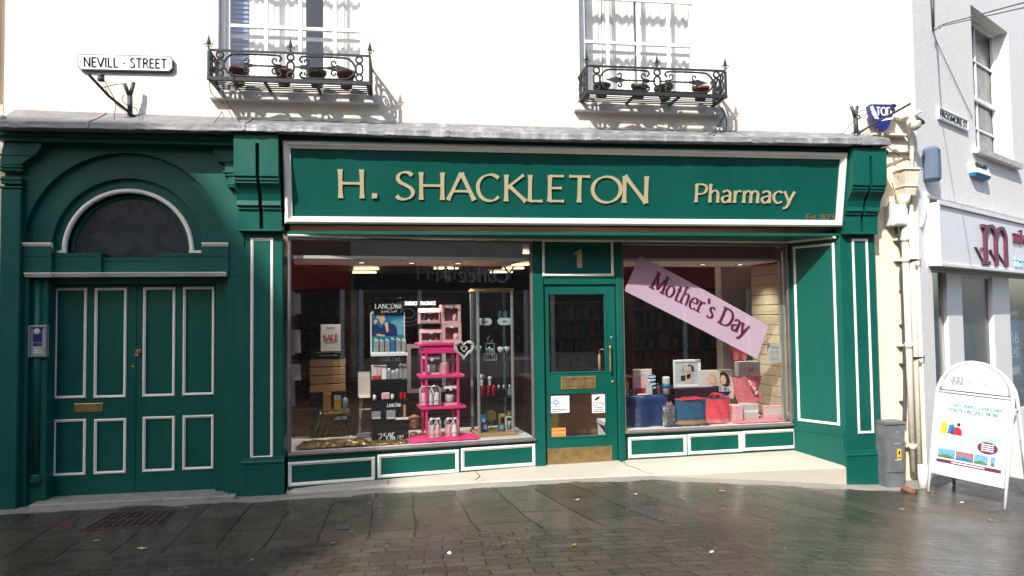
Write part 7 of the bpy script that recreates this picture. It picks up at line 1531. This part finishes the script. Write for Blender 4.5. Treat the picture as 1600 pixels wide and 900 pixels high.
# ---- glass display cabinet
o5 = .22; x0, x1 = f.p(746.5, 600, o5)[0], f.p(803.5, 600, o5)[0]; dp5 = .36; zt5 = f.p(772, 455, o5)[1]
t = thing('glass_cabinet', 'tall glass display cabinet with aluminium posts and light wood top', 'display cabinet', tuple(f.w((x0+x1)/2, o5, ZD1)))
mb = MB(f); mb.cbox(x0-.01, x1+.01, o5-.01, o5+dp5+.01, zt5, zt5+.032, .004); mb.build('top', M['wood'], t); mb = MB(f); mb.cbox(x0-.01, x1+.01, o5-.01, o5+dp5+.01, ZD1+.001, ZD1+.04, .004); mb.build('base', M['wood'], t)
for x_, y_ in ((x0+.013, o5+.013), (x1-.013, o5+.013), (x0+.013, o5+dp5-.013), (x1-.013, o5+dp5-.013)): mb = MB(f); mb.cbox(x_-.014, x_+.014, y_-.014, y_+.014, ZD1+.041, zt5-.001, .004); mb.build('post', M['silver'], t)
for y_, n_ in ((o5+.012, 0), (o5+dp5-.014, 0)): mb = MB(f); mb.box(x0+.028, x1-.028, y_, y_+.004, ZD1+.041, zt5-.001); mb.build('glass_panel', M['cglass'], t)
for x_ in (x0+.012, x1-.014): mb = MB(f); mb.box(x_, x_+.004, o5+.028, o5+dp5-.028, ZD1+.041, zt5-.001); mb.build('glass_panel', M['cglass'], t)
shz = []
for py in (508.5, 564, 621): z_ = f.p(772, py, o5)[1]; shz.append(z_); mb = MB(f); mb.box(x0+.028, x1-.028, o5+.018, o5+dp5-.02, z_-.008, z_); mb.build('glass_shelf', M['shelfglass'], t)
cabx = lambda px: f.p(px, 600, o5+.1)[0]
for px, l_ in ((759, 'left'), (789.5, 'right')):
    x_ = cabx(px); mb = MB(f); z_ = shz[0]+.001; hh = .045; mb.prism([(x_+(.035 if s_ > 0 else -.035)+.04*math.cos(a), z_+.04+.04*math.sin(a)) for s_, a in [(1, R(-90+22.5*k)) for k in range(9)]+[(-1, R(90+22.5*k)) for k in range(9)]][::-1], o5+.09, o5+.13); mb.c = 1
    mb.prism([(x_+.028*math.cos(a), z_+.04+.012*math.sin(a)) for a in [k*math.pi/5 for k in range(10)]][::-1], o5+.088, o5+.0895); shell('soap_tin', l_+' oval white tin on the top glass shelf of the cabinet', [M['wplast'], M['grey1']], mb, 'tin')
x_ = cabx(790); mb = MB(f); mb.cbox(x_-.045, x_+.045, o5+.16, o5+.22, shz[0]+.001, shz[0]+.16, .003); shell('carton', 'dark blue-grey box behind the right oval tin in the cabinet', M['bluegrey'], mb, 'box')
# middle shelf: shaving sets, toy frame with brushes
z_ = shz[1]+.001; xa_ = cabx(760); mb = MB(f); mb.ring(xa_-.005, xa_+.10, z_, z_+.19, [(0, o5+.12), (0, o5+.10), (.01, o5+.10), (.01, o5+.12)]); mb.ring(xa_-.03, xa_+.12, z_, z_+.075, [(0, o5+.10), (0, o5+.08), (.008, o5+.08), (.008, o5+.10)])
for k in range(3): mb.lathe([(.013, 0), (.010, .03), (.006, .04), (.016, .055), (.02, .075), (.001, .095)], (xa_+.018+.03*k, o5+.13, z_+.04+.02*(k % 2)), 10)
mb.tube([(xa_+.03, o5+.11, z_+.19), (xa_+.02, o5+.11, z_+.24), (xa_+.045, o5+.11, z_+.27)], .003, 4); mb.tube([(xa_+.05, o5+.11, z_+.19), (xa_+.09, o5+.11, z_+.235)], .003, 4)
shell('shaving_set', 'framed shaving set with pale brushes on the middle glass shelf', M['silver'], mb, 'shaving set')
def brush(px, zb, s_, lab, m='stone', off=.12):
    x_ = cabx(px); mb = MB(f); mb.lathe([(.020*s_, 0), (.022*s_, .01*s_), (.012*s_, .03*s_), (.020*s_, .05*s_), (.018*s_, .062*s_)], (x_, o5+off, zb), 12); mb.c = 1; mb.lathe([(.017*s_, .062*s_), (.030*s_, .085*s_), (.036*s_, .105*s_), (.030*s_, .122*s_), (.001, .130*s_)], (x_, o5+off, zb), 12)
    shell('shaving_brush', lab, [M['black'] if m == 'black' else M['cred'] if m == 'cred' else M['offw'], M['stone']], mb, 'shaving brush', 'shaving brushes in the glass cabinet')
brush(784, z_, 1.15, 'dark handled shaving brush on the middle glass shelf, left of a pair', 'black'); brush(794, z_, 1.15, 'dark handled shaving brush on the middle glass shelf, right of a pair', 'black', .15); brush(751.5, z_+.02, 1.1, 'pale brush half hidden by the left post of the cabinet', 'offw', .2)
z_ = shz[2]+.001
for px, w_, l_ in ((756, .058, 'wide red candle at the left of the lower glass shelf'), (764, .045, 'middle red candle on the lower glass shelf'), (772, .045, 'right-hand red candle on the lower glass shelf')):
    x_ = cabx(px); mb = MB(f); mb.lathe([(w_*.5, 0), (w_*.5, .118), (w_*.46, .121), (.001, .121)], (x_, o5+.12, z_), 14); shell('red_canister', l_, M['cred'], mb, 'candle', 'red canisters in the cabinet')
brush(753.5, z_+.122, .95, 'brush standing on the wide red canister', 'offw'); brush(766, z_+.122, .75, 'brush standing on the middle red canister', 'offw')
for px, l_ in ((780, 'left'), (788, 'middle'), (797, 'right')):
    x_ = cabx(px); mb = MB(f); mb.cbox(x_-.02, x_+.018, o5+.10, o5+.14, z_, z_+.07, .004); mb.c = 1; mb.lathe([(.012, 0), (.016, .02), (.016, .04), (.008, .05)], (x_, o5+.12, z_+.0705), 10); shell('aftershave_bottle', l_+' black and silver bottle at the right of the lower glass shelf', [M['dblack'] if px < 795 else M['grey1'], M['silver']], mb, 'bottle', 'aftershave bottles')
z_ = ZD1+.041; x_ = cabx(767.5); mb = MB(f); cz_ = z_+.16; mb.lathe([(.055, -.006), (.062, -.004), (.064, 0), (.062, .004), (.055, .006)], (x_, o5+.14, cz_), 24, 'y'); mb.lathe([(.035, 0), (.03, .008), (.006, .016), (.005, .09)], (x_+.01, o5+.14, z_), 12); mb.c = 1; mb.lathe([(.0545, -.003), (.0545, .003)], (x_, o5+.14, cz_), 24, 'y'); shell('shaving_mirror', 'round gilt mirror on a stand at the bottom of the glass cabinet', [M['brass'], M['chrome']], mb, 'mirror')
for px, w_, h_, m_, off_, l_ in ((755.5, .07, .10, 'blue', .07, 'blue patterned tin at the bottom left of the cabinet'), (757, .05, .17, 'bluep', .15, 'tall blue tin behind the patterned tin in the cabinet'), (782, .06, .075, 'bluegrey', .07, 'small blue and white cube box at the bottom of the cabinet'), (787, .075, .17, 'tan', .17, 'brown boxed gift behind the framed brush box'), (799, .04, .19, 'tan', .17, 'narrow brown box by the right post of the cabinet')):
    x_ = cabx(px); mb = MB(f); mb.cbox(x_-w_/2, x_+w_/2, o5+off_, o5+off_+.05, z_, z_+h_, .003); mb.c = 1; mb.box(x_-w_*.3, x_+w_*.3, o5+off_-.001, o5+off_, z_+h_*.3, z_+h_*.8); shell('carton', l_, [M[m_], M['sky_b' if m_ != 'tan' else 'black']], mb, 'box')
x_ = cabx(794); mb = MB(f); mb.ring(x_-.035, x_+.035, z_, z_+.15, [(0, o5+.12), (0, o5+.07), (.01, o5+.07), (.01, o5+.075)]); mb.c = 1; mb.box(x_-.025, x_+.025, o5+.076, o5+.11, z_+.01, z_+.14); mb.c = 0; mb.lathe([(.012, 0), (.008, .03), (.014, .05), (.018, .08), (.001, .09)], (x_, o5+.073, z_+.02), 8, 'z', (1, .15)); shell('brush_box', 'pale framed box holding a shaving brush at the bottom right of the cabinet', [M['offw'], M['dblack']], mb, 'box')
# chair, silver screen frame, dark board
o6 = 1.25; u0, u1, w0, w1 = f.r(563, 582, 583, 617, o6); t = thing('chair', 'white moulded chair behind the black cosmetics stand', 'chair', tuple(f.w(u0+.2, o6, .17)))
mb = MB(f); mb.strip(lambda u, v: (u0-.02+.30*u, o6+.10+.03*v-.03*math.sin(u*3.14), w0+(w1-w0)*v), 8, 4); mb.strip(lambda u, v: (u0-.02+.30*u, o6+.10-.36*v, w0-.02*math.sin(v*3)), 8, 4); mb.build('seat_shell', M['offw'], t)
for a_, b_ in ((.0, -.22), (.26, -.22), (.0, .08), (.26, .08)): mb = MB(f); mb.tube([(u0+a_, o6+b_, w0-.02), (u0+a_+(a_-.13)*.25, o6+b_, .17)], .010, 6); mb.build('leg', M['chrome'], t)
o7 = .85; u0, u1, w0, w1 = f.r(636, 538, 663, 614, o7); mb = MB(f); mb.ring(u0, u1+.25, w0, w1, [(0, o7+.03), (0, o7), (.045, o7), (.045, o7+.01)]); mb.c = 1; mb.box(u0+.04, u1+.21, o7+.01, o7+.028, w0+.04, w1-.04)
mb.cbox(u0+.2, u1+.05, o7, o7+.03, ZD1+.0, w0-.001, .003); shell('screen_frame', 'silver framed dark screen standing behind the pink stand', [M['silver'], M['black']], mb, 'screen')
# mannequin head behind the pink cloth
c_ = f.p(647, 659, .40); mb = MB(f); mb.ball((c_[0]+.0, .42, c_[1]), .072, 18, (.82, .9, 1.1)); mb.c = 1; mb.tube([(c_[0]-.06, .355, c_[1]+.055), (c_[0], .335, c_[1]+.068), (c_[0]+.06, .355, c_[1]+.055)], .01, 6); mb.c = 2
for s_ in (-1, 1): mb.tube([(c_[0]+s_*.03-.014, .349, c_[1]+.008), (c_[0]+s_*.03, .344, c_[1]+.002), (c_[0]+s_*.03+.014, .349, c_[1]+.008)], .003, 5)
mb.c = 3; mb.ball((c_[0], .345, c_[1]-.05), .013, 8, (1.3, .6, .6)); mb.c = 0; mb.ball((c_[0], .345, c_[1]-.018), .012, 8, (.8, 1, 1.6)); mb.lathe([(.045, 0), (.035, .06)], (c_[0], .43, ZD1+.001), 12)
shell('mannequin_head', 'tan mannequin head with closed eyes and headband behind the pink cloth', [mat('dark_tan_skin', (.20, .10, .065), .5), M['tan'], M['hairk'], M['dpink']], mb, 'mannequin head')
mb = MB(f); a_ = f.p(561, 697, .6); mb.cbox(a_[0]-.02, a_[0]+.30, .60, .66, ZD1+.001, ZD1+.05, .004); mb.cbox(a_[0], a_[0]+.28, .58, .60, ZD1+.3, ZD1+.315, .003); mb.cbox(a_[0], a_[0]+.012, .60, .61, ZD1+.05, ZD1+.3, .002); mb.cbox(a_[0]+.268, a_[0]+.28, .60, .61, ZD1+.05, ZD1+.3, .002); shell('low_riser', 'low white riser with a thin rail between the clear table and the black stand', M['offw'], mb, 'riser')

# ================================================================ RIGHT WINDOW DISPLAY
f = WRp
# banner stuck behind the glass
q = [f.p(*p, .02) for p in ((1000, 400), (1200, 509), (1183, 561), (975, 454))]
d_ = Vector((q[1][0]-q[0][0], q[1][1]-q[0][1])); L_ = ((Vector(q[1])-Vector(q[0])).length+(Vector(q[2])-Vector(q[3])).length)/2; slope = math.atan2(d_.y, d_.x)
t = thing('banner', "pink paper banner reading Mother's Day stuck aslant in the right window", 'banner', tuple(f.w(*[(q[0][0]+q[2][0])/2, .02, q[2][1]])))
mb = MB(f); N_ = 30; A_, B_, C_, D_ = [Vector((p[0], p[1])) for p in q]
def bn(u, v):
    a = A_.lerp(B_, u); d = D_.lerp(C_, u); p = d.lerp(a, v)+Vector((0, .012*math.sin(u*math.pi)*(1 if v > .5 else .4))); return (p.x, .018+.004*math.sin(u*9+v*2), p.y)
mb.strip(bn, N_, 4); mb.strip(lambda u, v: (bn(u, v)[0], bn(u, v)[1]+.0015, bn(u, v)[2]), N_, 4); mb.build('sheet', M['lpink'], t)
n = Vector((-d_.y, d_.x)).normalized(); d1_ = d_.normalized(); Wd = (A_-D_).length
s0 = f.p(1015.5, 449, .012); e0 = f.p(1163, 525, .012); hc = (Vector(f.p(1023, 430, .012))-Vector(f.p(1016, 449, .012))).length
sl2 = math.atan2(e0[1]-s0[1], e0[0]-s0[0]); mb = MB(f); text(mb, 'Mother`s Day', s0[0], s0[1], .20, .0125, .0148-.0, 'serif', fit=math.hypot(e0[0]-s0[0], e0[1]-s0[1])*1.01, tr=.075, k=6, slope=sl2); mb.build('lettering', M['plum'], t)
# blue draped table
o = .20; x0, x1 = f.p(980, 640, o)[0], f.p(1051, 640, o)[0]; zt_ = f.p(1015, 618.5, o)[1]
def dr(u, v):
    a = u*2*math.pi; hx, hy = (x1-x0)/2, .15; k = max(abs(math.cos(a)), abs(math.sin(a)))**.6; r = 1 if v > .5 else v/.5
    cx_, cy_ = (x0+x1)/2, o+.17
    if v <= .3: s_ = v/.3; return (cx_+hx*.92*math.cos(a)/k*s_*.97, cy_+hy*math.sin(a)/k*s_, zt_+.001)
    w = (v-.3)/.7; fl_ = 1+.20*w*(1+.9*math.sin(a*6+.5))+.04*w*math.sin(a*17+1)
    return (cx_+hx*.92*math.cos(a)/k*fl_, cy_+hy*math.sin(a)/k*(1+.30*w*(1+.8*math.sin(a*6+.5))), zt_-(zt_-ZD2-.008)*w)
mb = MB(f); mb.strip(dr, 84, 12); shell('draped_table', 'low display table draped in navy blue satin', M['navy'], mb, 'display table')
zt_ += .003
cloth(f, f.p(1040, 668, .1)[0], f.p(1110, 664, .1)[0], .07, .2, ZD2, 'navy', 'navy satin spread on the floor of the right window', .012, 9, nx=30, ny=10)
cloth(f, f.p(1148, 664, .12)[0], f.p(1228, 658, .12)[0], .08, .5, ZD2, 'dpink', 'dusty pink tissue spread at the right end of the right window', .03, 8, nx=34)
# perfume sets
u0, u1, w0, w1 = f.r(990, 577, 1019, 619, o+.16); mb = MB(f); mb.cbox(u0, u1, o+.16, o+.20, zt_, w1, .003); mb.c = 1; mb.prism([(u0+.004, w1-.004), (u1-.004, w1-.004), (u1-.03, w1-.10), (u0+(u1-u0)*.5, w1-.05), (u0+.004, w1-.11)][::-1], o+.158, o+.1595); mb.c = 2
mb.box(u0+.01, u1-.01, o+.1585, o+.1597, zt_+.01, zt_+.07); shell('perfume_box', 'pink and silver floral perfume box on the navy table', [M['ppink'], M['offw'], M['cred']], mb, 'perfume box')
for px, w_, h_, m1, m2, off_, lab in ((1014, .07, .17, 'gplast', 'offw', .06, 'clear square bottle with a white label at the front of the navy table'), (1019, .085, .22, 'bluep', 'paper', .12, 'blue and white striped bottle behind the clear square bottle'), (1027, .05, .12, 'bluegrey', 'cred', .16, 'small blue and red bottle right of the striped bottle'), (1041, .085, .20, 'gplast', 'bluep', .08, 'clear cylinder bottle with a blue band at the right of the navy table')):
    x_ = f.p(px, 610, o+off_)[0]; mb = MB(f); r_ = w_*.5
    if px == 1041 or px == 1019: mb.lathe([(r_, 0), (r_, h_*.9), (r_*.9, h_)], (x_, o+off_, zt_), 18)
    else: mb.cbox(x_-r_, x_+r_, o+off_-r_*.6, o+off_+r_*.6, zt_, zt_+h_*.75, .004); mb.cbox(x_-r_*.5, x_+r_*.5, o+off_-r_*.4, o+off_+r_*.4, zt_+h_*.751, zt_+h_, .004)
    mb.c = 1
    if px in (1041, 1019):
        for a_, b_ in (((.35, .6),) if px == 1041 else ((.30, .38), (.5, .58), (.7, .78), (.88, .93))): mb.lathe([(r_+.001, h_*a_), (r_+.001, h_*b_)], (x_, o+off_, zt_), 18)
    else: mb.box(x_-r_*.9, x_+r_*.9, o+off_-r_*.6-.001, o+off_-r_*.6, zt_+h_*.25, zt_+h_*.5)
    shell('perfume_bottle', lab, [M[m1], M[m2]], mb, 'perfume')
mb = MB(f); x_ = f.p(984, 615, o+.1)[0]; mb.lathe([(.03, 0), (.036, .06), (.033, .06), (.027, .005)], (x_+.02, o+.12, zt_), 14); shell('glass_dish', 'small clear glass dish at the left end of the navy table', M['acryl'], mb, 'dish')
mb = MB(f); mb.tube([(f.p(996, 618, o+.05)[0]+.05*k, o+.05+.01*(k % 2), zt_+.008) for k in range(4)], .008, 6); shell('tissue_ribbon', 'crumpled white ribbon along the front edge of the navy table', M['paper'], mb, 'ribbon')
# silver bag
oS = .11; u0, u1, w0, w1 = f.r(1038, 633, 1058, 665, oS); mb = MB(f); cx_ = (u0+u1)/2; rr = (u1-u0)/2
mb.strip(lambda a, v: (cx_+(rr*(1-.15*v)+.008*math.sin(a*50+v*6))*math.cos(a*2*math.pi)*(1+.1*v), oS+.05+.04*math.sin(a*2*math.pi)+.006*math.sin(a*31+v*9), ZD2+.01+(w1-ZD2-.02)*v), 36, 8); mb.c = 1
for k in range(7): mb.tube([(cx_-.03+.01*k, oS+.05, w1-.03), (cx_-.04+.013*k, oS+.045, w1+.01+.012*(k % 3)), (cx_-.035+.014*k, oS+.05, w1-.02)], .005, 5)
shell('gift_bag', 'crinkled silver foil gift bag in front of the navy table', [mat('silver_foil', (.62, .66, .66), .18, .95, var=.3, vs=30, bump=1.0, bs=45), M['ppink']], mb, 'gift bag')
# tote bags
def tote(px0, px1, py0, py1, off, m, lab, base='tan', trim='coral', z0=None):
    u0, u1, w0, w1 = f.r(px0, py0, px1, py1, off); z0 = ZD2+.012; t = thing('tote_bag', lab, 'bag', tuple(f.w((u0+u1)/2, off, z0)), 'canvas tote bags'); w = u1-u0; h = w1-z0
    def surf(s_): return lambda u, v: (u0+w*(.5+(u-.5)*(.93+.10*v)), off+.05-s_*(.05*math.sin(math.pi*u)**.5*(1-.45*v)+.006*math.sin(u*14+v*5)), z0+h*v*(1-.03*math.sin(u*math.pi))+.004*math.sin(u*17)*v)
    mb = MB(f); mb.strip(surf(1), 22, 12); mb.strip(surf(-1), 22, 12); mb.build('body', M[m], t)
    mb = MB(f); g_ = surf(1.12); mb.strip(lambda u, v: tuple(Vector(g_(u, v*.16))-Vector((0, .002, 0))), 22, 2); mb.build('base_panel', M[base], t)
    mb = MB(f); g2_ = surf(1.04); mb.strip(lambda u, v: tuple(Vector(g2_(u, .96+v*.055))-Vector((0, .002, 0))), 22, 1); mb.build('rim', M[trim], t)
    for s_ in (1, -1):
        mb = MB(f); yy = off+.05-s_*.045; P = crom([(u0+w*.26, h*.93), (u0+w*.30, h*1.06), (u0+w*.42, h*1.13), (u0+w*.58, h*1.13), (u0+w*.70, h*1.05), (u0+w*.74, h*.93)] if m == 'coral' else [(u0+w*.2, h*.96), (u0+w*.3, h*1.02), (u0+w*.5, h*1.0), (u0+w*.7, h*1.04), (u0+w*.8, h*.96)], 4)
        mb.add([(a, yy-.002*k-.001*i, z0+b+(.010 if k else -.010)) for i, (a, b) in enumerate(P) for k in (0, 1)], [[2*i, 2*i+2, 2*i+3, 2*i+1] for i in range(len(P)-1)]); mb.build('handle', M['coral' if m == 'coral' else trim], t)
    return t
tote(1058.5, 1106, 623, 662, .13, 'teal', 'teal blue canvas tote bag with tan base and coral rim')
tote(1104, 1143, 621, 659, .14, 'coral', 'coral red canvas tote bag with looped handles', 'dpink', 'teal')
# dark cellophane table behind totes
u0, u1, w0, w1 = f.r(1050, 605, 1122, 640, .42); mb = MB(f); mb.cbox(u0, u1, .40, .80, ZD2+.001, w1, .006); shell('display_plinth', 'dark purple wrapped plinth behind the tote bags', mat('dark_purple_wrap', (.035, .018, .035), .25, var=.5, vs=9, bump=.6, bs=16), mb, 'plinth'); zpl = w1
# framed picture and poster (generic seated figures)
def figures(par, X, Z, y):
    for (poly, m_) in ((((.30, .05), (.62, .02), (.80, .22), (.66, .52), (.52, .60), (.40, .48)), 'skin'), (((.20, .45), (.42, .48), (.40, .20), (.22, .18)), 'hairk'), (((.48, .52), (.66, .55), (.62, .30), (.46, .30)), 'black'), (((.34, .98), (.45, .97), (.50, .80), (.44, .68), (.34, .70)), 'skin'), (((.56, .96), (.66, .97), (.70, .78), (.62, .66), (.54, .74)), 'skin')):
        mb = MB(f); mb.prism([(X(u), Z(v)) for u, v in poly][::-1], y-.0012, y); mb.build('printed_figure', M[m_], par); y -= .0014
    mb = MB(f); mb.prism([(X(u), Z(v)) for u, v in ((.66, .98), (.58, 1.02), (.52, .96), (.56, .92), (.66, .92), (.70, .70), (.80, .66), (.78, .92))], y-.001, y); mb.build('printed_dark_hair', M['hairk'], par)
    mb = MB(f); mb.prism([(X(u), Z(v)) for u, v in ((.30, .96), (.38, 1.02), (.48, 1.0), (.44, .95), (.36, .93), (.32, .75), (.26, .74))], y-.001, y); mb.build('printed_fair_hair', M['hairb'], par)
oP = .46; u0, u1, w0, w1 = f.r(1053, 562, 1095, 606.5, oP); w0 = zpl+.001
mb = MB(f); mb.ring(u0, u1, w0, w1, [(0, oP+.02), (0, oP-.004), (.006, oP-.006), (.028, oP-.002), (.03, oP+.008)]); mb.box(u0+.004, u1-.004, oP+.012, oP+.02, w0+.004, w1-.004); fp = mb.build('picture_frame', M['paper'], None, label='white framed picture of seated women behind the teal bag', cat='picture')
mb = MB(f); mb.box(u0+.028, u1-.028, oP+.006, oP+.0115, w0+.03, w1-.04); im = mb.build('print', mat('print_pale_deck', (.50, .58, .62), .5, var=.25, vs=12), fp)
WX, WZ = u1-u0-.06, w1-w0-.08; figures(fp, lambda u: u0+.03+WX*u, lambda v: w0+.03+WZ*v*.95, oP+.005)
oQ = .44; u0, u1, w0, w1 = f.r(1092, 578, 1146.5, 624, oQ); mb = MB(f); mb.cbox(u0, u1, oQ, oQ+.012, w0, w1, .002); fp = mb.build('poster', M['offw'], None, label='large pale fashion poster of two women leaning together behind the coral bag', cat='poster')
WX, WZ = u1-u0, w1-w0; X_ = lambda u: u0+WX*u; Z_ = lambda v: w0+WZ*v; y = oQ-.0002
for poly, m_ in ((((.36, .02), (.62, .0), (.78, .12), (.98, .10), (.98, .02), (.9, .3), (.60, .45), (.40, .48)), 'navy'), (((.30, .62), (.42, .52), (.60, .46), (.97, .40), (.99, .50), (.66, .56), (.46, .70)), 'skin'), (((.78, .02), (.98, .02), (.99, .24), (.90, .22)), 'skin'), (((.60, .90), (.72, .92), (.78, .70), (.70, .52), (.60, .58)), 'hairk')):
    mb = MB(f); mb.prism([(X_(u), Z_(v)) for u, v in poly][::-1], y-.0012, y); mb.build('printed_figure', M[m_], fp); y -= .0014
def ell(cx, cz, rx, rz, m_, nm, y, rot=0):
    mb = MB(f); mb.prism([(X_(cx+rx*math.cos(a)*math.cos(rot)-rz*math.sin(a)*math.sin(rot)), Z_(cz+rx*math.cos(a)*math.sin(rot)+rz*math.sin(a)*math.cos(rot))) for a in [k*math.pi/10 for k in range(20)]][::-1], y-.0012, y); mb.build(nm, M[m_], fp)
ell(.74, .66, .14, .27, 'hairk', 'printed_dark_hair', y, .2); ell(.69, .66, .085, .16, 'skin', 'printed_face', y-.0014, .1); ell(.40, .72, .12, .19, 'hairb', 'printed_fair_hair', y-.0014, .5); ell(.33, .68, .09, .15, 'skin', 'printed_face', y-.003, .4)
mb = MB(f); a_ = f.p(1116, 612, oQ); b_ = f.p(1141, 612, oQ); c_ = f.p(1116, 604.5, oQ); text(mb, 'A RICCI', a_[0], a_[1], c_[1]-a_[1], y-.006, y-.004, 'serif', fit=b_[0]-a_[0], k=3); mb.build('lettering', M['paper'], fp)
# pink net bouquet, grey boxes
oB = .42; cxp = f.p(1168, 610, oB); zA = f.p(1165, 634, oB)[1]; zB = f.p(1165, 588, oB)[1]; cxv = cxp[0]
def bq(a, v):
    an = a*2*math.pi; r = .055+.13*v**.8; r *= 1+.10*math.sin(an*5)+.05*math.sin(an*11+v*4)
    return (cxv+r*math.cos(an)*1.05, oB+.02+r*.6*math.sin(an), zA-.06+(zB-zA+.06)*v+.012*math.sin(an*6)*v)
mb = MB(f); mb.strip(bq, 60, 8); mb.strip(lambda a, v: (cxv-.02+(.03+.06*v)*math.cos(a*6.283), oB+.02+(.02+.03*v)*math.sin(a*6.283), ZD2+.001+(zA-.055-ZD2)*(1-v)), 16, 3)
mb.strip(lambda u, v: (cxv-.13+.26*u+.02*math.sin(v*5), oB-.10-.02*math.sin(u*3.1)+.01*math.sin(v*9), zA-.06+.20*u+(.05+.02*u)*(v-.5)), 14, 3)
mb.c = 1
for k in range(9): mb.ball((cxv-.05+.012*k+.01*math.sin(k*3), oB-.135, zB-.05-.018*k), .014+.004*(k % 3), 7)
shell('net_bouquet', 'dusty pink net bouquet with small white flowers near the right slat board', [M['dpink'], M['ppink']], mb, 'bouquet')
u0, u1, w0, w1 = f.r(1152.5, 564.5, 1186.5, 588.5, oB); mb = MB(f); mb.cbox(u0, u1, oB-.02, oB+.08, zB+.0, w1, .003); mb.c = 1; mb.box(u0+(u1-u0)*.47, u0+(u1-u0)*.53, oB-.022, oB-.0205, zB, w1)
cx_, cz_ = u0+(u1-u0)*.62, zB+(w1-zB)*.45; mb.prism([(cx_+(.035 if k % 2 == 0 else .014)*math.cos(k*math.pi/5), cz_+(.035 if k % 2 == 0 else .014)*math.sin(k*math.pi/5)) for k in range(10)][::-1], oB-.03, oB-.0225); shell('gift_box', 'silver-grey box with a pink ribbon rosette on top of the net bouquet', [M['gplast'], M['dpink']], mb, 'gift box')
mb = MB(f); u, w = f.p(1153, 553, .5); mb.strip(lambda a, b: (u-.10+.20*a+.02*math.sin(b*4), .5+.03*math.sin(a*12), w-.09+.20*b+.02*math.sin(a*7)), 16, 8); shell('net_wrap', 'tall piece of dusty pink net rising behind the grey box', M['dpink'], mb, 'net')
carton((1161, 631, 1185.5, 657), .26, .12, 'gplast', 'grey square box with a small white label at the foot of the bouquet', z0=ZD2+.02, band=('paper', .42, .6), f=f)
carton((1148, 634, 1161, 661), .20, .16, 'ppink', 'pink patterned box left of the grey square box', z0=ZD2+.016, f=f)
carton((1195, 634, 1225, 659), .22, .05, 'ppink', 'pale pink box leaning at the far right of the right window', z0=ZD2+.016, band=('offw', .3, .85), f=f)
# notice on the slat board
u0, u1, w0, w1 = f.r(1199, 536, 1223, 566, .16); mb = MB(f); mb.box(u0, u1, .16, .164, w0, w1); o_ = mb.build('hanging_card', M['offw'], None, label='white hand lettered card hanging before the right slat board', cat='card')
mb = MB(f); h_ = w1-w0
for s_, t_ in (('New', .72), ('SS', .42), ('SALE', .12)): text(mb, s_, u0+.03, w0+h_*t_, h_*.18, .157, .1595, 'sans', fit=(u1-u0)*.6, k=2)
mb.build('lettering', M['grey1'], o_)
# behind the door: counter corner and mat
mb = MB(); mb.cbox(1.55, 2.9, 2.2, 3.0, .166, .9, .01); mb.cbox(1.5, 2.95, 2.15, 3.05, .901, .93, .008); shell('display_table', 'brown wooden table seen through the door glass', M['mwood'], mb, 'table')
mb = MB(); mb.cbox(1.62, 1.80, 1.5, 1.52, .3, .72, .004); shell('yellow_notice', 'dull yellow notice board low inside the door', mat('dull_yellow', (.20, .14, .02), .6), mb, 'notice')
mb = MB(); mb.box(1.4, 2.2, .6, 1.3, .1655, .172); shell('door_mat', 'dark mat just inside the shop door', M['cable'], mb, 'mat')
